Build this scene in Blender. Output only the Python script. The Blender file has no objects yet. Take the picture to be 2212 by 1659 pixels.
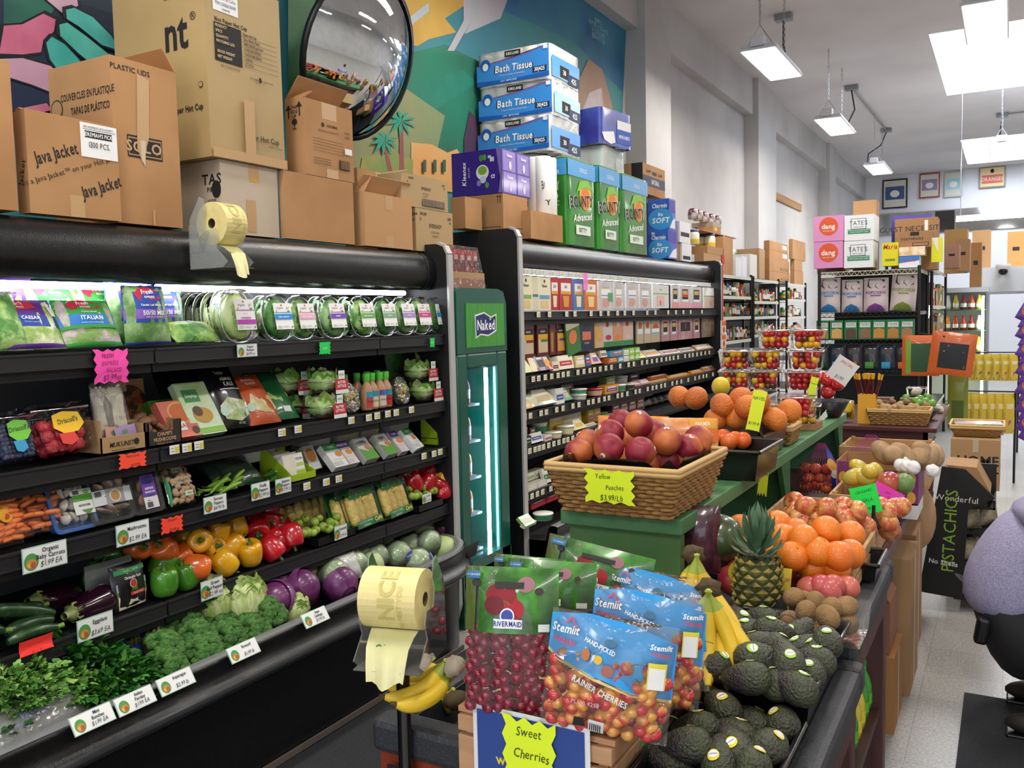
import bpy,math,random
from mathutils import Vector as V,Matrix as M
R=random.Random(11)
sc=bpy.context.scene
COL=sc.collection
PI=math.pi
F,PITCH,ROLL,VX,CH=1915.0,.0744,.0221,2182.6,1.62
YAW=math.atan((VX-1106)/F)
_fw=V((-math.sin(YAW)*math.cos(PITCH),math.cos(YAW)*math.cos(PITCH),-math.sin(PITCH)))
_r=V((math.cos(YAW),math.sin(YAW),0));_u=_r.cross(_fw)
_r,_u=(_r*math.cos(ROLL)-_u*math.sin(ROLL)),(_r*math.sin(ROLL)+_u*math.cos(ROLL))
cam=bpy.data.cameras.new('camera');cam.sensor_width=36;cam.lens=F/2212*36
cam.clip_start=.05;cam.clip_end=100
co=bpy.data.objects.new('camera',cam);COL.objects.link(co);sc.camera=co
co.matrix_world=M(((_r.x,_u.x,-_fw.x,0),(_r.y,_u.y,-_fw.y,0),(_r.z,_u.z,-_fw.z,CH),(0,0,0,1)))
OO=V((0,0,CH))
def at(px,py,x=None,y=None,z=None):
    """the point of the place seen at a pixel, on a plane x=, y= or z="""
    d=_fw+_r*((px-1106)/F)-_u*((py-829.5)/F)
    i,val=(0,x)if x is not None else(1,y)if y is not None else(2,z)
    return OO+d*((val-OO[i])/d[i])
def pj(p):
    v=V(p)-OO;k=v.dot(_fw)
    return 1106+F*v.dot(_r)/k,829.5-F*v.dot(_u)/k
def solve(fn,comp,target,lo,hi):
    a=pj(fn(lo))[comp]-target
    for _ in range(40):
        m=(lo+hi)/2;b=pj(fn(m))[comp]-target
        if(a<0)==(b<0):lo,a=m,b
        else:hi=m
    return(lo+hi)/2
w=bpy.data.worlds.new('sky');sc.world=w;w.use_nodes=True
w.node_tree.nodes['Background'].inputs[0].default_value=(.80,.88,1,1)
w.node_tree.nodes['Background'].inputs[1].default_value=1.6
sc.view_settings.view_transform='Standard';sc.view_settings.look='None'
sc.view_settings.exposure=1.0;sc.view_settings.gamma=1
sc.cycles.max_bounces=7;sc.cycles.diffuse_bounces=4;sc.cycles.glossy_bounces=3
sc.cycles.transmission_bounces=4;sc.cycles.transparent_max_bounces=14
sc.cycles.caustics_reflective=False;sc.cycles.caustics_refractive=False
sc.cycles.sample_clamp_indirect=4
LAMP_W,TUBE_W=20.0,13.0
MATS={}
def lin(h):
    h=h.lstrip('#')
    if len(h)==3:h=''.join(c*2 for c in h)
    out=[]
    for i in(0,2,4):
        c=int(h[i:i+2],16)/255
        out.append(c/12.92 if c<=.04045 else((c+.055)/1.055)**2.4)
    return(*out,1)
def mat(c,rough=.5,metal=0,coat=0,c2=None,ns=8,nd=3,bump=0,bs=60,ramp=(.4,.65),sss=0,emit=0,obj=True,stretch=None,spec=.5):
    """principled material; c2 = second colour mixed in by noise, bump = noise relief"""
    key=(c,rough,metal,coat,c2,ns,nd,bump,bs,ramp,sss,emit,obj,stretch,spec)
    if key in MATS:return MATS[key]
    m=bpy.data.materials.new('paint_'+c.lstrip('#'));m.use_nodes=True
    nt=m.node_tree;b=nt.nodes['Principled BSDF'];I=b.inputs
    I['Base Color'].default_value=lin(c);I['Roughness'].default_value=rough;I['Metallic'].default_value=metal
    I['Specular IOR Level'].default_value=spec
    if coat:I['Coat Weight'].default_value=coat;I['Coat Roughness'].default_value=.08
    if sss:
        I['Subsurface Weight'].default_value=sss;I['Subsurface Radius'].default_value=(.02,.01,.006);I['Subsurface Scale'].default_value=1
    if emit:
        I['Emission Color'].default_value=lin(c);I['Emission Strength'].default_value=emit
    if c2 or bump:
        tc=nt.nodes.new('ShaderNodeTexCoord');src=tc.outputs['Object']
        if stretch:
            mp=nt.nodes.new('ShaderNodeMapping');mp.inputs['Scale'].default_value=stretch
            nt.links.new(src,mp.inputs[0]);src=mp.outputs[0]
    if c2:
        n=nt.nodes.new('ShaderNodeTexNoise');n.inputs['Scale'].default_value=ns;n.inputs['Detail'].default_value=nd
        nt.links.new(src,n.inputs['Vector'])
        oi=None
        r=nt.nodes.new('ShaderNodeValToRGB');r.color_ramp.elements[0].position,r.color_ramp.elements[1].position=ramp
        r.color_ramp.elements[0].color=lin(c);r.color_ramp.elements[1].color=lin(c2)
        nt.links.new(n.outputs[0],r.inputs[0]);nt.links.new(r.outputs[0],I['Base Color'])
    if bump:
        n=nt.nodes.new('ShaderNodeTexNoise');n.inputs['Scale'].default_value=bs;n.inputs['Detail'].default_value=2
        nt.links.new(src,n.inputs['Vector'])
        bn=nt.nodes.new('ShaderNodeBump');bn.inputs['Strength'].default_value=bump;bn.inputs['Distance'].default_value=.01
        nt.links.new(n.outputs[0],bn.inputs['Height']);nt.links.new(bn.outputs[0],I['Normal'])
    MATS[key]=m
    return m
def film(tint='ffffff',fac=.12,rough=.12,haze=0.0,bump=.35,bs=30):
    """thin clear plastic: mostly see-through with a wrinkled sheen"""
    key=('film',tint,fac,rough,haze,bump,bs)
    if key in MATS:return MATS[key]
    m=bpy.data.materials.new('clear_film');m.use_nodes=True;nt=m.node_tree
    for n in list(nt.nodes):nt.nodes.remove(n)
    o=nt.nodes.new('ShaderNodeOutputMaterial');t=nt.nodes.new('ShaderNodeBsdfTransparent')
    t.inputs[0].default_value=lin(tint)
    g=nt.nodes.new('ShaderNodeBsdfGlossy');g.inputs['Roughness'].default_value=rough
    g.inputs[0].default_value=(1,1,1,1)
    lw=nt.nodes.new('ShaderNodeLayerWeight');lw.inputs[0].default_value=fac
    mx=nt.nodes.new('ShaderNodeMixShader')
    nt.links.new(lw.outputs['Fresnel'],mx.inputs[0])
    top=t
    if haze:
        d=nt.nodes.new('ShaderNodeBsdfDiffuse');d.inputs[0].default_value=lin('f4f4f0')
        mh=nt.nodes.new('ShaderNodeMixShader');mh.inputs[0].default_value=haze
        nt.links.new(t.outputs[0],mh.inputs[1]);nt.links.new(d.outputs[0],mh.inputs[2]);top=mh
    nt.links.new(top.outputs[0],mx.inputs[1]);nt.links.new(g.outputs[0],mx.inputs[2])
    if bump:
        tc=nt.nodes.new('ShaderNodeTexCoord');n=nt.nodes.new('ShaderNodeTexNoise');n.inputs['Scale'].default_value=bs
        bn=nt.nodes.new('ShaderNodeBump');bn.inputs['Strength'].default_value=bump;bn.inputs['Distance'].default_value=.01
        nt.links.new(tc.outputs['Object'],n.inputs['Vector']);nt.links.new(n.outputs[0],bn.inputs['Height'])
        nt.links.new(bn.outputs[0],g.inputs['Normal']);nt.links.new(bn.outputs[0],lw.inputs['Normal'])
    nt.links.new(mx.outputs[0],o.inputs[0])
    MATS[key]=m
    return m
def glow(c,s):
    key=('glow',c,s)
    if key in MATS:return MATS[key]
    m=bpy.data.materials.new('light_'+c.lstrip('#'));m.use_nodes=True;nt=m.node_tree
    b=nt.nodes['Principled BSDF'];nt.nodes.remove(b)
    e=nt.nodes.new('ShaderNodeEmission');e.inputs[0].default_value=lin(c);e.inputs[1].default_value=s
    nt.links.new(e.outputs[0],nt.nodes['Material Output'].inputs[0])
    MATS[key]=m
    return m
CARD=lambda c='b98d62':mat(c,.85,c2='a97d55' if c=='b98d62' else None,ns=3,bump=.03,bs=25,spec=.2)
BLACK=mat('0e0e0f',.35);BLKM=mat('141415',.55);INK=mat('1c1a19',.7);WHITE=mat('eeeeec',.5);CLEAR=film()
STEEL=mat('b9babd',.32,.9);ALU=mat('c4c3c1',.4,.25)
GL={}
def _glyphs():
    chars=''.join(chr(i)for i in range(33,127))+'\u00ae\u2122\u00c0\u00c9\u00c1\u00e9\u00b0'
    objs=[]
    for bold in(0,1,-1):
        for ch in chars:
            c=bpy.data.curves.new('glyph','FONT');c.body=ch;c.size=1;c.resolution_u=2
            c.offset=(.022 if bold==1 else-.012 if bold==-1 else 0)
            o=bpy.data.objects.new('glyph',c);COL.objects.link(o);objs.append((bold,ch,o))
    dg=bpy.context.evaluated_depsgraph_get()
    for bold,ch,o in objs:
        me=o.evaluated_get(dg).to_mesh()
        vs=[(q.co.x,q.co.y)for q in me.vertices];fs=[tuple(p.vertices)for p in me.polygons]
        wd=max([q[0]for q in vs]or[0])
        GL[(bold,ch)]=(vs,fs,wd+.05)
        o.evaluated_get(dg).to_mesh_clear()
    for _,_,o in objs:
        c=o.data;bpy.data.objects.remove(o);bpy.data.curves.remove(c)
_glyphs()
class MB:
    """collects shapes and builds them as ONE mesh object"""
    def __init__(s):s.v,s.f,s.mi,s.sm,s.mats=[],[],[],[],[]
    def add(s,vs,fs,m,sm=False,X=None):
        if m not in s.mats:s.mats.append(m)
        k=s.mats.index(m);n=len(s.v)
        s.v+=[X@V(p)for p in vs]if X is not None else[V(p)for p in vs]
        for f in fs:s.f.append([n+i for i in f]);s.mi.append(k);s.sm.append(sm)
        return s
    def box(s,x0,y0,z0,x1,y1,z1,m,X=None):
        return s.add([(x,y,z)for z in(z0,z1)for x,y in((x0,y0),(x1,y0),(x1,y1),(x0,y1))],
[(3,2,1,0),(4,5,6,7),(0,1,5,4),(1,2,6,5),(2,3,7,6),(3,0,4,7)],m,X=X)
    def frustum(s,w0,d0,w1,d1,h,m,X=None,open_top=False,z0=0):
        vs=[(sx*w/2,sy*d/2,z)for z,w,d in((z0,w0,d0),(z0+h,w1,d1))for sx,sy in((-1,-1),(1,-1),(1,1),(-1,1))]
        fs=[(3,2,1,0),(0,1,5,4),(1,2,6,5),(2,3,7,6),(3,0,4,7)]+([]if open_top else[(4,5,6,7)])
        return s.add(vs,fs,m,X=X)
    def grid(s,fn,nu,nv,m,sm=True,wrap=False,X=None):
        vs=[fn(i/nu,j/nv)for j in range(nv+1)for i in range(nu+(0 if wrap else 1))]
        k=nu if wrap else nu+1
        fs=[(j*k+i,j*k+(i+1)%k,(j+1)*k+(i+1)%k,(j+1)*k+i)for j in range(nv)for i in range(nu)]
        return s.add(vs,fs,m,sm,X)
    def lathe(s,prof,m,n=16,X=None,fn=None,sm=True):
        def g(u,v):
            j=round(v*(len(prof)-1));r,z=prof[j];a=u*2*PI
            if fn:r=r*fn(a,v)
            return(r*math.cos(a),r*math.sin(a),z)
        return s.grid(g,n,len(prof)-1,m,sm,True,X)
    def ell(s,c,r,m,nu=14,nv=9,X=None,fn=None):
        rx,ry,rz=(r,r,r)if isinstance(r,(int,float))else r
        def g(u,v):
            a=u*2*PI;t=(v-.5)*PI
            k=fn(a,t)if fn else 1
            return(c[0]+k*rx*math.cos(t)*math.cos(a),c[1]+k*ry*math.cos(t)*math.sin(a),c[2]+k*rz*math.sin(t))
        return s.grid(g,nu,nv,m,True,True,X)
    def tube(s,pts,r,m,n=8,cap=True,X=None,sm=True,flat=1.0):
        P=[V(p)for p in pts];k=len(P);rs=r if isinstance(r,(list,tuple))else[r]*k
        vs=[];up=None
        for i in range(k):
            t=(P[min(i+1,k-1)]-P[max(i-1,0)])
            t=t.normalized()if t.length else V((0,0,1))
            if up is None:up=V((0,0,1))if abs(t.z)<.9 else V((1,0,0))
            a=t.cross(up)
            a=a.normalized()if a.length>1e-6 else V((1,0,0))
            b=a.cross(t).normalized();up=b
            vs+=[P[i]+(a*math.cos(q*2*PI/n)+b*math.sin(q*2*PI/n)*flat)*rs[i]for q in range(n)]
        fs=[(i*n+q,i*n+(q+1)%n,(i+1)*n+(q+1)%n,(i+1)*n+q)for i in range(k-1)for q in range(n)]
        s.add(vs,fs,m,sm,X)
        if cap:s.add(vs[:n],[tuple(range(n))[::-1]],m,False,X);s.add(vs[-n:],[tuple(range(n))],m,False,X)
        return s
    def prism(s,pts,h,m,X=None):
        """polygon in local xy extruded along z by h"""
        n=len(pts);vs=[(x,y,0)for x,y in pts]+[(x,y,h)for x,y in pts]
        return s.add(vs,[tuple(range(n))[::-1],tuple(range(n,2*n))]+[(i,(i+1)%n,n+(i+1)%n,n+i)for i in range(n)],m,X=X)
    def build(s,name,parent=None,loc=None,rot=None,bev=0):
        me=bpy.data.meshes.new(name);me.from_pydata([tuple(p)for p in s.v],[],s.f)
        for m in s.mats:me.materials.append(m)
        me.polygons.foreach_set('material_index',s.mi);me.polygons.foreach_set('use_smooth',s.sm);me.update()
        o=bpy.data.objects.new(name,me);COL.objects.link(o)
        if parent is not None:o.parent=parent
        if loc is not None:o.location=loc
        if rot is not None:o.rotation_euler=rot
        if bev:
            b=o.modifiers.new('bevel','BEVEL');b.width=bev;b.segments=2;b.limit_method='ANGLE';b.angle_limit=1
        return o
def fr(o,r,u):
    r,u=V(r).normalized(),V(u).normalized();n=r.cross(u);o=V(o)
    return M(((r.x,u.x,n.x,o.x),(r.y,u.y,n.y,o.y),(r.z,u.z,n.z,o.z),(0,0,0,1)))
def RZ(a):return M.Rotation(a,4,'Z')
def RX(a):return M.Rotation(a,4,'X')
def RY(a):return M.Rotation(a,4,'Y')
def TR(x,y,z):return M.Translation((x,y,z))
def flatS(X):return lambda x,y,h:X@V((x,y,h))
def ink(c):return mat(c,.6)if isinstance(c,str)else c
def deco(mb,S,items,sub=1,h0=.0006,dh=.0004):
    """printed shapes and writing laid on a surface S(x, y, h): r=rect e=ellipse p=polygon l=line t=text"""
    h=h0
    for it in items:
        k=it[0]
        if k=='r':
            _,x0,y0,x1,y1,c=it
            mb.grid(lambda u,v:S(x0+(x1-x0)*u,y0+(y1-y0)*v,h),sub,sub,ink(c),sub>1)
        elif k=='e':
            _,cx,cy,rx,ry,c=it;n=20
            mb.add([S(cx,cy,h)]+[S(cx+rx*math.cos(a*2*PI/n),cy+ry*math.sin(a*2*PI/n),h)for a in range(n)],
[(0,1+a,1+(a+1)%n)for a in range(n)],ink(c),sub>1)
        elif k=='p':
            _,pts,c=it
            cx,cy=sum(p[0]for p in pts)/len(pts),sum(p[1]for p in pts)/len(pts);n=len(pts)
            mb.add([S(cx,cy,h)]+[S(x,y,h)for x,y in pts],[(0,1+a,1+(a+1)%n)for a in range(n)],ink(c),sub>1)
        elif k=='l':
            _,x0,y0,x1,y1,wd,c=it
            dx,dy=x1-x0,y1-y0;L=math.hypot(dx,dy)or 1;nx,ny=-dy/L*wd/2,dx/L*wd/2
            mb.add([S(x0+nx,y0+ny,h),S(x0-nx,y0-ny,h),S(x1-nx,y1-ny,h),S(x1+nx,y1+ny,h)],[(0,1,2,3)],ink(c))
        elif k=='t':
            _,txt,cx,cy,size,c=it[:6];o=it[6]if len(it)>6 else{}
            bold=o.get('b',0);sl=o.get('sl',0);sx=o.get('sx',1);ang=o.get('a',0);jit=o.get('j',0);al=o.get('al','c');trk=o.get('k',0)
            x=0;parts=[]
            for ch in txt:
                if ch==' ':x+=.3+trk;continue
                g=GL.get((bold,ch))
                if not g:continue
                dy=R.uniform(-jit,jit);da=R.uniform(-jit,jit)*1.2
                parts.append((g,x,dy,da));x+=g[2]+trk
            tot=x*size*sx;ofs=0 if al=='l' else-tot if al=='r' else-tot/2
            ca,sa=math.cos(ang),math.sin(ang)
            vs,fs=[],[]
            for g,gx,dy,da in parts:
                n=len(vs)
                for px,py in g[0]:
                    if da:px,py=px-py*da,py+(px-.3)*da
                    X_=ofs+(gx+px+sl*py)*size*sx;Y_=(py+dy-.33)*size
                    vs.append(S(cx+X_*ca-Y_*sa,cy+X_*sa+Y_*ca,h))
                fs+=[tuple(i+n for i in f)for f in g[1]]
            mb.add(vs,fs,ink(c))
        h+=dh
    return mb
def tag(o,label=None,cat=None,group=None,kind=None):
    if label:o['label']=label
    if cat:o['category']=cat
    if group:o['group']=group
    if kind:o['kind']=kind
    return o
def E(name,label,cat,loc=(0,0,0),rz=0,group=None,tilt=0):
    o=bpy.data.objects.new(name,None);COL.objects.link(o);o.empty_display_size=.05
    o.location=loc;o.rotation_euler=(tilt,0,rz)
    return tag(o,label,cat,group)
KIDS={}
def kids(o):
    return[c for c in bpy.data.objects if c.parent==o]
def T(name,mb,label,cat,loc=(0,0,0),rot=(0,0,0),group=None,bev=0):
    return tag(mb.build(name,None,loc,rot,bev),label,cat,group)
def dup(src,ch,loc,rot,label,group=None):
    """copy of a thing and of its listed parts (part, [sub-parts])"""
    r=src.copy();COL.objects.link(r);r.location=loc;r.rotation_euler=rot;r['label']=label
    if group:r['group']=group
    for c in ch:
        sub=[]
        if isinstance(c,tuple):c,sub=c
        k=c.copy();COL.objects.link(k);k.parent=r
        for g in sub:
            q=g.copy();COL.objects.link(q);q.parent=k
    return r
def struct(name,mb,bev=0):
    return tag(mb.build(name,bev=bev),kind='structure')
ORD=['first','second','third','fourth','fifth','sixth','seventh','eighth','ninth','tenth','eleventh','twelfth','thirteenth','fourteenth','fifteenth','sixteenth','seventeenth','eighteenth','nineteenth','twentieth']
ORD+=['twenty-'+o for o in ORD[:9]]+['thirtieth']+['thirty-'+o for o in ORD[:9]]
# ================================================================ the room
XW,ZC,YB=-3.3,4.87,23.7
plaster=mat('c4c2c1',.9,c2='b2b0af',ns=1.2,nd=6,ramp=(.45,.8),bump=.03,bs=20)
ceil_m=mat('d6d2d1',.95,c2='cbc7c6',ns=.7,nd=5)
tile=bpy.data.materials.new('vinyl_tile');tile.use_nodes=True
nt=tile.node_tree;b=nt.nodes['Principled BSDF'];b.inputs['Roughness'].default_value=.35
tc=nt.nodes.new('ShaderNodeTexCoord');bk=nt.nodes.new('ShaderNodeTexBrick');bk.offset=0;bk.squash=1
for k,v in(('Scale',1),('Mortar Size',.0016),('Brick Width',.305),('Row Height',.305)):bk.inputs[k].default_value=v
bk.inputs['Color1'].default_value=lin('b4b2af');bk.inputs['Color2'].default_value=lin('adaba8');bk.inputs['Mortar'].default_value=lin('8d8a86')
nz=nt.nodes.new('ShaderNodeTexNoise');nz.inputs['Scale'].default_value=90;nz.inputs['Detail'].default_value=5
cr=nt.nodes.new('ShaderNodeValToRGB');cr.color_ramp.elements[0].position=.42;cr.color_ramp.elements[1].position=.6
cr.color_ramp.elements[0].color=lin('dddbd8');cr.color_ramp.elements[1].color=(1,1,1,1)
mx=nt.nodes.new('ShaderNodeMix');mx.data_type='RGBA';mx.blend_type='MULTIPLY';mx.inputs[0].default_value=1
nt.links.new(tc.outputs['Object'],bk.inputs['Vector']);nt.links.new(tc.outputs['Object'],nz.inputs['Vector'])
nt.links.new(nz.outputs[0],cr.inputs[0]);nt.links.new(bk.outputs[0],mx.inputs[6]);nt.links.new(cr.outputs[0],mx.inputs[7])
nt.links.new(mx.outputs[2],b.inputs['Base Color'])
struct('floor',MB().box(XW-.2,-6,-.1,5.2,YB+.2,0,tile))
b=MB().box(XW-.2,-6,0,XW,YB,ZC,plaster)
struct('wall_left',b)
b=MB().box(XW,-6,4.37,XW+.13,YB,ZC,plaster)
struct('trim_1',b)
for i,(y0,y1)in enumerate(((8.27,9.0),(12.68,13.75),(18.3,19.0))):
    struct('trim_%d'%(i+2),MB().box(XW,y0,0,XW+.2,y1,ZC,plaster))
struct('wall_right',MB().box(5,-6,0,5.2,YB,ZC,plaster))
wb=MB().box(XW,YB,0,5.2,YB+.2,ZC,mat('e3e4e8',.9))
struct('wall_back',wb)
wf=MB()
for x0,x1 in((XW,-2.9),(-.3,.3),(4.6,5.2)):wf.box(x0,-6.2,0,x1,-6,ZC,plaster)
wf.box(XW,-6.2,3.9,5.2,-6,ZC,plaster);wf.box(XW,-6.2,0,5.2,-6,.4,plaster)
struct('wall_front',wf)
sk=[(-.92,11.9,.9,15.4),(-.9,19.6,.95,22.95)]
cb=MB()
ys=[-6.2,11.9,15.4,19.6,22.95,YB+.2]
for i in range(5):
    y0,y1=ys[i],ys[i+1]
    if i in(1,3):
        cb.box(XW-.2,y0,ZC,-.9,y1,ZC+.1,ceil_m);cb.box(.9,y0,ZC,5.2,y1,ZC+.1,ceil_m)
    else:cb.box(XW-.2,y0,ZC,5.2,y1,ZC+.1,ceil_m)
struct('ceiling',cb)
for i,(x0,y0,x1,y1)in enumerate(((-.9,11.9,.9,15.4),(-.9,19.6,.9,22.95))):
    wm=mat('eef0f4',.8)
    q=MB()
    q.box(x0-.05,y0,ZC+.1,x0,y1,ZC+1.0,wm);q.box(x1,y0,ZC+.1,x1+.05,y1,ZC+1.0,wm)
    q.box(x0,y0-.05,ZC+.1,x1,y0,ZC+1.0,wm);q.box(x0,y1,ZC+.1,x1,y1+.05,ZC+1.0,wm)
    struct('window_%d'%(i+1),q)
    L=bpy.data.lights.new('skylight','AREA');L.shape='RECTANGLE';L.size=1.7;L.size_y=y1-y0-.1
    L.energy=(170,110)[i];L.color=(.86,.92,1)
    lo=bpy.data.objects.new('skylight',L);COL.objects.link(lo);lo.location=(0,(y0+y1)/2,ZC+.98)
def make_lamp(x,y,z=4.0,label='',chain_to=ZC,jb=None,cord=None):
    e=E('hanging_lamp',label,'lamp',(x,y,z))
    wp=mat('e4e4e6',.4)
    h=MB()
    h.prism([(-.17,-.6),(.17,-.6),(.17,.6),(-.17,.6)],.025,wp)
    h.prism([(-.155,-.57),(.155,-.57),(.155,.57),(-.155,.57)],.03,wp,TR(0,0,.025))
    h.box(-.06,-.62,.03,.06,-.5,.12,wp);h.box(-.06,.5,.03,.06,.62,.12,wp)
    h.build('housing',e,bev=.008)
    MB().add([(-.15,-.58,-.002),(-.15,.58,-.002),(.15,.58,-.002),(.15,-.58,-.002)],[(0,1,2,3)],glow('fff9f0',LAMP_W)).build('diffuser',e)
    zt=chain_to-z
    for s in(-1,1):
        c=MB()
        for sx in(-1,1):c.tube([(sx*.12,s*.5,.05),(0,s*.5,.24)],.004,STEEL,5)
        n=int((zt-.24)/.03)
        for i in range(n):
            zz=.24+i*.03;o_=.008 if i%2 else 0;q=.008-o_
            c.tube([(o_,s*.5+q,zz),(o_,s*.5+q,zz+.034)],.0032,STEEL,4);c.tube([(-o_,s*.5-q,zz),(-o_,s*.5-q,zz+.034)],.0032,STEEL,4)
        c.build('chain',e)
    return e
LAMPS=[(-2.04,8.9,'nearest hanging white LED lamp on chains, close to the left wall'),(-2.02,12.3,'second hanging LED lamp along the left wall, in front of the wall pilaster'),
(-2.0,16.45,'farthest LED lamp of the left row, above the pink snack cartons'),(-.22,8.65,'large LED lamp hanging in front of the first skylight'),
(-.15,15.6,'LED lamp hanging just before the far skylight')]
LE=[make_lamp(x,y,label=l)for x,y,l in LAMPS]
for y in(5.0,1.2,-2.6):
    tag(make_lamp(-2.04,y,label='LED lamp of the left row above the produce cooler'),group='lamps out of sight over the left aisle')
    tag(make_lamp(-.2,y,label='LED lamp of the middle row above the display tables'),group='lamps out of sight over the tables')
for y in(-2,2,6,10,14,18):tag(make_lamp(2.6,y,label='LED lamp over the right part of the shop'),group='lamps over the right part of the shop')
grey=mat('8c9094',.5,.3)
JB=[(-2.22,10.2),(-2.06,13.9),(-2.0,17.5),(-.17,17.3)]
JL=['grey junction box on the ceiling beyond the nearest lamp','grey junction box on the ceiling where a conduit starts','grey junction box at the far end of the ceiling conduit','grey junction box on the ceiling above the lamp by the far skylight']
CD=[[(-2.22,10.2,4.8),(-2.2,10.1,4.5),(-2.1,9.9,4.2),(-2.04,9.5,4.06)],[(-2.06,13.9,4.8),(-2.0,13.8,4.5),(-2.05,13.5,4.25),(-2.02,12.95,4.06)],
[(-2.0,17.5,4.8),(-2.1,17.6,4.6),(-2.3,17.5,4.45),(-2.3,17.4,4.25),(-2.0,17.05,4.06)],[(-.17,17.3,4.8),(-.2,17.2,4.5),(-.18,16.9,4.2),(-.15,16.2,4.06)]]
for(x,y),l,cd in zip(JB,JL,CD):
    e=E('junction_box',l,'junction box',(x,y,ZC))
    MB().box(-.09,-.06,-.07,.09,.06,0,grey).build('box',e,bev=.006)
    k=JL.index(l);k=(0,1,2,4)[k];lx,ly=LAMPS[k][:2]
    MB().tube([(p[0]-lx,p[1]-ly,p[2]-4.0)for p in cd],.011,mat('26272a',.5),6).build('cord',LE[k])
T('conduit',MB().tube([(-2.06,13.95,4.84),(-2.0,17.45,4.84)],.014,grey,6),'grey metal conduit running along the ceiling between two junction boxes','conduit')
T('conduit',MB().tube([(-.1,17.3,4.84),(1.4,17.2,4.84)],.014,grey,6),'grey metal conduit on the ceiling leading right from the far junction box','conduit')
T('coat_board',MB().box(XW+.2-.2,14.2,3.4,XW+.03,16.5,3.52,mat('a9804f',.7,c2='93693e',ns=3,stretch=(1,.2,6))),'bare brown wooden board fixed high on the white left wall','board')
for i,(y0,y1,z)in enumerate(()):pass
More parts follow.
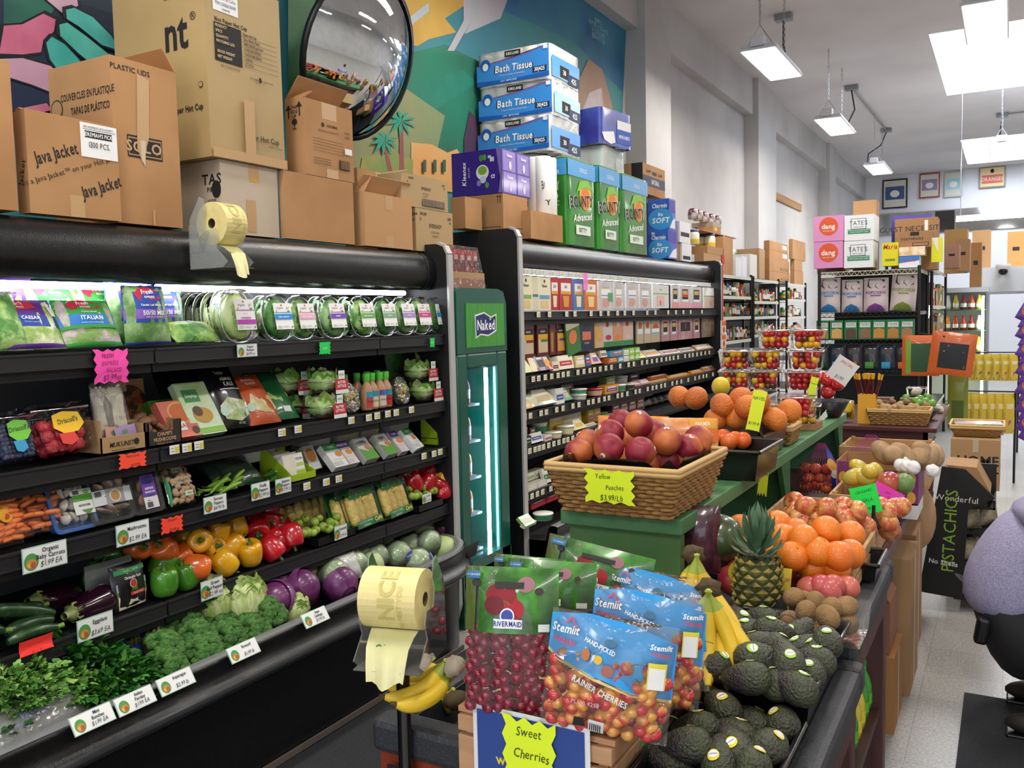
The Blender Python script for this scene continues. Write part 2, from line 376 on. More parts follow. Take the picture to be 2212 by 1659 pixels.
# ================================================================ coolers
blk=mat('131314',.28,c2='1a1a1b',ns=40,bump=.12,bs=260)
rail_m=mat('232325',.45);deck_m=mat('1b1b1c',.5)
def cooler(label,y0,y1,shelves,zt,zb,lipz,ends,backcol,seam):
    e=E('open_cooler',label,'cooler')
    XF,XB=-2.49,-3.12
    c=MB()
    c.add([(XB,y0,.0),(XB,y1,.0),(XB,y1,zb),(XB,y0,zb)],[(0,1,2,3)],backcol)
    c.add([(XB-.06,y0,0),(XB-.06,y1,0),(XB-.06,y1,zt),(XB-.06,y0,zt)],[(3,2,1,0)],BLKM)
    c.build('back_sheet',e)
    prof=[(XB-.06,zt),(-2.70,zt),(-2.62,zt-.005)]
    prof+=[(-2.62+.09*math.sin(a),zt-.09+.085*math.cos(a)-(.0 if a<1.6 else 0))for a in(.4,.8,1.2,1.57)]
    prof+=[(-2.53,zb+.06),(-2.55,zb+.015),(-2.58,zb),(-2.66,zb+.012),(XB,zb+.02)]
    k=len(prof)
    c=MB();c.grid(lambda u,v:(prof[round(v*(k-1))][0],y0+(y1-y0)*u,prof[round(v*(k-1))][1]),1,k-1,blk,True)
    for s in(y0+(y1-y0)*.997,):c.tube([(prof[i][0]+.002,s-.06,prof[i][1])for i in range(2,k-2)],.004,BLACK,5)
    c.build('canopy',e)
    t=MB();t.tube([(-2.70,y0+.05,zb-.012),(-2.70,y1-.05,zb-.012)],.012,glow('f6f9ff',TUBE_W),8)
    t.build('light_tube',e)
    for z in shelves:
        q=MB();q.box(XB,y0,z-.028,XF-.012,y1,z-.008,deck_m)
        s=MB()
        segs=[y0]+seam+[y1]
        for a,b_ in zip(segs,segs[1:]):
            q.box(XF-.016,a+.004,z-.05,XF-.003,b_-.004,z,rail_m)
            q.box(XF-.003,a+.004,z-.05,XF+.004,b_-.004,z-.046,rail_m);q.box(XF-.003,a+.004,z-.006,XF+.002,b_-.004,z,rail_m)
            q.box(XF-.03,a+.004,z-.08,XF-.02,b_-.004,z-.03,BLKM)
        q.build('shelf',e)
    pr=[(-2.31,0),(-2.31,.1),(-2.30,lipz-.17),(-2.27,lipz-.13),(-2.235,lipz-.115),(-2.225,lipz-.10),(-2.235,lipz-.085),(-2.26,lipz-.075),(-2.262,lipz-.02),(-2.258,lipz-.006),(-2.27,lipz)]
    ch=[(-2.27,lipz),(-2.305,lipz+.004),(-2.318,lipz-.012)]
    inn=[(-2.318,lipz-.012),(-2.34,lipz-.09),(XB,lipz-.10)]
    yc=y1-.38
    def sweep(mb,prof,m,inner=False):
        n=len(prof);st=[(y0,0)]+[(yc+(y1-yc)*math.sin(a),.24*(1-math.cos(a)))for a in[i*PI/2/8 for i in range(9)]]
        if inner:st=[(y0,0),(yc,0),(y1,0)]
        mb.grid(lambda u,v:(max(XB,prof[round(v*(n-1))][0]-st[round(u*(len(st)-1))][1]),st[round(u*(len(st)-1))][0],prof[round(v*(n-1))][1]),len(st)-1,n-1,m,True)
    c=MB();sweep(c,pr,blk);c.build('base',e)
    c=MB();sweep(c,ch,mat('9b9ea2',.3,.3));c.build('lip_trim',e)
    c=MB();sweep(c,inn,mat('2a2b2c',.5),True);c.build('deck',e)
    c=MB();sweep(c,[(-2.232,lipz-.118),(-2.2205,lipz-.103),(-2.2205,lipz-.098),(-2.232,lipz-.083)],mat('55575b',.25,.7));c.build('bumper',e)
    for yy in ends:
        p=[(-3.18,0),(-2.55,0),(-2.49,.06),(-2.465,.14),(-2.47,zt-.02),(-2.49,zt+.02),(-2.53,zt+.035),(-3.18,zt+.035)]
        MB().prism([(x,z)for x,z in p],-.035,BLKM,fr((0,yy,0),(1,0,0),(0,0,1))).build('end_panel',e)
        tr=MB();pts=[(-2.53,zt+.035),(-2.49,zt+.02),(-2.47,zt-.02),(-2.465,.14),(-2.49,.06),(-2.55,.0)]
        for(xa,za),(xb,zb_)in zip(pts,pts[1:]):
            d=V((xb-xa,0,zb_-za)).normalized();nn=V((-d.z,0,d.x))*.012
            if nn.x<0:nn=-nn
            tr.add([(xa,yy-.002,za),(xb,yy-.002,zb_),(xb,yy+.04,zb_),(xa,yy+.04,za),(xa+nn.x,yy-.002,za+nn.z),(xb+nn.x,yy-.002,zb_+nn.z),(xb+nn.x,yy+.04,zb_+nn.z),(xa+nn.x,yy+.04,za+nn.z)],
[(0,1,5,4),(4,5,6,7),(7,6,2,3),(0,4,7,3),(1,2,6,5)],ALU)
        tr.build('edge_trim',e)
    return e
SH1=[1.545,1.21,.975,.68]
cooler('long black open produce cooler with loaded shelves, nearest on the left',-1.2,3.75,SH1,1.965,1.77,.515,[3.75],mat('55565a',.35),[.78,2.0,3.22])
SH2=[1.655,1.275,1.06,.85,.575]
cooler('second black open cooler with cheese and deli meat, beyond the green drinks fridge',4.52,8.6,SH2,2.1,1.915,.41,[4.49,8.6],mat('c9cbd0',.4),[5.75,6.95,8.1])
# ================================================================ floor mats, mural, mirror, fridge, tables, riser
T('floor_mat',MB().box(-2.29,-1,0,-1.3,4.2,.012,mat('222224',.95,c2='34353a',ns=160,bump=.3,bs=300)),'dark ribbed floor mat in the aisle before the produce cooler','mat')
T('base_strip',MB().box(-2.306,-1.2,.012,-2.296,3.55,.035,mat('6d625a',.6)),'thin brown strip along the foot of the produce cooler','trim')
T('floor_mat',MB().box(-.14,1.2,0,.9,4.07,.01,mat('26272b',.95,c2='313238',ns=160,bump=.3,bs=300)),'dark grey floor mat by the kneeling person','mat')
WL=lambda*pp:[(q.y,q.z)for q in(at(px,py,x=XW+.004)for px,py in pp)]
mu=MB();WS=lambda x,y,h:V((XW+.004+h,x,y))
mg=lambda a,b_,s=2,r=(.3,.7):mat(a,.6,c2=b_,ns=s,nd=3,ramp=r)
yr=at(1345,200,x=XW).y
MUR=[
('p',WL((-420,-260),(640,-330),(1000,-160),(1352,66),(1338,400),(640,640),(-420,640)),mg('3f8f8c','2f6d88',.7)),
('p',WL((900,-60),(1130,-120),(1352,66),(1345,200),(1240,90),(1080,20)),mg('1f5f94','3a88a0',1.2)),
('p',WL((860,120),(960,96),(1030,130),(1040,330),(960,360),(860,330)),mg('2f5e4c','1f7d62',1.5)),
('p',WL((870,190),(1000,150),(1030,180),(900,260),(840,330),(820,250)),mg('2b8f76','226b58',2)),
('p',WL((700,280),(860,180),(960,250),(940,340),(760,380)),mg('5d8a6a','8f8f60',2)),
('p',WL((860,0),(870,-60),(1010,-60),(1005,10),(960,40),(985,70),(925,85),(900,100),(870,95)),mg('b58a35','c79f45',3)),
('p',WL((1000,-40),(1110,-40),(1080,40),(1000,75),(980,110),(965,110),(1000,45)),mg('bda9b5','a3b0b4',3)),
('p',WL((880,40),(925,5),(925,25),(880,60)),mg('b9b3c0','9db5b8',3)),
('p',WL((1228,330),(1232,250),(1250,170),(1270,128),(1300,150),(1322,230),(1326,340),(1290,390)),mg('a97c66','b08f70',3)),
('p',WL((1250,300),(1256,240),(1272,200),(1298,190),(1306,260),(1300,320)),mg('c9b3bd','e0d6d2',5)),
('p',WL((1232,330),(1240,250),(1262,235),(1280,260),(1260,340)),mg('d4cdd6','b9a0a8',4)),
('p',WL((886,400),(886,308),(930,312),(965,330),(985,322),(1000,345),(1000,420)),mg('d89a58','d3a46b',2)),
('p',WL((770,400),(780,340),(850,330),(890,345),(890,400)),mg('b79a4a','6d8f50',3)),
('p',WL((859,420),(861,272),(868,272),(872,420)),mg('a1553c','7b4a52',4)),
('p',WL((838,380),(826,320),(832,318),(848,380)),mg('a1553c','7b4a52',4)),
('p',WL((1000,300),(1012,240),(1030,260),(1030,330),(1000,336)),mg('5b3c58','35263c',4)),
]
for cx,cy,s in((864,262,34),(826,305,32)):
    for a in range(9):
        t=a*2*PI/9+.3
        ex,ey=cx+s*math.cos(t),cy+s*.9*math.sin(t)+6;nx,ny=-math.sin(t)*4,math.cos(t)*4
        MUR.append(('p',WL((cx,cy),((cx+ex)/2+nx,(cy+ey)/2+ny-4),(ex,ey),((cx+ex)/2-nx,(cy+ey)/2-ny-2)),mg('2fa17e','238a78',4)))
for x in(908,930,950):MUR.append(('p',WL((x,372),(x,346),(x+7,346),(x+7,372)),ink('3e5a48')))
DK=mat('121a22',.5)
MUR+=[('p',WL((-60,-40),(210,-60),(262,60),(262,240),(120,260),(-60,300)),mg('16242c','1b2c50',1)),
('p',WL((0,0),(60,-20),(110,20),(90,50),(40,62),(0,70)),mg('1e4a40','2c6b5e',3))]
def petal(pts,a,b_):
    q=WL(*pts);cx,cy=sum(p[0]for p in q)/len(q),sum(p[1]for p in q)/len(q)
    MUR.append(('p',[(cx+(x-cx)*1.16,cy+(y-cy)*1.16)for x,y in q],DK));MUR.append(('p',q,mg(a,b_,5)))
petal([(0,58),(40,55),(85,32),(112,45),(108,70),(85,90),(80,115),(40,120),(-10,118)],'b8577a','cf7a98')
petal([(60,-30),(150,-40),(160,15),(125,30),(95,5)],'b88fa8','c9a7b8')
petal([(-20,130),(40,128),(100,145),(150,190),(110,205),(60,185),(-20,160)],'c9a0b4','b78aa6')
petal([(90,95),(102,82),(130,98),(160,130),(178,158),(160,172),(120,160),(98,130)],'2f9d96','57b8ac')
petal([(118,56),(135,52),(175,80),(225,120),(236,150),(200,150),(160,118),(120,80)],'37a79c','6fc3b4')
petal([(132,24),(150,20),(190,40),(230,80),(248,112),(210,100),(160,60),(134,44)],'2f9d96','5cb8b0')
petal([(40,235),(90,225),(100,240),(60,250)],'b0567c','c77a98')
MUR.append(('p',WL((612,-20),(672,-20),(668,260),(612,260)),mg('1c6a2c','145222',2)))
MUR.append(('p',WL((672,-40),(735,-40),(730,140),(676,200)),mg('9fb39a','5a8f62',2)))
for k,tx in enumerate(('@MTS','OPTIK A STATE','A COLLAB','@BUSTYLE')):
    p=at(1285,48+k*12,x=XW+.004);MUR.append(('t',tx,p.y,p.z,.055,mat('7fb0c0',.6),{'j':.04,'b':1}))
deco(mu,WS,MUR,h0=.001,dh=.0006)
T('wall_mural',mu,'painted mural with palms, hills, sunset clouds and blossom on the left wall','mural')
mc=at(778,126,x=-2.98);nrm=V((.94,.0,-.34)).normalized();up=V((0,0,1));rr=up.cross(nrm).normalized();uu=nrm.cross(rr)
e=E('convex_mirror','large round convex security mirror above the cartons, in front of the mural','mirror',mc)
e.rotation_euler=M(((rr.x,uu.x,nrm.x),(rr.y,uu.y,nrm.y),(rr.z,uu.z,nrm.z))).to_euler()
RM=.41
MB().lathe([(RM*math.sin(t*.62/.62*PI/2/9*1.0)if False else RM*t/10,.15*(1-(t/10)**2))for t in range(10,-1,-1)],mat('e8ecee',.03,1),40).build('mirror_dome',e)
MB().lathe([(RM-.005,-.01),(RM+.014,-.012),(RM+.016,.012),(RM-.004,.016)],BLACK,40).build('rim',e)
MB().tube([(0,0,0),(0,.05,-.12),(-.02,.12,-.3)],.02,STEEL).build('bracket',e)
e=E('drinks_fridge','slim dark green drinks fridge with a glass door between the two coolers','fridge',(-2.45,3.80,0))
gd=mat('0b5745',.25,coat=.4);W_,H_=.51,1.78
SF=lambda x,y,h:V((.0+h,x,y))
def rrect(x0,y0,x1,y1,r,n=5):
    o=[]
    for cx,cy,a0 in((x1-r,y0+r,-PI/2),(x1-r,y1-r,0),(x0+r,y1-r,PI/2),(x0+r,y0+r,PI)):
        o+=[(cx+r*math.cos(a0+i*PI/2/n),cy+r*math.sin(a0+i*PI/2/n))for i in range(n+1)]
    return o
b=MB()
b.prism(rrect(0,0,W_,.34,.012),-.62,gd,M(((0,0,1,0),(1,0,0,0),(0,1,0,0),(0,0,0,1))))
YX=M(((0,0,1,0),(1,0,0,0),(0,1,0,0),(0,0,0,1)))
b.prism([(0,1.44),(W_,1.44),(W_,1.70),(W_-.03,1.765),(W_-.09,H_),(.03,H_),(0,1.76)],-.62,gd,YX)
b.box(-.62,0,.34,-.60,W_,1.44,gd);b.box(-.62,0,.34,-.04,.018,1.44,gd);b.box(-.62,W_-.018,.34,-.04,W_,1.44,gd)
b.build('body',e)
d=MB()
for q in((-.04,0,.20,.0,.095,1.44),(-.04,.40,.20,0,W_,1.44),(-.04,.095,.20,0,.40,.30),(-.04,.095,1.36,0,.40,1.44)):d.box(*q,gd)
do=d.build('door',e,bev=.012)
MB().box(-.022,.095,.30,-.018,.40,1.36,film('eaf4ff',.1,.05,0,0)).build('glass',do)
s=MB();s.box(-.06,.352,.32,-.045,.368,1.35,glow('eaf3ff',22));s.build('light_strip',e)
iw=MB();iw.add([(-.59,.02,.3),(-.59,.49,.3),(-.59,.49,1.4),(-.59,.02,1.4)],[(0,1,2,3)],mat('c9d6e6',.4));iw.add([(-.59,.02,.36),(-.06,.02,.36),(-.06,.02,1.4),(-.59,.02,1.4)],[(3,2,1,0)],mat('c9d6e6',.4));iw.build('liner',e)
q=MB();q.box(.0,.085,1.47,.006,.475,1.70,mat('4aa03c',.4,c2='3c8f35',ns=8,stretch=(1,6,.6)))
deco(q,lambda x,y,h:V((.006+h,x,y)),[('p',[(.17,1.515),(.22,1.533),(.30,1.525),(.385,1.55),(.39,1.645),(.33,1.63),(.26,1.655),(.165,1.64)],'eef0ee'),('p',[(.178,1.525),(.22,1.541),(.30,1.533),(.377,1.557),(.382,1.636),(.33,1.622),(.26,1.647),(.173,1.632)],'222a6c'),
('t','Naked',.277,1.585,.075,'ffffff',{'b':1,'sx':.85}),('e',.322,1.618,.012,.008,'9cc53a')])
q.build('brand_panel',e)
for i,z in enumerate((.36,.56,.76,.96,1.16)):
    MB().box(-.58,.02,z-.012,-.08,.33,z,film('dfe8f2',.3,.2,.3,0)).build('shelf',e)
FD=[]
for i,z in enumerate((.56,.76,.96,1.16)):
    for k in range(3):
        for r in range(2):
            c=(('d58a2a','5b4fae'),('c9a23a','3f57a8'),('b8763a','6a5fb8'),('8f4a3a','c9d0d8'))[i]
            m=MB().lathe([(0,0),(.028,0),(.03,.01),(.03,.09),(.026,.115),(.013,.135),(.013,.14)],mat(c[0],.25),12)
            m.lathe([(.0305,.03),(.0305,.08)],mat('e6e3da',.5),12);m.lathe([(.015,.138),(.015,.155),(0,.155)],mat(c[1],.4),12)
            T('juice_bottle',m,'%s juice bottle, %s from left in the %s row inside the green fridge'%(('amber','yellow','orange','dark red')[i],ORD[k],('front','rear')[r]),'bottle',(-2.45-.12-r*.12,3.80+.075+k*.085,z+.001),group='bottles in the drinks fridge')
rimm=mat('2c2d31',.5,c2='45474d',ns=220,ramp=(.5,.7),bump=.25,bs=350)
cherry=mat('7a2f1a',.45,c2='8d3a20',ns=2,nd=6,stretch=(8,8,.8),bump=.02)
dwood=mat('4b2c2b',.5,c2='5c3836',ns=3,nd=6,stretch=(6,6,.7))
def bin_table(label,x0,y0,x1,y1,z,well,panel,rim=.07,left=True):
    e=E('display_table',label,'table',(x0,y0,0));w,d=x1-x0,y1-y0
    t=MB()
    for q in((0,0,w,rim),(0,d-rim,w,d),(0,rim,rim,d-rim),(w-rim,rim,w,d-rim)):
        t.box(q[0],q[1],z-.075,q[2],q[3],z,rimm)
    t.build('rim',e,bev=.016)
    t=MB();t.box(rim,rim,z-well-.01,w-rim,d-rim,z-well,rimm)
    for q in((rim,rim,rim+.004,d-rim),(w-rim-.004,rim,w-rim,d-rim),(rim,rim,w-rim,rim+.004),(rim,d-rim-.004,w-rim,d-rim)):t.box(q[0],q[1],z-well,q[2],q[3],z-.01,rimm)
    t.build('tray_well',e)
    for x,y in((.02,.02),(w-.09,.02),(.02,d-.09),(w-.09,d-.09)):MB().box(x,y,0,x+.07,y+.07,z-.075,dwood).build('leg',e,bev=.004)
    if panel=='full':
        MB().box(.015,.03,.1,w-.015,.015,z-.07,cherry).build('front_panel',e);MB().box(.015,.03,.1,.03,d-.03,z-.07,cherry).build('side_panel',e)
    MB().box(w-.035,.05,z-.15,w-.015,d-.05,z-.07,dwood).build('apron',e)
    MB().box(.03,.03,.30,w-.03,d-.03,.32,dwood).build('lower_shelf',e)
    MB().box(.05,.03,.32,.07,d-.03,z-.1,BLKM).build('back_board',e)
    return e
bin_table('near display table with black rim and cherry-wood front, holding bananas',-1.2,1.47,-.295,2.27,.76,.09,'full')
bin_table('second display table with black rim, holding the pineapple and kiwis',-1.22,2.28,-.32,3.12,.80,.09,'open')
gw=mat('43784a',.55,c2='376840',ns=3,nd=6,stretch=(1.2,9,9),bump=.04,bs=12,ramp=(.3,.75));gw2=mat('4f8048',.55,c2='75804f',ns=2.2,nd=6,stretch=(7,7,.6),bump=.03,bs=12,ramp=(.45,.85))
gtop=mat('55885a',.5,c2='487c50',ns=2,nd=5,stretch=(9,.8,9))
e=E('green_riser','long green painted wooden riser shelf standing on the display tables','shelf',(0,0,0))
MB().box(-1.16,2.34,1.005,-.785,5.2,1.05,gtop).build('top_board',e,bev=.003)
MB().box(-1.145,2.37,.72,-.80,2.41,1.004,gw2).build('front_leg',e,bev=.003)
for y in(3.77,5.12):MB().box(-1.145,y,.72,-.80,y+.04,1.004,gw).build('support',e,bev=.003)
for y in(3.77,5.12):MB().prism([(0,0),(.13,0),(0,-.22)],.02,gw,fr((-.80,y-.0,1.004),(0,-1,0),(0,0,1))).build('gusset',e)
MB().box(-1.155,2.42,.9,-1.135,5.1,1.004,gw).build('back_rail',e)
mah=mat('4a2020',.38,c2='5a2a28',ns=2,nd=5,stretch=(1,7,7))
e=E('brown_table','low brown table under the fruit crates beyond the second display table','table',(-1.25,3.16,0))
MB().box(0,0,.70,.88,1.95,.735,dwood).build('table_top',e,bev=.004);MB().box(.84,.03,.64,.86,1.92,.70,dwood).build('apron',e)
for x,y in((.02,.03),(.80,.03),(.02,1.85),(.80,1.85)):MB().box(x,y,0,x+.06,y+.06,.70,dwood).build('leg',e)
e=E('mahogany_table','mahogany table with turned legs carrying the ginger basket','table',(-1.5,6.62,0))
MB().box(0,0,.775,1.08,1.5,.81,mah).build('table_top',e,bev=.008)
MB().box(.06,.06,.66,1.02,.09,.775,mah).build('apron',e);MB().box(.99,.06,.66,1.02,1.44,.775,mah).build('apron',e)
for x,y in((.1,.1),(.94,.1),(.1,1.4),(.94,1.4)):
    m=MB().box(x-.05,y-.05,.62,x+.05,y+.05,.775,mah)
    m.lathe([(.045,.62),(.05,.6),(.035,.585),(.045,.56),(.03,.54),(.05,.45),(.055,.40),(.04,.25),(.028,.12),(.036,.1),(.03,.06),(.035,0)],mah,14,TR(x,y,0));m.build('leg',e)
# ================================================================ cartons and packs on the coolers
TAPE=mat('c09a6c',.3);PALE=mat('cdbfa8',.8);CB2='b48a60'
def N(items,w,h):
    o=[]
    for it in items:
        k=it[0]
        if k in 'r':o.append((k,it[1]*w,it[2]*h,it[3]*w,it[4]*h,it[5]))
        elif k=='e':o.append((k,it[1]*w,it[2]*h,it[3]*h,it[4]*h,it[5]))
        elif k=='l':o.append((k,it[1]*w,it[2]*h,it[3]*w,it[4]*h,it[5]*h,it[6]))
        elif k=='p':o.append((k,[(x*w,y*h)for x,y in it[1]],it[2]))
        elif k=='t':o.append((k,it[1],it[2]*w,it[3]*h,it[4]*h,*it[5:]))
    return o
def carton_mb(w,d,h,col='b98d62',front=(),left=(),right=(),top=(),flap=None,tape='f',m=None):
    mb=MB();c=m or CARD(col)
    mb.box(-w/2,-d/2,0,w/2,d/2,h,c)
    F=flatS(fr((-w/2,-d/2,0),(1,0,0),(0,0,1)));Lf=flatS(fr((-w/2,d/2,0),(0,-1,0),(0,0,1)));Rt=flatS(fr((w/2,-d/2,0),(0,1,0),(0,0,1)))
    Tp=flatS(fr((-w/2,-d/2,h),(1,0,0),(0,1,0)))
    if 'f' in tape:deco(mb,F,N([('r',.42,.72,.58,1,TAPE)],w,h))
    if 'b' in tape:deco(mb,F,N([('r',.42,0,.58,.22,TAPE)],w,h))
    if 'c' in tape:deco(mb,F,[('l',w/2,h*.03,w/2,h*.97,.004,mat('8d6a45',.8))])
    deco(mb,F,N(front,w,h));deco(mb,Lf,N(left,d,h));deco(mb,Rt,N(right,d,h));deco(mb,Tp,N(top,w,d))
    if flap:
        for side,ang,L in flap:
            if side=='b':X=TR(0,d/2,h)@RX(ang);mb.box(-w/2,0,0,w/2,L,.004,c,X)
            elif side=='f':X=TR(0,-d/2,h)@RX(-ang);mb.box(-w/2,-L,0,w/2,0,.004,c,X)
            elif side=='r':X=TR(w/2,0,h)@RY(-ang);mb.box(0,-d/2,0,L,d/2,.004,c,X)
            elif side=='l':X=TR(-w/2,0,h)@RY(ang);mb.box(-L,-d/2,0,0,d/2,.004,c,X)
    return mb
def fit(xf,cx,ty,lx,rx,zb,dmax=.6):
    """a box standing along the coolers from three pixels of its top: near corner, left end, right end"""
    p=at(cx,ty,x=xf)
    w=solve(lambda t:(xf,p.y+t,p.z),0,rx,.01,3)
    d=dmax if lx is None else min(dmax,solve(lambda t:(xf-t,p.y,p.z),0,lx,.01,3))
    return p.y,w,d,p.z-zb
def shelfbox(name,label,cat,xf,cx,ty,lx,rx,zb,dmax=.6,group=None,dz=0,yaw=0,**k):
    y,w,d,h=fit(xf,cx,ty,lx,rx,zb,dmax)
    mb=carton_mb(w,d,h,**k)
    o=T(name,mb,label,cat,(xf-d/2,y+w/2,zb),(0,0,PI/2+yaw),group)
    return o,zb+h
Z1,Z2,XB_=1.967,2.137,-2.585
zt2=2.102
JJ=lambda x,y,s=.17:('t','Java Jacket',x,y,s,INK,{'b':1,'a':.36,'sl':.2,'j':.03,'sx':.62})
shelfbox('carton','plain brown carton at the far left end, cut off by the photo edge','box',-2.56,-150,90,-290,20,Z1,.35,tape='f')
o,_=shelfbox('carton','low brown carton printed with coffee sleeve lettering and a white 1300 PCS label','box',-2.57,52,234,28,252,Z1,.33,tape='b',flap=[('b',2.9,.03)],
front=[JJ(.30,.62),JJ(.78,.34),('t','Get a Java Jacket\u2122 on your Hot Java',.42,.46,.075,INK,{'a':.36,'al':'c'})],left=[('t','Jacket',.5,.4,.1,INK,{'a':1.3})])
y,w_,d_,h_=fit(-2.57,52,234,28,252,Z1,.33)
lb=MB();SFl=flatS(fr((-w_/2,-d_/2-.001,0),(1,0,0),(0,0,1)))
deco(lb,SFl,N([('r',.57,.63,.99,.98,'f1f1f0'),('r',.62,.83,.93,.90,INK),('t',"JEREMIAH'S PICK",.775,.865,.058,'f1f1f0',{'b':1,'sx':.72}),('t','PRE-ASSEMBLED JAVA JACKETS',.775,.94,.03,INK,{'sx':.8}),('l',.60,.915,.97,.915,.004,INK),('t','1300 PCS.',.775,.76,.085,INK,{'sx':.75})],w_,h_))
lb.build('shipping_label',o)
shelfbox('carton','tall brown carton of plastic lids with a torn tape strip','box',-2.60,236,117,103,379,Z1,.42,tape='',flap=[('r',2.2,.09)],
front=[('t','PLASTIC LIDS',.29,.94,.045,INK,{'b':1}),('r',.19,.41,.72,.545,INK),('r',.205,.422,.705,.533,'b98d62'),('r',.215,.43,.695,.525,INK),('t','SOLO',.44,.478,.092,'c39b70',{'b':1,'sx':1.05}),
('p',[(.38,.93),(.56,.90),(.52,.55),(.40,.38),(.33,.47)],TAPE),('p',[(.38,.52),(.46,.52),(.44,.36),(.39,.40)],PALE),('r',.52,.0,.55,.1,TAPE)],
left=[('t','COUVERCLES EN PLASTIQUE',.62,.80,.062,INK,{'b':1,'sx':.6}),('t','TAPAS DE PL\u00c1STICO',.66,.71,.062,INK,{'b':1,'sx':.6}),('e',.12,.74,.06,.06,INK),('e',.12,.74,.052,.052,'b98d62')])
_,zc5=shelfbox('carton','pale carton under the tall hot-cup carton, behind the upper bag roll','box',-2.62,474,343,385,598,Z1,.5,m=mat('c4b39d',.85),tape='',
front=[('r',.48,.82,.66,1,TAPE),('r',.50,.76,.66,.82,'d3a13a'),('r',.42,.05,.58,.5,TAPE)],left=[('t','TAS',.8,.74,.2,INK,{'b':1}),('t','PIRA',.8,.6,.09,INK,{'b':1}),('e',.9,.6,.09,.12,INK),('t','umble.',.8,.46,.07,INK),('t','Icars',.8,.35,.07,INK),('t','Sloath',.8,.24,.07,INK)])
hc=mat('b59a68',.55,c2='ab905f',ns=3)
y,w_,d_,h_=fit(-2.61,441,2,245,604,zc5+.002)
hh=h_+.16
row=[('PRODUCT','Paper Hot Cup'),('SPECS','16oz, 90mm, Paper'),('QUANTITY','1000 (20x50) pcs/case'),('MATCHING LIDS','C-KDL516 (White)'),('','C-KDL516B (Black)'),('GROSS WEIGHT','31.08 lbs'),('NET WEIGHT','27.78 lbs')]
fr_=[('r',.50,.935,1,.985,INK),('t','CUSTOM PRINT',.74,.960,.042,'d8c08c',{'b':1,'sx':.82}),('t','16oz Paper Hot Cup',.32,.712,.03,INK,{'b':1,'sx':.85}),
('r',.10,.50,.45,.695,INK)]
for i,(a,b_)in enumerate(row):
    yy=.680-i*.0265
    fr_+=[('t',a,.115,yy,.02,'d8c08c',{'b':1,'al':'l','sx':.8}),('t',b_,.475,yy,.02,INK,{'al':'l','b':1,'sx':.72}),('l',.46,yy-.013,.93,yy-.013,.0015,INK)]
fr_+=[('t','RECYCLABLE PAPER',.27,.475,.02,INK,{'sx':.7}),('t','live smart  the green way',.68,.455,.02,INK,{'sx':.8}),('e',.66,.455,.010,.016,INK),('t','Paper Hot Cup',.66,.14,.042,INK,{'b':1,'sx':.9}),('t','Made in Taiwan',.84,.105,.016,INK),('r',.42,.0,.56,.33,TAPE),('r',0,0,1,.05,TAPE)]
lf_=[('r',.42,.955,1,.985,INK),('t','CUSTOM',.7,.970,.03,'d8c08c',{'b':1}),('t','16oz Paper Hot Cup',.75,.845,.034,INK,{'b':1,'sx':.8}),('t','nt',.70,.66,.26,INK,{'b':1,'sx':.8}),('t','\u00ae',.88,.72,.06,INK),('t','Paper Hot Cup',.78,.26,.044,INK,{'b':1,'sx':.8}),('e',.93,.37,.016,.016,INK),('e',.93,.37,.013,.013,hc),('t','\u00a5',.1,.9,.05,INK)]
o=T('carton',carton_mb(w_,d_,hh,front=fr_,left=lf_,m=hc,tape=''),'tall mustard brown carton of paper hot cups with a product table printed on it','box',(-2.61-d_/2,y+w_/2,zc5+.002),(0,0,PI/2),bev=.01)
lb=MB();deco(lb,flatS(fr((-w_/2,-d_/2-.001,0),(1,0,0),(0,0,1))),N([('r',.10,.755,.42,.855,'eef1f3'),('t',"Jeremiah's Pick Coffee",.26,.825,.024,INK,{'sx':.62}),('t','ITEM CODE#C450190',.26,.795,.024,INK,{'sx':.62}),('t','54580198',.26,.77,.014,INK)],w_,hh));lb.build('shipping_label',o)
_,zk=shelfbox('carton','plain brown carton under the arrow-marked carton','box',-2.60,612,367,601,762,Z1,.4,tape='')
kf=[('r',.36,.78,.66,1,'c8a27a'),('r',.42,.0,.66,.12,'c8a27a'),('t','KIKKOMAN',.56,.70,.05,INK,{'b':1,'sx':.75}),('e',.37,.70,.03,.03,INK),('t','61306',.87,.66,.045,INK),('t','01067',.87,.60,.045,INK),('t','Pallet/Date-Code Serial Number SCF',.48,.62,.042,INK,{'sx':.62}),
('r',.68,.14,.9,.27,INK)]+[('l',.15,.50-i*.04,.78,.50-i*.04,.004,INK)for i in range(5)]+[('l',.15,.24-i*.035,.5,.24-i*.035,.006,INK)for i in range(3)]+[('r',.70+i*.02,.15,.708+i*.02,.26,CARD())for i in range(9)]+[('r',.78,.36,.93,.44,'ece9e4')]
shelfbox('carton','brown carton with THIS SIDE UP arrows and a glass symbol on its side','box',-2.60,654,208,615,760,zk+.002,.4,tape='',flap=[('b',2.3,.12),('l',2.6,.07)],front=kf,
left=[('t','THIS',.5,.88,.06,INK,{'b':1}),('t','SIDE',.5,.82,.06,INK,{'b':1}),('t','UP',.5,.76,.06,INK,{'b':1}),('l',.2,.74,.2,.86,.02,INK),('p',[(.05,.85),(.35,.85),(.2,.92)],INK),('l',.8,.76,.8,.89,.02,INK),('p',[(.65,.88),(.95,.88),(.8,.95)],INK),('e',.52,.69,.045,.04,INK),('l',.52,.60,.52,.69,.012,INK),('l',.42,.60,.62,.60,.012,INK)])
shelfbox('carton','brown carton with open top flaps left of the flashlight cartons','box',-2.59,786,413,763,889,Z1,.4,m=CARD('c3966a'),tape='fb',flap=[('l',2.2,.1),('b',2.2,.1)])
shelfbox('carton','brown carton standing behind the open-flapped carton','box',-2.90,771,362,740,862,Z1,.25,tape='f')
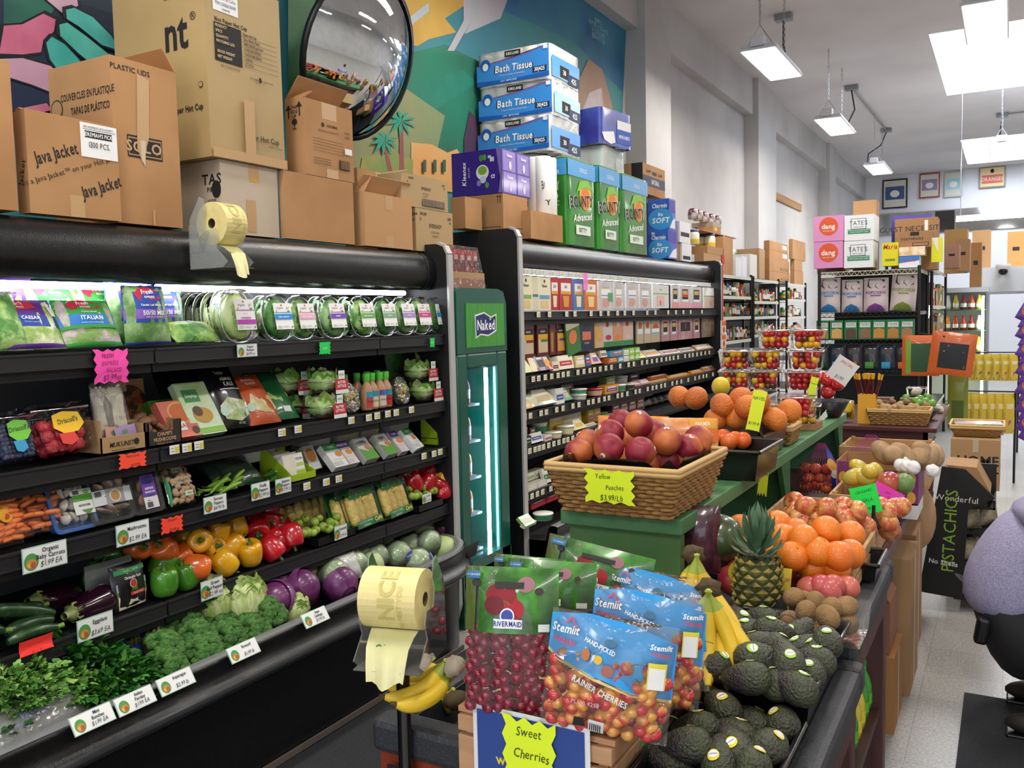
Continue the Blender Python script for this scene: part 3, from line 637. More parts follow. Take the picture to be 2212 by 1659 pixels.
EV=lambda s=1:[('t','EVEREADY',.52,.62,.13*s,INK,{'b':1,'sx':.8}),('t','EVEL15BP',.2,.88,.09,INK,{'b':1,'sx':.7}),('t','12',.12,.76,.1,INK),('t','12098',.9,.84,.09,INK,{'b':1,'sx':.7}),('t','01',.92,.74,.09,INK,{'b':1}),('t','10 LED Flashlight',.5,.47,.07,INK,{'sx':.7}),('t','10 Lampe WL',.5,.38,.07,INK,{'sx':.7})]
BC=[('r',.42,.08,.92,.3,INK)]+[('r',.43+i*.03,.09,.44+i*.03,.29,'d0b48f')for i in range(16)]
_,ze=shelfbox('carton','lower flashlight carton, directly on the cooler top','box',-2.60,897,448,886,977,Z1,.35,m=CARD('b89b72'),tape='',front=EV(),left=[('t','12094',.5,.85,.1,INK,{'b':1}),('t','01',.5,.72,.1,INK,{'b':1})])
shelfbox('carton','upper flashlight carton with a large barcode','box',-2.60,866,371,815,966,ze+.002,.35,m=CARD('b89b72'),tape='',front=EV()+BC,left=[('t','12094',.75,.6,.1,INK,{'b':1}),('t','01',.8,.48,.1,INK,{'b':1})],flap=[('l',2.8,.06)])
shelfbox('carton','plain brown carton between the flashlight cartons and the purple tissue pack','box',-2.72,1004,424,972,1040,Z2,.28,tape='')
o_,zb11=shelfbox('carton','brown carton with two arrows and a yellow sticker under the purple tissue pack','box',-2.62,1086,417,1009,1139,Z2,.6,tape='',left=[('l',.86,.74,.86,.93,.02,INK),('p',[(.83,.90),(.89,.90),(.86,.97)],INK),('l',.93,.74,.93,.93,.02,INK),('p',[(.90,.90),(.96,.90),(.93,.97)],INK),('r',.4,.0,.92,.12,INK),('r',.41,.0,.91,.1,CARD())],front=[('r',.3,0,.9,.12,INK),('r',.33,0,.87,.1,CARD())])
lb=MB();y,w_,d_,h_=fit(-2.62,1086,417,1009,1139,Z2,.6);deco(lb,flatS(fr((-w_/2-.001,d_/2,0),(0,-1,0),(0,0,1))),N([('p',[(.16,.48),(.24,.44),(.42,.76),(.36,.80)],'d9c64a'),('l',.22,.5,.38,.74,.03,'8a8440')],d_,h_));lb.build('sticker',o_)
KP=mat('3d2390',.3,coat=.3);KL=mat('8a74c4',.3,coat=.3)
kl=[('t','Kleenex',.25,.5,.15,'ffffff',{'b':1,'a':PI/2,'sl':.15}),('t','ultra soft',.345,.52,.06,'ffffff',{'a':PI/2}),('e',.62,.5,.17,.17,'e9efe8'),('e',.62,.54,.12,.10,'7fae3a'),('e',.63,.33,.08,.08,'c9d6e8'),('e',.60,.82,.055,.08,'3f8f35'),('e',.67,.83,.05,.07,'4f9f3f'),('e',.71,.2,.05,.07,'4f9f3f'),('e',.55,.26,.06,.07,'8f7fd0'),('t','12',.83,.38,.13,'ffffff',{'a':PI/2,'b':1}),
('p',[(.90,1),(1,1),(1,.0),(.93,.0),(.97,.35)],KL),('r',.74,.8,.8,.86,'dcd8ee'),('r',.78,.72,.86,.82,'dcd8ee')]
kf=[('r',.04,.52,.47,.97,KL),('r',.53,.52,.96,.97,KL),('r',.04,.03,.47,.48,KL),('r',.53,.03,.96,.48,KL)]+[('e',x,y_,.06,.1,'ddd8ee')for x in(.28,.76)for y_ in(.65,.16)]+[('t','Kleenex',x,y_,.1,'ffffff',{'b':1,'sx':.7})for x in(.26,.75)for y_ in(.87,.38)]
shelfbox('tissue_pack','purple shrink-wrapped pack of tissue boxes with green leaves and a globe','tissues',-2.62,1083,319,975,1144,zb11+.003,.7,m=KP,tape='',left=kl,front=kf)
_,z13=shelfbox('carton','small plain brown carton left of the green paper towel packs','box',-2.56,1146,453,None,1215,zt2,.3,tape='')
def rollpack(label,w,d,h,nx,ny,rr,rh,loc,rz,decos,left,wrapcol,cat='paper rolls',name='paper_towel_pack',vertical=True,group=None,tilt=0,wrap_open=.25):
    e=E(name,label,cat,loc,rz,group,tilt)
    rolls=[]
    pm=mat('f1f0ee',.9)
    proto=None
    for i in range(nx):
        for j in range(ny):
            x,y=-w/2+w*(i+.5)/nx,-d/2+d*(j+.5)/ny
            nz_=max(1,round(h/rh))
            if 0<i<nx-1 and 0<j<ny-1:continue
            if proto is None:
                proto=MB().lathe([(rr*.3,h*.96),(rr*.34,h),(rr*.9,h),(rr*.98,h-.008),(rr*.98,.008),(rr*.9,0)],pm,14).build('roll',e,(x,y,0))
            else:
                q=proto.copy();COL.objects.link(q);q.location=(x,y,0);q.parent=e
    wr=MB();n=28
    def ring(a,k=1.0):
        c,s=math.cos(a),math.sin(a);p=.16
        return(math.copysign(abs(c)**p,c)*(w/2+.004)*k,math.copysign(abs(s)**p,s)*(d/2+.004)*k)
    hw=h*(1-wrap_open*.3)
    wr.grid(lambda u,v:(*ring(u*2*PI+PI/4+.01),h*1.004*v),n,6,wrapcol,True,True)
    wr.add([(*ring(a*2*PI/n,1),h*1.006)for a in range(n)],[tuple(range(n))],CLEAR)
    deco(wr,flatS(fr((-w/2,-d/2-.006,0),(1,0,0),(0,0,1))),N(decos,w,h));deco(wr,flatS(fr((-w/2-.006,d/2,0),(0,-1,0),(0,0,1))),N(left,d,h))
    wr.build('wrapper',e)
    return e
BG=mat('2f8a24',.3,c2='1f6a1c',ns=4,coat=.3);BB=mat('3f98d6',.3,coat=.3)
BF=[('r',0,.80,1,.985,BB),('t','12 ROLLS',.55,.89,.07,'cfe6f5',{'b':1,'sx':.7}),('e',.62,.60,.17,.17,'e0b41c'),('e',.62,.57,.13,.13,'e07a1c'),('p',[(.3,.62),(.42,.76),(.7,.79),(.9,.68),(.7,.70),(.5,.68)],'7fbf3a'),('t','BOUNTY',.48,.52,.20,'e9efe4',{'b':1,'a':.10,'sx':.82}),('t','BOUNTY',.48,.52,.19,INK,{'b':1,'a':.10,'sx':.82}),('t','Advanced',.5,.34,.12,'f2f2ee',{'sl':.25,'a':.12,'b':1}),('r',.25,.13,.78,.24,'dfe9dc'),('t','BETTY',.5,.185,.07,INK,{'b':1})]
BL=[('r',0,.80,1,.985,BB),('t','12',.5,.90,.06,'e9f3fb',{'b':1}),('t','ROLLS',.5,.84,.05,'e9f3fb',{'b':1}),('t','THE',.5,.60,.03,'e9f3ea'),('t','MOST',.5,.55,.05,'e9f3ea',{'b':1}),('t','ABSORBENT',.5,.50,.028,'e9f3ea'),('t','& DURABLE',.5,.46,.028,'e9f3ea')]
for(cx,ty,lx,rx,lab)in((1224,338,1188,1283,'nearest green paper towel pack of the row of three, showing its narrow side'),(1292,356,1284,1336,'middle green paper towel pack of the row of three'),(1342,374,1337,1397,'farthest green paper towel pack of the row of three')):
    y,w_,d_,h_=fit(-2.58,cx,ty,lx,rx,zt2)
    d_=max(d_,.20);rollpack(lab,w_,d_,h_,3,2,min(w_/6,d_/4),h_,(-2.58-d_/2,y+w_/2,zt2),PI/2,BF,BL,BG)
y,w_,d_,h_=fit(-2.62,1178,338,1147,1192,z13+.002)
rollpack('green paper towel pack on the small carton, half hidden at the left of the row',w_+.05,d_,h_,2,2,.06,h_,(-2.62-d_/2,y+w_/2,z13+.002),PI/2,BF,[('r',0,.66,1,.98,BB),('t','LONGER',.5,.86,.05,'e9f3fb',{'b':1}),('t','Dropped on',.5,.80,.04,'e9f3fb'),('t','Real Surfaces',.5,.75,.04,'e9f3fb'),('e',.5,.22,.12,.1,'e0b41c'),('t','BOUNTY',.5,.2,.13,INK,{'b':1})],BG)
BTB=mat('3d8ede',.35,coat=.2);BTD=mat('1c5fb8',.35)
BTF=[('r',.05,.1,.95,.7,BTB),('r',.3,.16,.6,.5,INK),('t','30',.45,.33,.2,'e9eef5',{'b':1}),('r',.55,.06,.95,.36,'16294f'),('t','425',.75,.2,.22,'e9eef5',{'b':1})]
BTL=[('p',[(0,.06),(1,.06),(1,.98),(.72,.84),(.5,.76),(.28,.72),(0,.66)],BTB),('p',[(0,.06),(1,.06),(1,.2),(.5,.15),(0,.2)],BTD),('p',[(0,.66),(.28,.72),(.5,.76),(.72,.84),(1,.98),(1,.94),(.72,.81),(.5,.73),(.28,.69),(0,.63)],'7a5fb0'),
('r',.40,.80,.62,.97,INK),('t','KIRKLAND',.51,.885,.11,'f0f0f0',{'b':1,'sx':.75}),('t','Bath Tissue',.52,.48,.30,'16213f',{'b':1,'sl':.1,'sx':.88}),('t','Bath Tissue',.52,.48,.285,'ffffff',{'b':1,'sl':.1,'sx':.88}),('r',.78,.22,.97,.38,'16294f'),('t','30|425',.875,.30,.15,'ffffff',{'b':1,'sx':.8}),('e',.13,.66,.17,.17,BTD),('e',.13,.60,.10,.11,'f2f2f2'),('t','2 layers of softness and absorbency',.5,.29,.07,'cfe2f6',{'sx':.8}),('t','2-PLY  SEPTIC SAFE',.45,.12,.06,'e9f1fa',{'b':1}),('r',.93,.84,.99,.95,'e9ecef')]
y,w_,d_,h0_=fit(-2.70,1186,90,1030,1252,2.5)
zt_=2.5+h0_;zs=[at(1186,90,x=-2.7).z,at(1186,167,x=-2.7).z,at(1186,244,x=-2.7).z,at(1186,322,x=-2.7).z]
for i,lab in enumerate(('topmost','middle','lowest')):
    dy=(0,.01,-.006)[i]
    rollpack('%s white and blue bath tissue pack of the stack of three'%lab,w_,d_,zs[i]-zs[i+1]-.004,4,5,min(w_/8,d_/10),.12,(-2.70-d_/2,y+w_/2+dy,zs[i+1]),PI/2+(0,.03,-.02)[i],BTF,BTL,film('f6f8fa',.15,.1,.35),name='bath_tissue_pack')
hz=zs[3]-zt2-.004
rollpack('white paper roll pack under the bath tissue stack, behind the green towel packs',w_+.1,.42,hz,4,3,.07,hz,(-2.86-.19,y+w_/2+.1,zt2),PI/2,[],[],film('eef3f6',.2,.1,.4),name='paper_roll_pack')
p=at(1262,362,x=-2.72)
CB_=mat('3a3a9c',.3,coat=.3,c2='4c6cc8',ns=4)
rollpack('purple and blue toilet roll pack lying tilted on the pale teal pack',.46,.3,.27,3,2,.07,.2,(-2.86,at(1296,322,x=-2.86).y,at(1296,322,x=-2.86).z-.0),PI/2-.15,[('r',.5,.1,.98,.5,'2f57b8'),('r',.52,.5,.97,.75,'f0f0f2'),('t','MORE SHEETS',.75,.3,.13,'ffffff',{'b':1,'sx':.7}),('p',[(.02,.3),(.1,.1),(.3,.02),(.45,.1),(.4,.4)],'f2f2f4')],[],CB_,name='toilet_roll_pack')
ph=at(1296,322,x=-2.86)
rollpack('pale teal wrapped roll pack under the purple toilet roll pack',.42,.3,ph.z-zt2-.012,3,2,.065,.2,(-2.9,ph.y+.02,zt2),PI/2,[('t','12',.3,.7,.12,'2a8f9a',{'b':1}),('r',.55,.2,.95,.9,film('bfe3e0',.2,.1,.6))],[],film('c9ebe6',.2,.1,.5),name='paper_roll_pack')
_,zq=shelfbox('toilet_roll_pack','lower blue toilet roll pack at the right end of the cooler top','paper rolls',-2.58,1443,495,1397,1463,zt2,.6,m=mat('2b4fb8',.3,coat=.4,c2='3478d0',ns=3),tape='',left=[('e',.6,.35,.42,.35,'3d9ade'),('t','It\u2019s',.6,.5,.16,'ffffff',{'b':1}),('t','SOFT',.62,.3,.24,'ffffff',{'b':1,'sl':.1}),('t','30',.3,.88,.13,'ffffff',{'b':1}),('t','Charmin',.55,.74,.2,'ffffff',{'b':1,'sl':.2,'sx':.7})],front=[('p',[(.1,.05),(.9,.05),(.9,.4),(.5,.3)],'e9e9ee'),('r',.1,.55,.9,.95,'4b3fa0')])
shelfbox('toilet_roll_pack','upper blue toilet roll pack at the right end of the cooler top','paper rolls',-2.58,1445,428,1399,1459,zq+.003,.6,m=mat('2b4fb8',.3,coat=.4,c2='3478d0',ns=3),tape='',left=[('e',.6,.35,.42,.35,'3d9ade'),('t','It\u2019s',.6,.5,.16,'ffffff',{'b':1}),('t','SOFT',.62,.3,.24,'ffffff',{'b':1,'sl':.1}),('t','Charmin',.55,.78,.2,'ffffff',{'b':1,'sl':.2,'sx':.7})],front=[('p',[(.1,.05),(.9,.05),(.9,.4),(.5,.3)],'e9e9ee'),('r',.1,.55,.9,.95,'4b3fa0')])
pz=at(1387,421,x=-2.75).z
_,zh=shelfbox('carton','plain carton hidden under the NATURAL carton behind the towel packs','box',-2.80,1388,421,1345,1436,zt2,.3,tape='')
shelfbox('carton','brown carton with a dark NATURAL band beside the wall','box',-2.75,1388,350,1340,1436,zh+.002,.4,tape='',front=[('r',0,.28,1,.62,'1d2347'),('t','NATURAL',.55,.45,.22,'e2ddd0',{'b':1,'sx':.7}),('t','Kettle',.25,.78,.15,INK,{'b':1,'a':.1}),('t','Kettle',.78,.76,.15,INK,{'b':1,'a':.1}),('r',.42,.70,.6,.80,INK)],left=[('r',.5,0,1,1,INK)])
zf=1.782
e=E('canned_drink_pack','shrink-wrapped red drink pack in a brown tray on top of the green fridge','drink pack',(-2.70,4.02,zf),PI/2)
MB().frustum(.36,.36,.36,.36,.085,CARD('b59070'),open_top=False).build('tray',e)
cn=MB().lathe([(0,0),(.026,0),(.031,.01),(.031,.105),(.026,.12),(0,.12)],mat('b3202a',.3,.3),14)
deco(cn,lambda x,y,h:V((.0315*math.sin(x/.0315),-(.0315+h)*math.cos(x/.0315),y)),[('r',-.02,.03,.02,.06,INK),('r',-.02,.065,.02,.09,'e9e4df')],4)
for i in range(5):
    for j in range(5):
        if 0<i<4 and 0<j<4:continue
        if i==0 and j==0:cp=cn.build('can',e,(-.13,-.13,.086))
        else:q=cp.copy();COL.objects.link(q);q.parent=e;q.location=(-.13+i*.065,-.13+j*.065,.086)
MB().frustum(.375,.375,.31,.31,.225,film('ffe9e9',.2,.1,.06,.6,20)).build('shrink_wrap',e)
# ================================================================ produce in the left cooler
XS=-2.49
def yat(px,py,x):return at(px,py,x=x).y
def pouchS(w,h,d,p=.5,q=.45,tap=0):
    def S(x,y,o):
        u=max(-1,min(1,2*x/w));v=max(0,min(1,y/h))
        b=d/2*(max(0,1-u*u)**p)*(math.sin(PI*v)**q if 0<v<1 else 0)
        rip=.04*d*math.sin(9*v+5*u)*math.cos(7*u-3*v)
        return V((x*(1-tap*v),-b-rip-o,y))
    return S
def pouch(w,h,d,m,decos=(),tap=0,back=None,q=.45,sub=5):
    """pillow bag standing on its base, printed front towards -y"""
    mb=MB();S=pouchS(w,h,d,q=q,tap=tap)
    mb.grid(lambda u,v:S((u-.5)*w,v*h,0),10,12,m)
    def Bk(u,v):
        p=S((.5-u)*w,v*h,0);return V((p.x,-p.y*.8+.002,p.z))
    mb.grid(Bk,10,12,back or m)
    S2=lambda x,y,o:S(x-w/2,y,o)
    deco(mb,S2,N(decos,w,h),sub=sub,h0=.0015,dh=.0006)
    return mb
def leaf(mb,p,d,n,L,W,m):
    d=V(d).normalized();n=V(n);s=d.cross(n)
    s=s.normalized()if s.length>1e-5 else V((1,0,0));n=s.cross(d)
    p=V(p)
    mb.add([p,p+d*L*.35+s*W/2+n*W*.12,p+d*L*.75+s*W*.4+n*W*.05,p+d*L-n*L*.12,p+d*L*.75-s*W*.4+n*W*.05,p+d*L*.35-s*W/2+n*W*.12,p+d*L*.5-n*W*.1],
[(0,1,6),(1,2,6),(2,3,6),(3,4,6),(4,5,6),(5,0,6)],m,True)
def rv():return V((R.gauss(0,1),R.gauss(0,1),R.gauss(0,1))).normalized()
GR=[mat(c,.5,spec=.3)for c in('3f7a2a','5a9a38','79b34a','2c5e24','8fbf5e')]
ROM=mat('a9c96a',.5,c2='dfe9b0',ns=14,bump=.3,bs=40)
SPI=mat('2f6a2a',.5,c2='5a9440',ns=20,bump=.4,bs=50)
SAL=mat('8fb35a',.5,c2='e4e9c0',ns=26,ramp=(.4,.6),bump=.4,bs=50)
SALP=mat('7fa656',.5,c2='cdb9c4',ns=22,ramp=(.45,.62),bump=.4,bs=50)
MIX=mat('4f8a3c',.5,c2='a9cf7c',ns=24,ramp=(.42,.6),bump=.4,bs=50)
TOP=film('ffffff',.25,.12,.10,.6,40)
FX=lambda cx,cy,s,it=0:[('p',[(cx-.30*s,cy+.02*s),(cx-.2*s,cy+.11*s),(cx,cy+.15*s),(cx+.24*s,cy+.1*s),(cx+.32*s,cy-.07*s),(cx+.1*s,cy-.1*s),(cx-.24*s,cy-.09*s)],'c42a45'),('t','Fresh',cx,cy+.055*s,.115*s,'ffffff',{'b':1,'sl':.15,'a':.05}),('t','EXPRESS',cx+.02*s,cy-.045*s,.055*s,'ffffff',{'b':1})]
PUR,BLU,GRN='5b2a8c','2b4aa8','2f9a3a'
def sbag(label,px,py,x,w,h,d,m,decos,tilt=-.42,yaw=0,z=SH1[0],**k):
    return T('salad_bag',pouch(w,h,d,m,decos,**k),label,'salad',(x,yat(px,py,x),z+.012),(tilt,0,PI/2+yaw))
CAE=[('r',0,.46,1,1,PUR),('r',0,.40,1,.62,BLU),('e',.0,.34,.26,.26,'8fb04f'),('e',.0,.34,.24,.24,MIX)]+FX(.42,.82,.9)+[('t','CAESAR',.55,.55,.09,'ffffff',{'b':1}),('t','Romaine Lettuce',.55,.47,.04,'cfd8f0'),('p',[(.85,.86),(.98,.76),(.99,.62),(.9,.60)],'e9e4d8'),('r',0,.0,1,.06,PUR)]
ITA=[('r',0,.5,1,1,GRN),('r',0,.38,1,.64,'2b7ac8'),('r',0,.0,1,.07,GRN)]+FX(.46,.84,.95)+[('t','Crunchy Blends',.5,.68,.05,'e9f3e4',{'sl':.2}),('t','ITALIAN',.52,.55,.12,'ffffff',{'b':1}),('t','Romaine Lettuce  Red Cabbage',.5,.45,.035,'e4ecf8'),('r',0,.34,1,.40,GRN)]
FIF=[('r',0,.36,1,1,BLU),('r',0,.42,1,.58,'8a62c0'),('r',0,0,1,.04,BLU)]+FX(.48,.83,.95)+[('t','Tender Leaf Blends',.5,.65,.05,'ffffff',{'sl':.2,'b':1}),('t','50/50 MIX',.55,.515,.105,'ffffff',{'b':1}),('t','Baby Spinach  Spring Mix',.55,.45,.035,'e9e0f6'),('e',.9,.9,.03,.03,'dfe6f6')]
SPRING=mat('5f8f4a',.5,c2='a3c58a',ns=18,ramp=(.42,.6),bump=.5,bs=30)
sbag('purple topped caesar salad bag at the front left of the top produce shelf',68,690,-2.535,.21,.17,.05,SAL,CAE,tilt=-.5)
sbag('second purple caesar salad bag, standing behind the front caesar bag',8,650,-2.70,.25,.23,.08,SAL,CAE,tilt=-.25)
sbag('third purple caesar salad bag, farthest back at the left edge',40,640,-2.80,.25,.22,.07,SAL,CAE,tilt=-.1)
sbag('blue and green italian salad bag at the front of the top produce shelf',203,690,-2.535,.20,.165,.05,SALP,ITA,tilt=-.45)
sbag('second green italian salad bag, behind the front italian bag',132,670,-2.70,.22,.22,.08,SALP,ITA,tilt=-.3,yaw=.15)
sbag('third green italian salad bag, close to the standing blue salad bag',232,650,-2.75,.22,.22,.08,SALP,ITA,tilt=-.3)
sbag('tall blue and purple spring mix salad bag standing on the top produce shelf',319,680,-2.54,.185,.20,.07,SPRING,FIF,tilt=-.12,tap=.12)
sbag('second blue and purple spring mix bag, behind the standing one',292,670,-2.69,.19,.22,.09,SPRING,FIF,tilt=-.12,yaw=-.2)
sbag('third spring mix bag, just visible right of the standing one',352,660,-2.76,.19,.21,.09,SPRING,FIF,tilt=-.1)
sbag('clear salad bag cut off at the left photo edge',-2,735,-2.53,.2,.2,.08,MIX,[('r',0,.8,1,1,TOP)],tilt=-.5)
T('salad_bag',pouch(.20,.11,.06,mat('3f7a34',.5,c2='8fb35a',ns=26,bump=.4),[('p',[(.02,.5),(.98,.42),(.9,.78),(.5,.96),(.12,.86)],'e8d21a'),('t','SALAD GREENS',.45,.72,.1,'8a7a14'),('e',.52,.82,.06,.1,'5a7ab0')]),'low yellow labelled bag of greens lying beside the romaine pack','salad',(-2.52,yat(432,735,-2.52),SH1[0]+.015),(-.9,0,PI/2))
def egg(w,h,n=26,pw=2.6):
    o=[]
    for i in range(n):
        a=i*2*PI/n;c,s=math.cos(a),math.sin(a)
        k=1-.18*max(0,s)**2
        o.append((math.copysign(abs(c)**(2/pw),c)*w/2*k,h/2+math.copysign(abs(s)**(2/pw),s)*h/2))
    return o
def leafpack(name,label,loc,rot,w,h,d,greens,lab,group=None,nleaf=60,key=None):
    e=E(name,label,'salad',loc,rot[2],group,rot[0])
    out=egg(w,h);sh=MB()
    n=len(out)
    for(k0,y0,k1,y1)in((1.0,0,.98,-d*.45),(.98,-d*.45,.84,-d*.5),(1.0,0,.9,d*.5)):
        sh.add([(x*k0,y0,h/2+(z-h/2)*k0)for x,z in out]+[(x*k1,y1,h/2+(z-h/2)*k1)for x,z in out],[(i,(i+1)%n,n+(i+1)%n,n+i)for i in range(n)],CLEAR,True)
    sh.add([(x*.84,-d*.5,h/2+(z-h/2)*.84)for x,z in out],[tuple(range(n))],CLEAR)
    sh.tube([(x*1.02,0,h/2+(z-h/2)*1.02)for x,z in out]+[(out[0][0]*1.02,0,h/2+(out[0][1]-h/2)*1.02)],.0035,film('ffffff',.5,.05,.15,0),5)
    sh.build('clear_shell',e)
    g=MB()
    g.ell((0,0,h*.48),(w*.43,d*.36,h*.44),greens,12,9,fn=lambda a,t:1+.06*math.sin(5*a+3*t))
    for i in range(nleaf):
        x,z=R.uniform(-.3,.3)*w,R.uniform(.12,.78)*h
        leaf(g,(x,-d*R.uniform(.25,.33),z),(-x*12+R.uniform(-.5,.5),-.05,(h*.45-z)*12+R.uniform(-.5,.5)),(0,-1,R.uniform(-.4,.4)),R.uniform(.02,.035),R.uniform(.01,.02),R.choice(GR if key is None else key))
    g.build('greens',e)
    l=MB();deco(l,flatS(fr((-w/2,-d*.5-.001,0),(1,0,0),(0,0,1))),N(lab,w,h));l.build('front_label',e)
    return e
def OG(bar,name,col=None,y0=.2,y1=.78):
    hh=y1-y0
    f=lambda t:y0+hh*t
    o=[('r',.2,y0,.82,y1,'f4f4f2'),('t','organic',.42,f(.82),.075,'4a4a4a',{'sx':.8}),('t','girl',.69,f(.82),.075,'c4404f',{'sx':.8}),('e',.48,f(.92),.02,.02,'d24a4a'),('r',.22,f(.63),.80,f(.655),bar),('e',.7,f(.69),.035,.02,'5aa53a'),('e',.28,f(.70),.02,.015,'e0952f')]
    if col:o+=[('r',.2,f(.38),.82,f(.58),col),('t',name,.5,f(.48),.05,'ffffff',{'b':1})]
    else:o+=[('t','hearts',.5,f(.53),.04,'d06a9a'),('t',name,.5,f(.40),.075,'b03aa0',{'b':1,'sx':.9}),('r',.2,f(.19),.82,f(.33),'b93fb5')]
    o+=[('r',.24,f(.06),.38,f(.14),'cfcfcc'),('r',.44,f(.08),.62,f(.13),'d8d8d4'),('e',.74,f(.08),.02,.02,'6a6a6a')]
    return o
ROML=[mat(c,.5)for c in('a5c765','c9dc92','8fb84e','e0e8bd')]
zz=SH1[0]+.006
leafpack('romaine_pack','clear romaine heart pack with a magenta labelled front, above the Organic Romaine card',(-2.535,yat(517,690,-2.535),zz),(-.15,0,PI/2),.155,.20,.09,ROM,OG('b93fb5','romaine'),key=ROML)
for i,(px,x)in enumerate(((492,-2.67),(470,-2.78),(452,-2.87),(434,-2.95),(418,-3.0))):
    leafpack('romaine_pack','clear romaine pack, %s in the line behind the front romaine pack'%ORD[i],(x,yat(px,690,x),zz),(-.08,0,PI/2),.155,.20,.08,ROM,OG('b93fb5','romaine'),key=ROML,nleaf=20,group='romaine packs in line')
PK=[(604,-2.525,'blue',OG('2f8fd0','baby spinach','1f8fd8'),SPI,'clear spinach pack with a blue banded label'),(655,-2.56,'pink',OG('d66aa8','baby arugula','f0b9d4'),MIX,'clear greens pack with a pale pink label, right of the blue label'),
(722,-2.535,'violet',OG('7a4ab0','50/50!','7a4ab8'),SPRING,'clear mixed greens pack with a violet banded label'),(787,-2.535,'green',OG('5aa53a','super greens','6fae5a'),MIX,'clear greens pack with a green label, right of the violet label'),
(834,-2.535,'w',OG('5aa53a','butter','7fae8a'),SPI,'clear greens pack with a mostly white label, fifth of the front row'),(876,-2.535,'v',OG('7a4ab0','50/50!','a98fd0'),SPRING,'clear greens pack with a pale violet label, near the right end'),
(910,-2.535,'m',OG('c43f8f','baby kale','d8408f'),MIX,'clear greens pack with a strong magenta band, next to last in the row'),(948,-2.535,'b',OG('2f8fd0','spinach','1f8fd8'),SPI,'clear spinach pack with a blue label at the right end, by the end panel')]
for px,x,_,lab,gr,l in PK:leafpack('greens_pack',l,(x,yat(px,690,x),zz),(-.2,0,PI/2-.12),.14,.182,.08,gr,lab)
for i,px in enumerate((572,690,752)):
    leafpack('greens_pack','clear greens pack without visible label, %s of those behind the labelled front row'%ORD[i],(-2.68,yat(px,680,-2.68),zz),(-.1,0,PI/2),.14,.18,.08,SPI,[],nleaf=25)
z2=SH1[1]+.004
def punnet(name,label,cat,loc,rot,w,d,h,fill,lab=(),lid=True,group=None,fruit='berry'):
    """clear plastic box of fruit; fill = list of (x, y, z, r, material, squash)"""
    e=E(name,label,cat,loc,rot[2],group,rot[0])
    s=MB();s.frustum(w*.86,d*.84,w,d,h,CLEAR,open_top=True)
    s.tube([(x*w/2,y*d/2,h)for x,y in((-1,-1),(1,-1),(1,1),(-1,1),(-1,-1))],.004,film('ffffff',.4,.05,.12,0),5)
    if lid:s.frustum(w*1.02,d*1.02,w*.92,d*.9,h*.16,CLEAR,X=TR(0,0,h))
    s.build('clear_box',e)
    protos={}
    for x,y,z,r,m,q in fill:
        k=(m.name,round(r,3),q)
        if k not in protos:
            protos[k]=MB().ell((0,0,0),(r,r,r*q),m,10,7).build(fruit,e,(x,y,z),(R.uniform(-1,1),R.uniform(-1,1),R.uniform(0,3)))
        else:
            o=protos[k].copy();COL.objects.link(o);o.parent=e;o.location=(x,y,z);o.rotation_euler=(R.uniform(-1,1),R.uniform(-1,1),R.uniform(0,3))
    if lab:
        l=MB();deco(l,flatS(fr((-w/2,-d/2-.002,0),(1,0,0),(0,0,1))),N(lab,w,h));l.build('front_label',e)
    return e
def fillbox(w,d,h,r,mats,n,q=1.0,front=True):
    o=[]
    nx=max(1,round(w*.86/(1.85*r)));nz=max(1,int(h/(1.55*r)));ny=2
    for k in range(nz):
        for i in range(nx):
            for j in range(ny):
                if len(o)>=n*1.6:return o
                zz_=r+k*1.5*r
                sc_=.84+.14*zz_/h
                o.append(((-w/2*sc_+r+(w*sc_-2*r)*(i+.5+R.uniform(-.2,.2))/nx),(-d/2*sc_+r*1.1+j*1.6*r)if front else R.uniform(-.3,.3)*d,min(zz_,h-r*.6),r,R.choice(mats),q))
    return o
blue=[mat('2f3550',.6,c2='4a5270',ns=60),mat('3a4160',.6)]
strw=[mat('b32234',.4,c2='c93a40',ns=30,bump=.3,bs=220),mat('c22f3c',.4,bump=.3,bs=220)]
DB=lambda c,c2:[('p',[(.28,.55),(.3,.85),(.5,.93),(.78,.88),(.84,.6),(.7,.42),(.45,.38)],c),('p',[(.34,.40),(.62,.40),(.66,.2),(.5,.1),(.36,.16)],c2),('t',"Driscoll's",.55,.70,.17,'3f5a2a',{'b':1,'sl':.2,'a':.1,'sx':.8})]
lean=-1.05
punnet('blueberry_box','clear blueberry box with a green label leaning at the front left of the second shelf','berries',(-2.535,yat(30,990,-2.535),z2+.02),(-.35,0,PI/2+.05),.125,.10,.12,fillbox(.125,.1,.11,.0085,blue,90),DB('6fbf3a','2f8fc0'),fruit='blueberry')
for i,(px,zz_)in enumerate(((12,.0),(12,.075))):
    punnet('blueberry_box','clear blueberry box behind the green labelled one, %s of the two stacked'%('lower','upper')[i],'berries',(-2.68,yat(px,930,-2.68),z2+zz_),(0,0,PI/2),.13,.11,.07,fillbox(.13,.11,.06,.0085,blue,50),fruit='blueberry')
punnet('strawberry_box','clear strawberry box with a yellow and red label at the front of the second shelf','berries',(-2.535,yat(135,985,-2.535),z2+.02),(-.35,0,PI/2+.05),.19,.10,.13,fillbox(.19,.1,.12,.021,strw,34,1.15),DB('e8b81c','d0352f'),fruit='strawberry')
punnet('strawberry_box','clear strawberry box lying behind the yellow labelled one','berries',(-2.70,yat(100,920,-2.70),z2),(0,0,PI/2),.2,.14,.085,fillbox(.2,.14,.08,.021,strw,20,1.15),[('r',.0,.88,.35,1.02,'c9a21c')],fruit='strawberry')
mush=mat('8a6547',.6,c2='a27a58',ns=12);mushw=mat('d9d2c6',.6,c2='c4b9a8',ns=12)
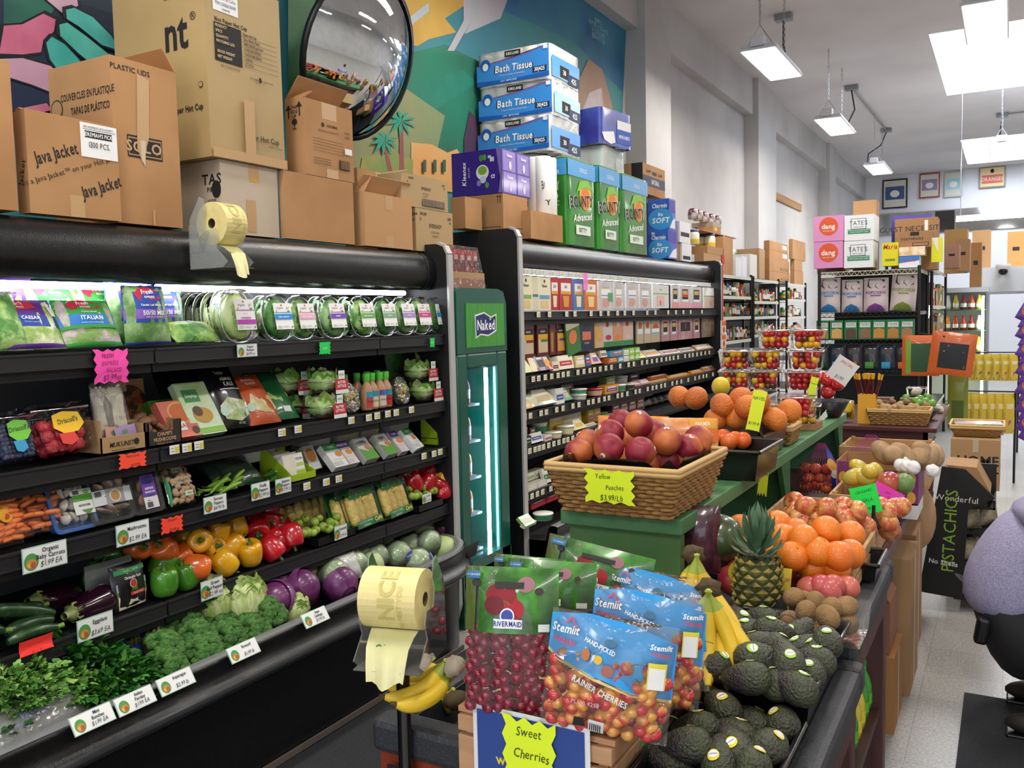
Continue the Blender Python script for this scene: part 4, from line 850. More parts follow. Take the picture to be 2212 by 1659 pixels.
def mushroom(mb,X,m,stem=mushw,r=.025):
    mb.lathe([(0,r*.55),(r*.5,r*.5),(r*.9,r*.2),(r,-.1*r),(r*.85,-.3*r),(r*.3,-.25*r),(r*.28,-r),(r*.3,-1.1*r),(0,-1.15*r)],m,12,X)
for i,(px,py,x)in enumerate(((176,925,-2.68),(165,940,-2.62))):
    m=MB();mushroom(m,RX(.6),mush,r=.03);T('mushroom',m,'loose brown mushroom %s the strawberries and the enoki'%('between','low between')[i],'mushroom',at(px,py,x=x))
ek=E('carton_tray','open brown cardboard tray with printed maker mark holding the enoki packs','tray',(-2.56,yat(247,975,-2.56),z2),PI/2)
kr=CARD('ab8a63');t_=MB();t_.box(-.09,-.06,0,.09,.10,.005,kr);t_.box(-.09,-.06,0,.09,-.056,.055,kr);t_.box(-.09,-.06,0,-.086,.10,.11,kr);t_.box(.086,-.06,0,.09,.10,.08,kr);t_.box(-.09,.096,0,.09,.10,.11,kr)
deco(t_,flatS(fr((-.09,-.0605,0),(1,0,0),(0,0,1))),[('t','MUKUNST',.075,.028,.022,INK,{'b':1,'sl':.15,'sx':.85}),('e',.13,.03,.010,.011,INK),('t','PRODUCT OF CANADA',.08,.010,.008,INK)]);t_.build('tray',ek)
eno=mat('f2ead8',.6,c2='e4d8bc',ns=30,stretch=(8,8,.6),bump=.3,bs=60)
for i,(px,x,rz_,tl)in enumerate(((228,-2.58,.2,.1),(262,-2.57,-.12,-.12))):
    p=E('enoki_pack','clear pack of pale enoki mushrooms, %s of the two in the brown tray'%('left','right')[i],'mushrooms',(x,yat(px,930,x),z2+.02),PI/2+rz_,None,-.15)
    m=MB();m.lathe([(.03,0),(.034,.05),(.036,.12),(.045,.165),(.04,.185),(0,.19)],eno,14,M.Diagonal((1,.6,1,1)))
    for k in range(40):m.ell((R.uniform(-.04,.04),R.uniform(-.028,.02),.165+R.uniform(0,.025)),.005,mat('efe8da',.6),6,4)
    m.build('enoki',p,rot=(0,tl,0))
    w_=MB();w_.add(pouch(.095,.205,.065,TOP).v,pouch(.095,.205,.065,TOP).f,TOP,True);deco(w_,lambda x_,y_,h:V((x_-.045,-.034-h,y_)),[('r',.01,.005,.085,.055,('e0a894','b79ac8')[i]),('e',.045,.035,.012,.008,'6a9a6a')]);w_.build('wrapper',p,rot=(0,tl,0))
bx=E('carton_tray','black printed mushroom tray holding loose brown mushrooms','tray',(-2.55,yat(333,960,-2.55),z2),PI/2)
t_=MB();dk=mat('2b2420',.7);t_.box(-.075,-.05,0,.075,.10,.005,kr);t_.box(-.075,-.05,0,.075,-.046,.05,dk);t_.box(-.075,-.05,.05,-.055,-.046,.085,dk);t_.box(.045,-.05,.05,.075,-.046,.085,dk);t_.box(-.075,-.05,0,-.071,.10,.085,kr);t_.box(.071,-.05,0,.075,.10,.085,kr);t_.box(-.075,.096,0,.075,.10,.085,kr)
deco(t_,flatS(fr((-.075,-.0505,0),(1,0,0),(0,0,1))),[('t',"CHAMP'S",.08,.040,.018,'c49a78',{'b':1,'sx':.8}),('t','MUSHROOMS',.08,.022,.018,'c49a78',{'b':1,'sx':.8}),('t','PRODUCT OF U.S.A.',.08,.008,.007,'c49a78')]);t_.build('tray',bx)
MP=[(312,910,-2.60,0),(336,905,-2.62,1),(318,930,-2.57,2),(356,925,-2.57,3),(298,925,-2.60,1.3),(300,900,-2.66,.5),(352,905,-2.65,2.2),(330,944,-2.555,2.6),(300,942,-2.565,.2)]
for i,(px,py,x,a)in enumerate(sorted(MP)):
    m=MB();mushroom(m,RZ(a)@RX(a*.6+.3),mush,r=.028);T('mushroom',m,'loose brown mushroom, %s from the left in the black printed tray'%ORD[i],'mushroom',at(px,py,x=x),group='mushrooms in the tray')
FOOD=mat('b5642a',.5,c2='3a2a20',ns=30,ramp=(.42,.55))
def slab(name,label,cat,px,py,x,w,h,d,m,decos,tilt=-.5,yaw=0,z=z2,group=None,left=()):
    mb=carton_mb(w,d,h,front=decos,left=left,m=m,tape='')
    return T(name,mb,label,cat,(x,yat(px,py,x),z+.004),(tilt,0,PI/2+yaw),group)
slab('meal_box','tall orange brown food box with a photo of grains standing at the back','food box',270,870,-2.78,.15,.21,.05,mat('b88a5a',.5),[('e',.55,.55,.36,.36,FOOD),('r',.1,.8,.5,.98,'cfae84'),('r',.5,.05,.8,.2,'dfe3e0')],tilt=-.08)
slab('meal_box','flat orange food box lying behind the yuba box','food box',320,905,-2.74,.16,.12,.04,mat('b05a34',.5),[('e',.5,.5,.36,.4,FOOD)],tilt=-.5)
slab('meal_box','salmon pink yuba box leaning on the second shelf','food box',401,935,-2.535,.13,.15,.035,mat('cf6a58',.45,coat=.3),[('e',.62,.66,.36,.3,'d9a05a'),('e',.62,.66,.3,.25,'c96a3a'),('r',.1,.18,.6,.42,'eeeeec'),('t','YUBA',.35,.3,.16,'c4574a',{'b':1}),('e',.85,.15,.1,.1,'4a3a34')],tilt=-.6)
for i,px in enumerate((352,381,408)):
    slab('meal_box','small green box with a black square mark, %s of three in a row'%ORD[i],'food box',px,870,-2.70+.0*i,.09,.13,.05,mat('5f9a38',.45),[('r',.3,.5,.75,.85,INK),('r',.4,.56,.65,.78,'8fc05a'),('p',[(.0,0),(1,0),(1,.4),(.5,.45)],'dfe3da')],tilt=-.4)
slab('dumpling_pack','glossy green and white dumpling pack leaning right of the yuba box','food pack',452,925,-2.535,.145,.215,.03,mat('a5c486',.25,coat=.5,c2='cfdcc0',ns=8),[('r',.14,.62,.62,.86,'3f8a4a'),('t','Dumplings',.38,.74,.08,'f0f0ea',{'b':1,'sx':.7}),('e',.5,.36,.2,.15,'c49a4a'),('e',.38,.44,.1,.1,'6a4a3a'),('r',.02,.02,.98,.12,'7fae4a')],tilt=-.55)
KIT=mat('0f0f10',.3,coat=.4)
sbag('black shiny kale salad kit bag at the front of the second shelf',513,925,-2.545,.17,.26,.06,KIT,[('t','Taylor',.5,.88,.07,'e4e4e0',{'b':1,'sx':.8}),('e',.55,.86,.05,.02,'4fa53a'),('t','ASIAGO',.6,.76,.075,'e4e4e0',{'b':1,'sx':.8}),('t','KALE',.6,.67,.095,'e4e4e0',{'b':1,'sx':.8}),('r',.3,.58,.9,.60,'c9c9c6'),('p',[(.15,.34),(.4,.46),(.85,.40),(.95,.18),(.6,.08),(.2,.14)],mat('9ab56a',.5,c2='e4e0d0',ns=30)),('e',.22,.26,.06,.08,'bfe0cf'),('t','10.7 OZ',.6,.05,.04,'e4e4e0')],tilt=-.5,z=z2)
for i,(px,x)in enumerate(((470,-2.70),(440,-2.78),(405,-2.86))):
    sbag('black shiny salad kit bag, %s behind the front kale kit'%ORD[i],px,850,x,.18,.28,.06,KIT,[('t','Taylor',.5,.88,.07,'b4b4b0',{'b':1,'sx':.8}),('t','KALE',.6,.67,.095,'b4b4b0',{'b':1,'sx':.8})],tilt=-.42,z=z2)
sbag('orange buffalo ranch salad kit bag beside the black kale kit',575,905,-2.545,.17,.23,.06,mat('c4562a',.35,coat=.4),[('t','BUFFALO',.5,.85,.075,'f0d8cc',{'b':1,'sx':.8}),('t','RANCH',.5,.76,.075,'f0d8cc',{'b':1,'sx':.8}),('t','Chopped Kit',.6,.68,.05,'5a2414'),('p',[(.15,.28),(.3,.55),(.9,.5),(.98,.25),(.7,.16),(.4,.2)],mat('c9b46a',.5,c2='e4e4c0',ns=30)),('e',.18,.3,.07,.08,'bcd8c4')],tilt=-.62,z=z2)
sbag('dark green chopped salad kit bag, leaning right of the orange kit',615,885,-2.585,.16,.25,.06,mat('1f6a3c',.35,coat=.4),[('p',[(.1,.15),(.25,.5),(.9,.5),(.9,.18)],mat('7fae3a',.5,c2='d8d890',ns=25)),('r',.5,.1,.75,.2,'e9efe9')],tilt=-.7,z=z2,yaw=-.1)
bl_m=mat('a9cf74',.5,c2='dfeab8',ns=9,bump=.4,bs=25)
def buttercube(label,px,x,z,w=.16,d=.15,h=.10,py=850):
    e=E('lettuce_box',label,'lettuce',(x,yat(px,py,x),z),PI/2)
    s=MB();s.frustum(w*.8,d*.8,w,d,h*.5,CLEAR,open_top=True);s.frustum(w,d,w*.85,d*.85,h*.5,CLEAR,X=TR(0,0,h*.5));s.tube([(a*w/2,b_*d/2,h*.5)for a,b_ in((-1,-1),(1,-1),(1,1),(-1,1),(-1,-1))],.004,CLEAR,5);s.build('clear_box',e)
    g=MB();g.ell((0,0,h*.5),(w*.43,d*.43,h*.46),bl_m,14,9,fn=lambda a,t:1+.06*math.sin(7*a+2*t))
    for i in range(26):
        a=R.uniform(0,6.3);leaf(g,(w*.3*math.cos(a),d*.3*math.sin(a),h*R.uniform(.2,.7)),(math.cos(a)*.4,math.sin(a)*.4,1),(math.cos(a),math.sin(a),.2),.05,.05,R.choice(ROML+GR[1:3]))
    g.lathe([(.02,0),(.05,.004),(.045,.02),(0,.022)],mat('3a2c22',.8),10);g.build('lettuce',e)
    l=MB();deco(l,flatS(fr((0,-d/2-.003,0),(1,0,0),(0,0,1))),[('r',-.01,.0,.072,.06,'c42f38'),('t','BUTTER',.031,.046,.016,'ffffff',{'b':1,'sx':.8}),('t','LETTUCE',.031,.030,.016,'ffffff',{'b':1,'sx':.8}),('r',.01,.06,.05,.096,'e9efea'),('t','PETE',.03,.078,.012,'3a7a4a',{'b':1}),('r',-.01,-.002,.072,.014,'e9e9e6')]);l.build('front_label',e)
    return e
for lab,px,x,dz in(('lower right butter lettuce box of the four with red labels',692,-2.56,0),('upper right butter lettuce box of the four with red labels',698,-2.57,.102),('lower left butter lettuce box, half behind the salad kits',625,-2.72,0),('upper left butter lettuce box with a red label',618,-2.70,.102),
('lower butter lettuce box near the right end of the second shelf',912,-2.58,0),('upper butter lettuce box near the right end of the second shelf',902,-2.60,.102)):
    buttercube(lab,px,x,z2+dz)
sbag('clear bag of dark greens with a red band behind the dressing bottles',858,800,-2.78,.16,.2,.08,SPI,[('r',.5,.2,.98,.6,'9a2a3a'),('r',.5,.14,.98,.2,'e9e4e4')],tilt=-.1,z=z2+.06)
dres=mat('c99a72',.3);capg=mat('4fbf2f',.4)
DBT=[(792,-2.56,'c9473f','3fa0b4'),(804,-2.57,'e6d9b8','3f9fb8'),(821,-2.57,'e0d4c0','6a4a9a'),(834,-2.57,'b8352f','2f8fa8'),(772,-2.64,'e6d9b8','3f9fb8'),(794,-2.66,'e6d9b8','3f9fb8'),(816,-2.67,'e0d4c0','6a4a9a'),(745,-2.62,'e6d9b8','5a9f48')]
for i,(px,x,c,c2)in enumerate(DBT):
    m=MB().lathe([(0,0),(.026,0),(.029,.008),(.029,.085),(.024,.105),(.013,.125),(.013,.135)],dres,14)
    m.lathe([(.016,.132),(.017,.165),(.014,.168),(0,.168)],capg,12)
    deco(m,lambda x_,y_,h:V((.0295*math.sin(x_/.0295),-(.0295+h)*math.cos(x_/.0295),y_)),[('r',-.028,.012,.028,.06,c),('r',-.028,.06,.028,.085,c2),('e',0,.07,.018,.012,'2f9ac0'),('t','DRESSING',0,.04,.011,INK)],6)
    T('dressing_bottle',m,'green capped dressing bottle, %s from the left in the %s row'%(ORD[i if i<4 else i-4],'front' if i<4 else 'rear'),'bottle',(x,yat(px,860,x),z2),(0,0,PI/2),group='salad dressing bottles')
for i,px in enumerate((762,872)):
    e=E('salad_bowl_pack','clear oval pack of chopped chicken salad, %s of the dressing bottles'%('left','right')[i],'salad',(-2.535,yat(px,880,-2.535),z2+.003),PI/2,None,-.3)
    o_=[(.055*math.cos(a),.068+.068*math.sin(a))for a in[k*2*PI/24 for k in range(24)]]
    MB().prism(o_,.03,film('ffffff',.3,.1,.04),fr((0,0,0),(1,0,0),(0,0,1))@TR(0,0,-.015)).build('clear_bowl',e)
    f_=MB()
    for k in range(40):
        a,r_=R.uniform(0,6.3),R.uniform(0,.8);f_.ell((.05*r_*math.cos(a),-.01,.068+.06*r_*math.sin(a)),R.uniform(.007,.013),R.choice([mat(c,.5)for c in('c9a58a','b8c05a','6a8a3a','d8cfb4','a87a6a')]),6,4)
    f_.build('salad',e)
    l=MB();deco(l,flatS(fr((0,-.0165,0),(1,0,0),(0,0,1))),[('e',(-.025,.022)[i],.085,.016,.014,'7fbf3a'),('t','1',(-.025,.022)[i],.085,.016,'ffffff',{'b':1}),('r',-.015,.05,.025,.062,INK)]);l.build('front_label',e)
sbag('orange cornered salad kit bag standing in the corner by the end panel',940,880,-2.60,.14,.24,.06,mat('2a5a34',.35,c2='c9b46a',ns=20),[('r',.55,0,1,.3,'c4562a')],tilt=-.3,z=z2)
sbag('dark wrapped salad bag behind, in the corner by the end panel',945,840,-2.78,.15,.26,.06,mat('1d2a1c',.35,c2='4f6a34',ns=20),[],tilt=-.2,z=z2+.02)
z3=SH1[2]+.004
carr=mat('ee7434',.45,c2='f58f55',ns=25)
def bagged(name,label,cat,loc,rot,w,h,d,n,fn,lab=(),wrapm=None,top=None):
    """film pouch lying or standing, with its contents as parts"""
    e=E(name,label,cat,loc,rot[2],None,rot[0])
    fn(e,n)
    p=pouch(w,h,d,wrapm or film('ffffff',.12,.1,.02,.5,25),lab);p.build('film_bag',e)
    return e
def carrots(w,h,d):
    def f(e,n):
        pr=[]
        for k in range(3):
            L=(.05,.06,.045)[k];r=.0085
            pr.append(MB().lathe([(0,-L/2),(r*.6,-L/2+.002),(r,-L/2+.008),(r,L/2-.01),(r*.6,L/2-.002),(0,L/2)],carr,9))
        ob={}
        for i in range(n):
            k=i%3;x,z=((i%4)-1.5+R.uniform(-.15,.15))*w*.21,h*(.08+.84*(i//4+.5)/((n+3)//4));s=(1 if i%7 else-1)*max(.05,1-(2*x/w)**2)**.5*math.sin(PI*z/h)**.5
            loc=(x,-d*.5*.72*s,z);rot=(R.uniform(-.3,.3),PI/2+R.uniform(-.25,.25),R.uniform(-.2,.2))
            if k not in ob:ob[k]=pr[k].build('carrot',e,loc,rot)
            else:o=ob[k].copy();COL.objects.link(o);o.parent=e;o.location=loc;o.rotation_euler=rot
    return f
OLAB=[('t','Bunny',.35,.80,.13,'3f7a2a',{'b':1,'sl':.2}),('t','Baby Carrots',.65,.62,.1,'b8402a',{'b':1,'sl':.15,'sx':.8})]
for i,(px,py,x,zz_,n,yaw)in enumerate(((75,1160,-2.55,.002,26,.05),(72,1140,-2.55,.04,26,-.06),(80,1110,-2.56,.08,30,.1))):
    bagged('carrot_bag','%s clear bag of baby carrots in the stack above the carrots card'%('lowest','middle','topmost')[i],'carrots',(x,yat(px,py,x),z3+zz_+.022),(-PI/2+.3,0,PI/2+yaw),.23,.16,.06,n+14,carrots(.23,.16,.06),OLAB if i==2 else())
bagged('carrot_bag','clear bag of baby carrots behind the stack, lying higher at the back','carrots',(-2.70,yat(60,1080,-2.70),z3+.14),(-PI/2+.3,0,PI/2),.24,.2,.06,40,carrots(.24,.2,.06))
bagged('carrot_bag','clear bag of baby carrots at the left photo edge with a yellow sticker','carrots',(-2.535,yat(2,1180,-2.535),z3+.01),(-.3,0,PI/2),.14,.15,.07,32,carrots(.14,.15,.07),[('e',.62,.6,.16,.16,'e8a81c'),('e',.62,.55,.06,.06,'d0402a')])
wm=mat('e4ddd0',.55,c2='d3c8b6',ns=15)
def traypack(label,loc,rot,w,h,d,col,mush_m,sliced=False,lab=(),n=14,r=.021):
    e=E('mushroom_tray',label,'mushrooms',loc,rot[2],None,rot[0])
    t=MB();c=mat(col,.4,coat=.2)
    out,inn=rrect(-w/2,0,w/2,h,.02,4),rrect(-w/2+.012,.012,w/2-.012,h-.012,.015,4);k=len(out)
    vs=[(x,-.0,z)for x,z in out]+[(x,-.0,z)for x,z in inn]+[(x*.9,d,h/2+(z-h/2)*.9)for x,z in out]
    t.add(vs,[(i,(i+1)%k,k+(i+1)%k,k+i)for i in range(k)]+[(i,2*k+i,2*k+(i+1)%k,(i+1)%k)for i in range(k)]+[tuple(range(2*k,3*k))],c,False)
    t.add([(x,.0,z)for x,z in inn]+[(x*.92,d-.004,h/2+(z-h/2)*.92)for x,z in inn],[(i,(i+1)%k,k+(i+1)%k,k+i)for i in range(k)]+[tuple(range(k,2*k))],c)
    t.build('tray',e)
    pr=MB()
    if sliced:pr.ell((0,0,0),(r*1.5,r*.5,r*.8),mush_m,10,6,fn=lambda a,t_:1+.25*math.cos(2*a));
    else:mushroom(pr,None,mush_m,r=r)
    nx=max(2,int((w-.03)/(1.9*r)));nz=max(2,int((h-.03)/(1.9*r)));o=None
    for i in range(nx):
        for j in range(nz):
            lc=(-w/2+.026+r*.6+(w-.052-r)*(i+.5+R.uniform(-.2,.2))/nx,d*.25-R.uniform(0,.008),.026+(h-.052)*(j+.5)/nz);rt=(R.uniform(.6,2.2),R.uniform(-.6,.6),R.uniform(0,6))
            if o is None:o=pr.build('mushroom',e,lc,rt)
            else:q=o.copy();COL.objects.link(q);q.parent=e;q.location=lc;q.rotation_euler=rt
    f=MB();Sf=lambda x,y,hh:V((x,-.012*(1-(2*x/w)**2)-.006-hh,y))
    f.grid(lambda u,v:Sf((u-.5)*w*.97,v*h*.97+.015*h,0),8,8,film('ffffff',.15,.08,.03,.5,25));f.build('film',e)
    if lab:
        l=MB();deco(l,lambda x,y,hh:Sf(x-w/2,y,hh+.002),N(lab,w,h),sub=4);l.build('front_label',e)
    return e
WHL=[('r',.45,.26,.95,.50,'efefec'),('r',.45,.50,.95,.62,'5fae3a'),('r',.42,.62,.95,.72,'efefec'),('r',.48,.63,.62,.7,'555555'),('e',.8,.66,.07,.04,'7fc05a'),('t','MUSHROOMS',.7,.42,.055,'3a4a3a',{'b':1,'sx':.7}),('p',[(.6,.34),(.9,.34),(.75,.24)],'5f8f4a')]
traypack('blue tray of white mushrooms with a green and white label',(-2.54,yat(168,1120,-2.54),z3+.005),(-.32,0,PI/2),.15,.175,.04,'2462b0',wm,lab=WHL)
for i,(px,py,x,dz)in enumerate(((120,1080,-2.66,.03),(165,1070,-2.70,.05),(215,1070,-2.76,.05))):
    traypack('blue mushroom tray behind the labelled one, %s of three from the left'%ORD[i],(x,yat(px,py,x),z3+dz),(-.35,0,PI/2),.15,.17,.04,'2462b0',wm)
be=MB().frustum(.16,.11,.19,.14,.07,mat('3d9fd6',.35,coat=.3));T('plastic_tray',be,'empty light blue plastic tray turned on top of the mushroom trays','tray',(-2.70,yat(257,1040,-2.70),z3+.10),(.2,0,PI/2))
OYS=[('r',.08,.36,.98,.66,'d5d8da'),('r',.35,.36,.78,.66,'9a9ea4'),('e',.56,.51,.13,.13,'e0d3b8'),('e',.56,.51,.10,.10,'b88a4a'),('r',.13,.54,.26,.64,'555555')]
oym=mat('b59c88',.6,c2='8a7362',ns=18);shm=mat('9a6a4c',.6,c2='b88660',ns=12)
traypack('black tray of sliced oyster mushrooms with a grey label, above the Mushrooms card',(-2.54,yat(248,1110,-2.54),z3+.005),(-.3,0,PI/2),.16,.165,.04,'0f0f10',oym,True,OYS,r=.02)
traypack('second black mushroom tray, leaning behind the oyster mushroom tray',(-2.60,yat(222,1100,-2.60),z3+.005),(-.35,0,PI/2),.15,.165,.04,'0f0f10',oym,True,r=.02)
traypack('black tray of shiitake mushrooms with a purple label',(-2.54,yat(325,1085,-2.54),z3+.005),(-.28,0,PI/2),.125,.155,.04,'0f0f10',shm,False,[('r',.28,.10,.72,.40,'e4e2e6'),('r',.28,.36,.72,.84,'6f3fa8'),('e',.5,.72,.15,.08,'27307a'),('t','SHIITAKE',.5,.54,.07,'ffffff',{'b':1,'sx':.7}),('t','MUSHROOM',.5,.46,.06,'ffffff',{'b':1,'sx':.7}),('r',.4,.36,.6,.40,'3a3a8a'),('r',.34,.13,.5,.24,'555555')],r=.024)
pearl=mat('c9ae8a',.55,c2='b8966e',ns=20)
def pearls(w,h,d,r,m):
    def f(e,n):
        pr=None
        for i in range(n):
            x,z=R.uniform(-.42,.42)*w,R.uniform(.08,.9)*h;s=max(0,1-(2*x/w)**2)**.5*math.sin(PI*z/h)**.5
            lc=(x,-d*.36*s,z)
            if pr is None:pr=MB().ell((0,0,0),r,m,8,6).build('mushroom',e,lc)
            else:o=pr.copy();COL.objects.link(o);o.parent=e;o.location=lc
    return f
PL=[('p',[(.1,.62),(.9,.62),(.75,.82),(.5,.9),(.25,.82)],film('ffffff',.2,.2,.5)),('t','Organic',.5,.74,.08,'3a7a4a',{'b':1}),('r',.45,.22,.95,.38,'cfe0c4'),('e',.84,.3,.07,.07,'8a3a4a'),('t','USDA',.62,.3,.06,'2f6a3a',{'b':1}),('r',0,.0,.06,.9,'3a9a5a')]
bagged('mushroom_bag','front clear bag of small tan mushrooms with a green label','mushrooms',(-2.535,yat(396,1080,-2.535),z3+.01),(-.3,0,PI/2),.115,.115,.06,46,pearls(.115,.115,.06,.0105,pearl),PL)
bagged('mushroom_bag','rear clear bag of small tan mushrooms, above and behind the front one','mushrooms',(-2.62,yat(372,1030,-2.62),z3+.075),(-.5,0,PI/2),.14,.12,.06,40,pearls(.14,.12,.06,.012,pearl),PL)
bagged('mushroom_bag','third clear mushroom bag, lying to the left behind the other two','mushrooms',(-2.68,yat(335,1025,-2.68),z3+.07),(-.8,0,PI/2+.3),.14,.12,.06,30,pearls(.14,.12,.06,.012,pearl),PL)
def chili(L,r,m,sm,bend=.25):
    mb=MB();k=9
    pts=[(L*t/k,bend*L*math.sin(PI*t/k)*.5,0)for t in range(k+1)]
    mb.tube(pts,[max(.0015,r*(math.sin(PI*min(1,.12+.8*(1-t/k)))**.7))for t in range(k+1)],m,8)
    mb.tube([(0,0,0),(-L*.12,.002,.002),(-L*.24,.008,.006)],.0025,sm,6)
    return mb
def pieces(name,fmt,cat,group,pos,make,rot=None,parts=()):
    """repeat one piece of produce; pos = (px, py, x) sorted from the left; the label counts from the left"""
    pos=sorted(pos,key=lambda p:p[0]);o0=None;out=[]
    for i,p in enumerate(pos):
        loc=at(p[0],p[1],x=p[2]);rt=p[3]if len(p)>3 else(rot()if rot else(0,0,0))
        lab=fmt%ORD[i]if '%s' in fmt else fmt
        if o0 is None:o0,ch=make(lab,loc,rt,group)
        else:dup(o0,ch,loc,rt,lab,group);continue
        o0['group']=group
    return o0
chg=mat('6f9a2a',.3,c2='8fb83a',ns=12,coat=.3);jal=mat('3a6a22',.3,c2='4f8a2a',ns=10,coat=.3);stg=mat('6a8a3a',.6)
def mk_chili(L,r,m):
    def f(lab,loc,rt,g):
        o=T('chili_pepper',chili(L,r,m,stg),lab,'pepper',loc,rt,g);return o,[]
    return f
pieces('chili','slender light green serrano pepper, %s from left in the loose pile','pepper','serrano peppers',[(440,1060,-2.56),(455,1066,-2.53),(470,1058,-2.55),(480,1050,-2.56),(462,1050,-2.58),(495,1052,-2.53),(448,1052,-2.60),(505,1046,-2.55),(475,1066,-2.52),(430,1070,-2.55)],mk_chili(.085,.009,chg),lambda:(R.uniform(-.3,.3),R.uniform(-.6,.2),R.uniform(.6,2.4)))
pieces('chili','dark green jalapeno pepper, %s from left behind its price card','pepper','jalapeno peppers',[(572,1028,-2.56),(590,1022,-2.57),(585,1038,-2.54),(604,1034,-2.54),(560,1036,-2.57),(620,1030,-2.55),(598,1012,-2.60),(612,1020,-2.58)],mk_chili(.065,.013,jal),lambda:(R.uniform(-.3,.3),R.uniform(-.4,.4),R.uniform(-.4,3)))
pob=mat('17361c',.25,c2='1f4a26',ns=8,coat=.5)
for i,(px,py,x)in enumerate(((505,1012,-2.62),(542,1018,-2.56))):
    m=MB();m.add(pouch(.15,.15,.07,pob).v,pouch(.15,.15,.07,pob).f,pob,True);m.add(pouch(.155,.17,.075,CLEAR).v,pouch(.155,.17,.075,CLEAR).f,film('ffffff',.18,.08,.04,.7,20),True)
    T('poblano_bag',m,'film bag of dark green pasilla peppers, %s one'%('rear left','front right')[i],'peppers',(x,yat(px,py,x),z3+.02),(-1.0,0,PI/2))
wtub=mat('e6e6e4',.4)
def tub(name,label,px,py,x,w,d,h,m,z,lidm=None,tilt=0,deco_=()):
    b=MB();b.frustum(w*.88,d*.85,w,d,h,m);b.box(-w*.52,-d*.52,h,w*.52,d*.52,h+.006,lidm or m)
    deco(b,flatS(fr((-w/2,-d/2,0),(1,0,0),(0,0,1))),N(deco_,w,h))
    return T(name,b,label,'tub',(x,yat(px,py,x),z),(tilt,0,PI/2))
tub('white_tub','white ribbed tub upside down behind the poblano bags',540,985,-2.72,.17,.13,.07,wtub,z3+.08)
tub('white_tub','white ribbed tub on clear packs behind the noodle display',672,960,-2.74,.15,.12,.06,wtub,z3+.09)
tub('white_tub','clear lidded white tub under the ribbed tub behind the tofu',680,985,-2.72,.16,.13,.085,film('f4f4f2',.2,.1,.5),z3)
tub('cream_tub','cream tofu tub with a green lid, left of two at the back',733,955,-2.74,.15,.12,.07,mat('d9d3b4',.4),z3+.05,mat('4a7a3a',.4))
tub('cream_tub','cream tofu tub with a green lid, right of two at the back',782,950,-2.74,.12,.12,.07,mat('d9d3b4',.4),z3+.05,mat('4a7a3a',.4))
tub('white_tub','white ribbed tub at the back right, below the dressing bottles',845,935,-2.74,.16,.12,.08,wtub,z3+.06)
tub('white_tub','white ribbed tub supporting the cream tubs at the back',760,985,-2.76,.22,.12,.048,wtub,z3)
e=E('noodle_display','lime green display carton holding packs of white noodles','display box',(-2.56,yat(632,1020,-2.56),z3),PI/2)
lg=mat('9ab81c',.5)
t_=MB();t_.box(-.075,-.06,0,.075,.11,.004,lg);t_.prism([(-.06,0),(.11,0),(.11,.13),(.07,.13),(-.06,.035)],.003,lg,fr((-.075,0,0),(0,1,0),(0,0,1)));t_.prism([(-.06,0),(.11,0),(.11,.10),(-.06,.03)],.003,lg,fr((.072,0,0),(0,1,0),(0,0,1)));t_.box(-.075,-.06,0,.075,-.057,.03,lg);t_.box(-.075,.107,0,.075,.11,.12,lg);t_.build('carton',e)
for i in range(4):
    ml=carton_mb(.115,.028,.10,m=mat('e4ddc8',.45,c2='efe9da',ns=12),tape='',front=[('r',.58,.35,.98,.9,'f1f1ee'),('t','UDON',.78,.76,.15,INK,{'b':1,'sx':.8}),('r',.6,.45,.96,.6,'b8d05a'),('r',.55,.0,1,.3,'a9c43a')])
    T('noodle_pack',ml,'pack of white noodles, %s from the front in the lime green carton'%ORD[i],'noodles',(-2.535-i*.034,yat(636,1020,-2.535),z3+.008),(-.25,0,PI/2))
slab('noodle_pack','clear and white vegetable noodle pack right of the lime green carton','noodles',678,1020,-2.60,.07,.11,.04,mat('dcdcd0',.4),[('e',.5,.6,.25,.3,'d98a3a'),('r',.2,.1,.8,.3,'c9cfd8')],z=z3)
TF=[(738,.10,'3fa04a','f1f1ee','TOFU','front white tofu pack with an orange picture, first of the leaning row'),(762,.075,'5f3f9a','e9dcd8','ORGANIC TOFU','purple topped organic tofu pack, second of the leaning row'),(803,.09,'dcdcd4','6fae3a','Atsuage','pale pack with a green band, third of the leaning row'),(846,.085,'dcdcd4','6fae3a','Nigari','pale pack with a green band, fourth of the leaning row'),(873,.06,'5f3f9a','e0d4d8','TOFU','narrow purple tofu pack, fifth of the leaning row'),(905,.10,'4fae5a','f1f1ee','TOFU','white tofu pack tilted to the left near the right end')]
for i,(px,w_,c1,c2,tx,l)in enumerate(TF):
    dc=[('r',0,.72,1,1,c1),('t',tx,.5,.84,.13,'ffffff' if c1!='dcdcd4' else INK,{'b':1,'sx':.55 if len(tx)>6 else.8}),('e',.68,.52,.16,.12,'d9903a' if c2!='6fae3a' else 'c97a5a'),('r',.05,.06,.6,.22,'cfcfcc'),('l',.1,.3,.9,.3,.01,'b9b9b6')]+([('p',[(0,0),(1,0),(1,.5),(.5,.36),(0,.52)],'5fa03a'),('t',tx,.4,.78,.16,INK,{'sl':.2})]if c2=='6fae3a' else[])
    slab('tofu_pack',l,'tofu',px,1010,-2.53,w_,.125,.035,mat(c2 if c2!='6fae3a' else 'd4d4ca',.4),dc,tilt=-.75,z=z3,yaw=(0,0,0,0,0,.25)[i])
e=E('rice_paper_display','lime green display carton of white sheets in the right corner','display box',(-2.60,yat(942,975,-2.60),z3+.03),PI/2)
t_=MB();t_.prism([(0,0),(.10,0),(.10,.12),(0,.03)],.003,lg,fr((-.06,-.05,0),(0,1,0),(0,0,1)));t_.box(-.06,-.05,-.03,.06,.05,.004,lg);t_.build('carton',e)
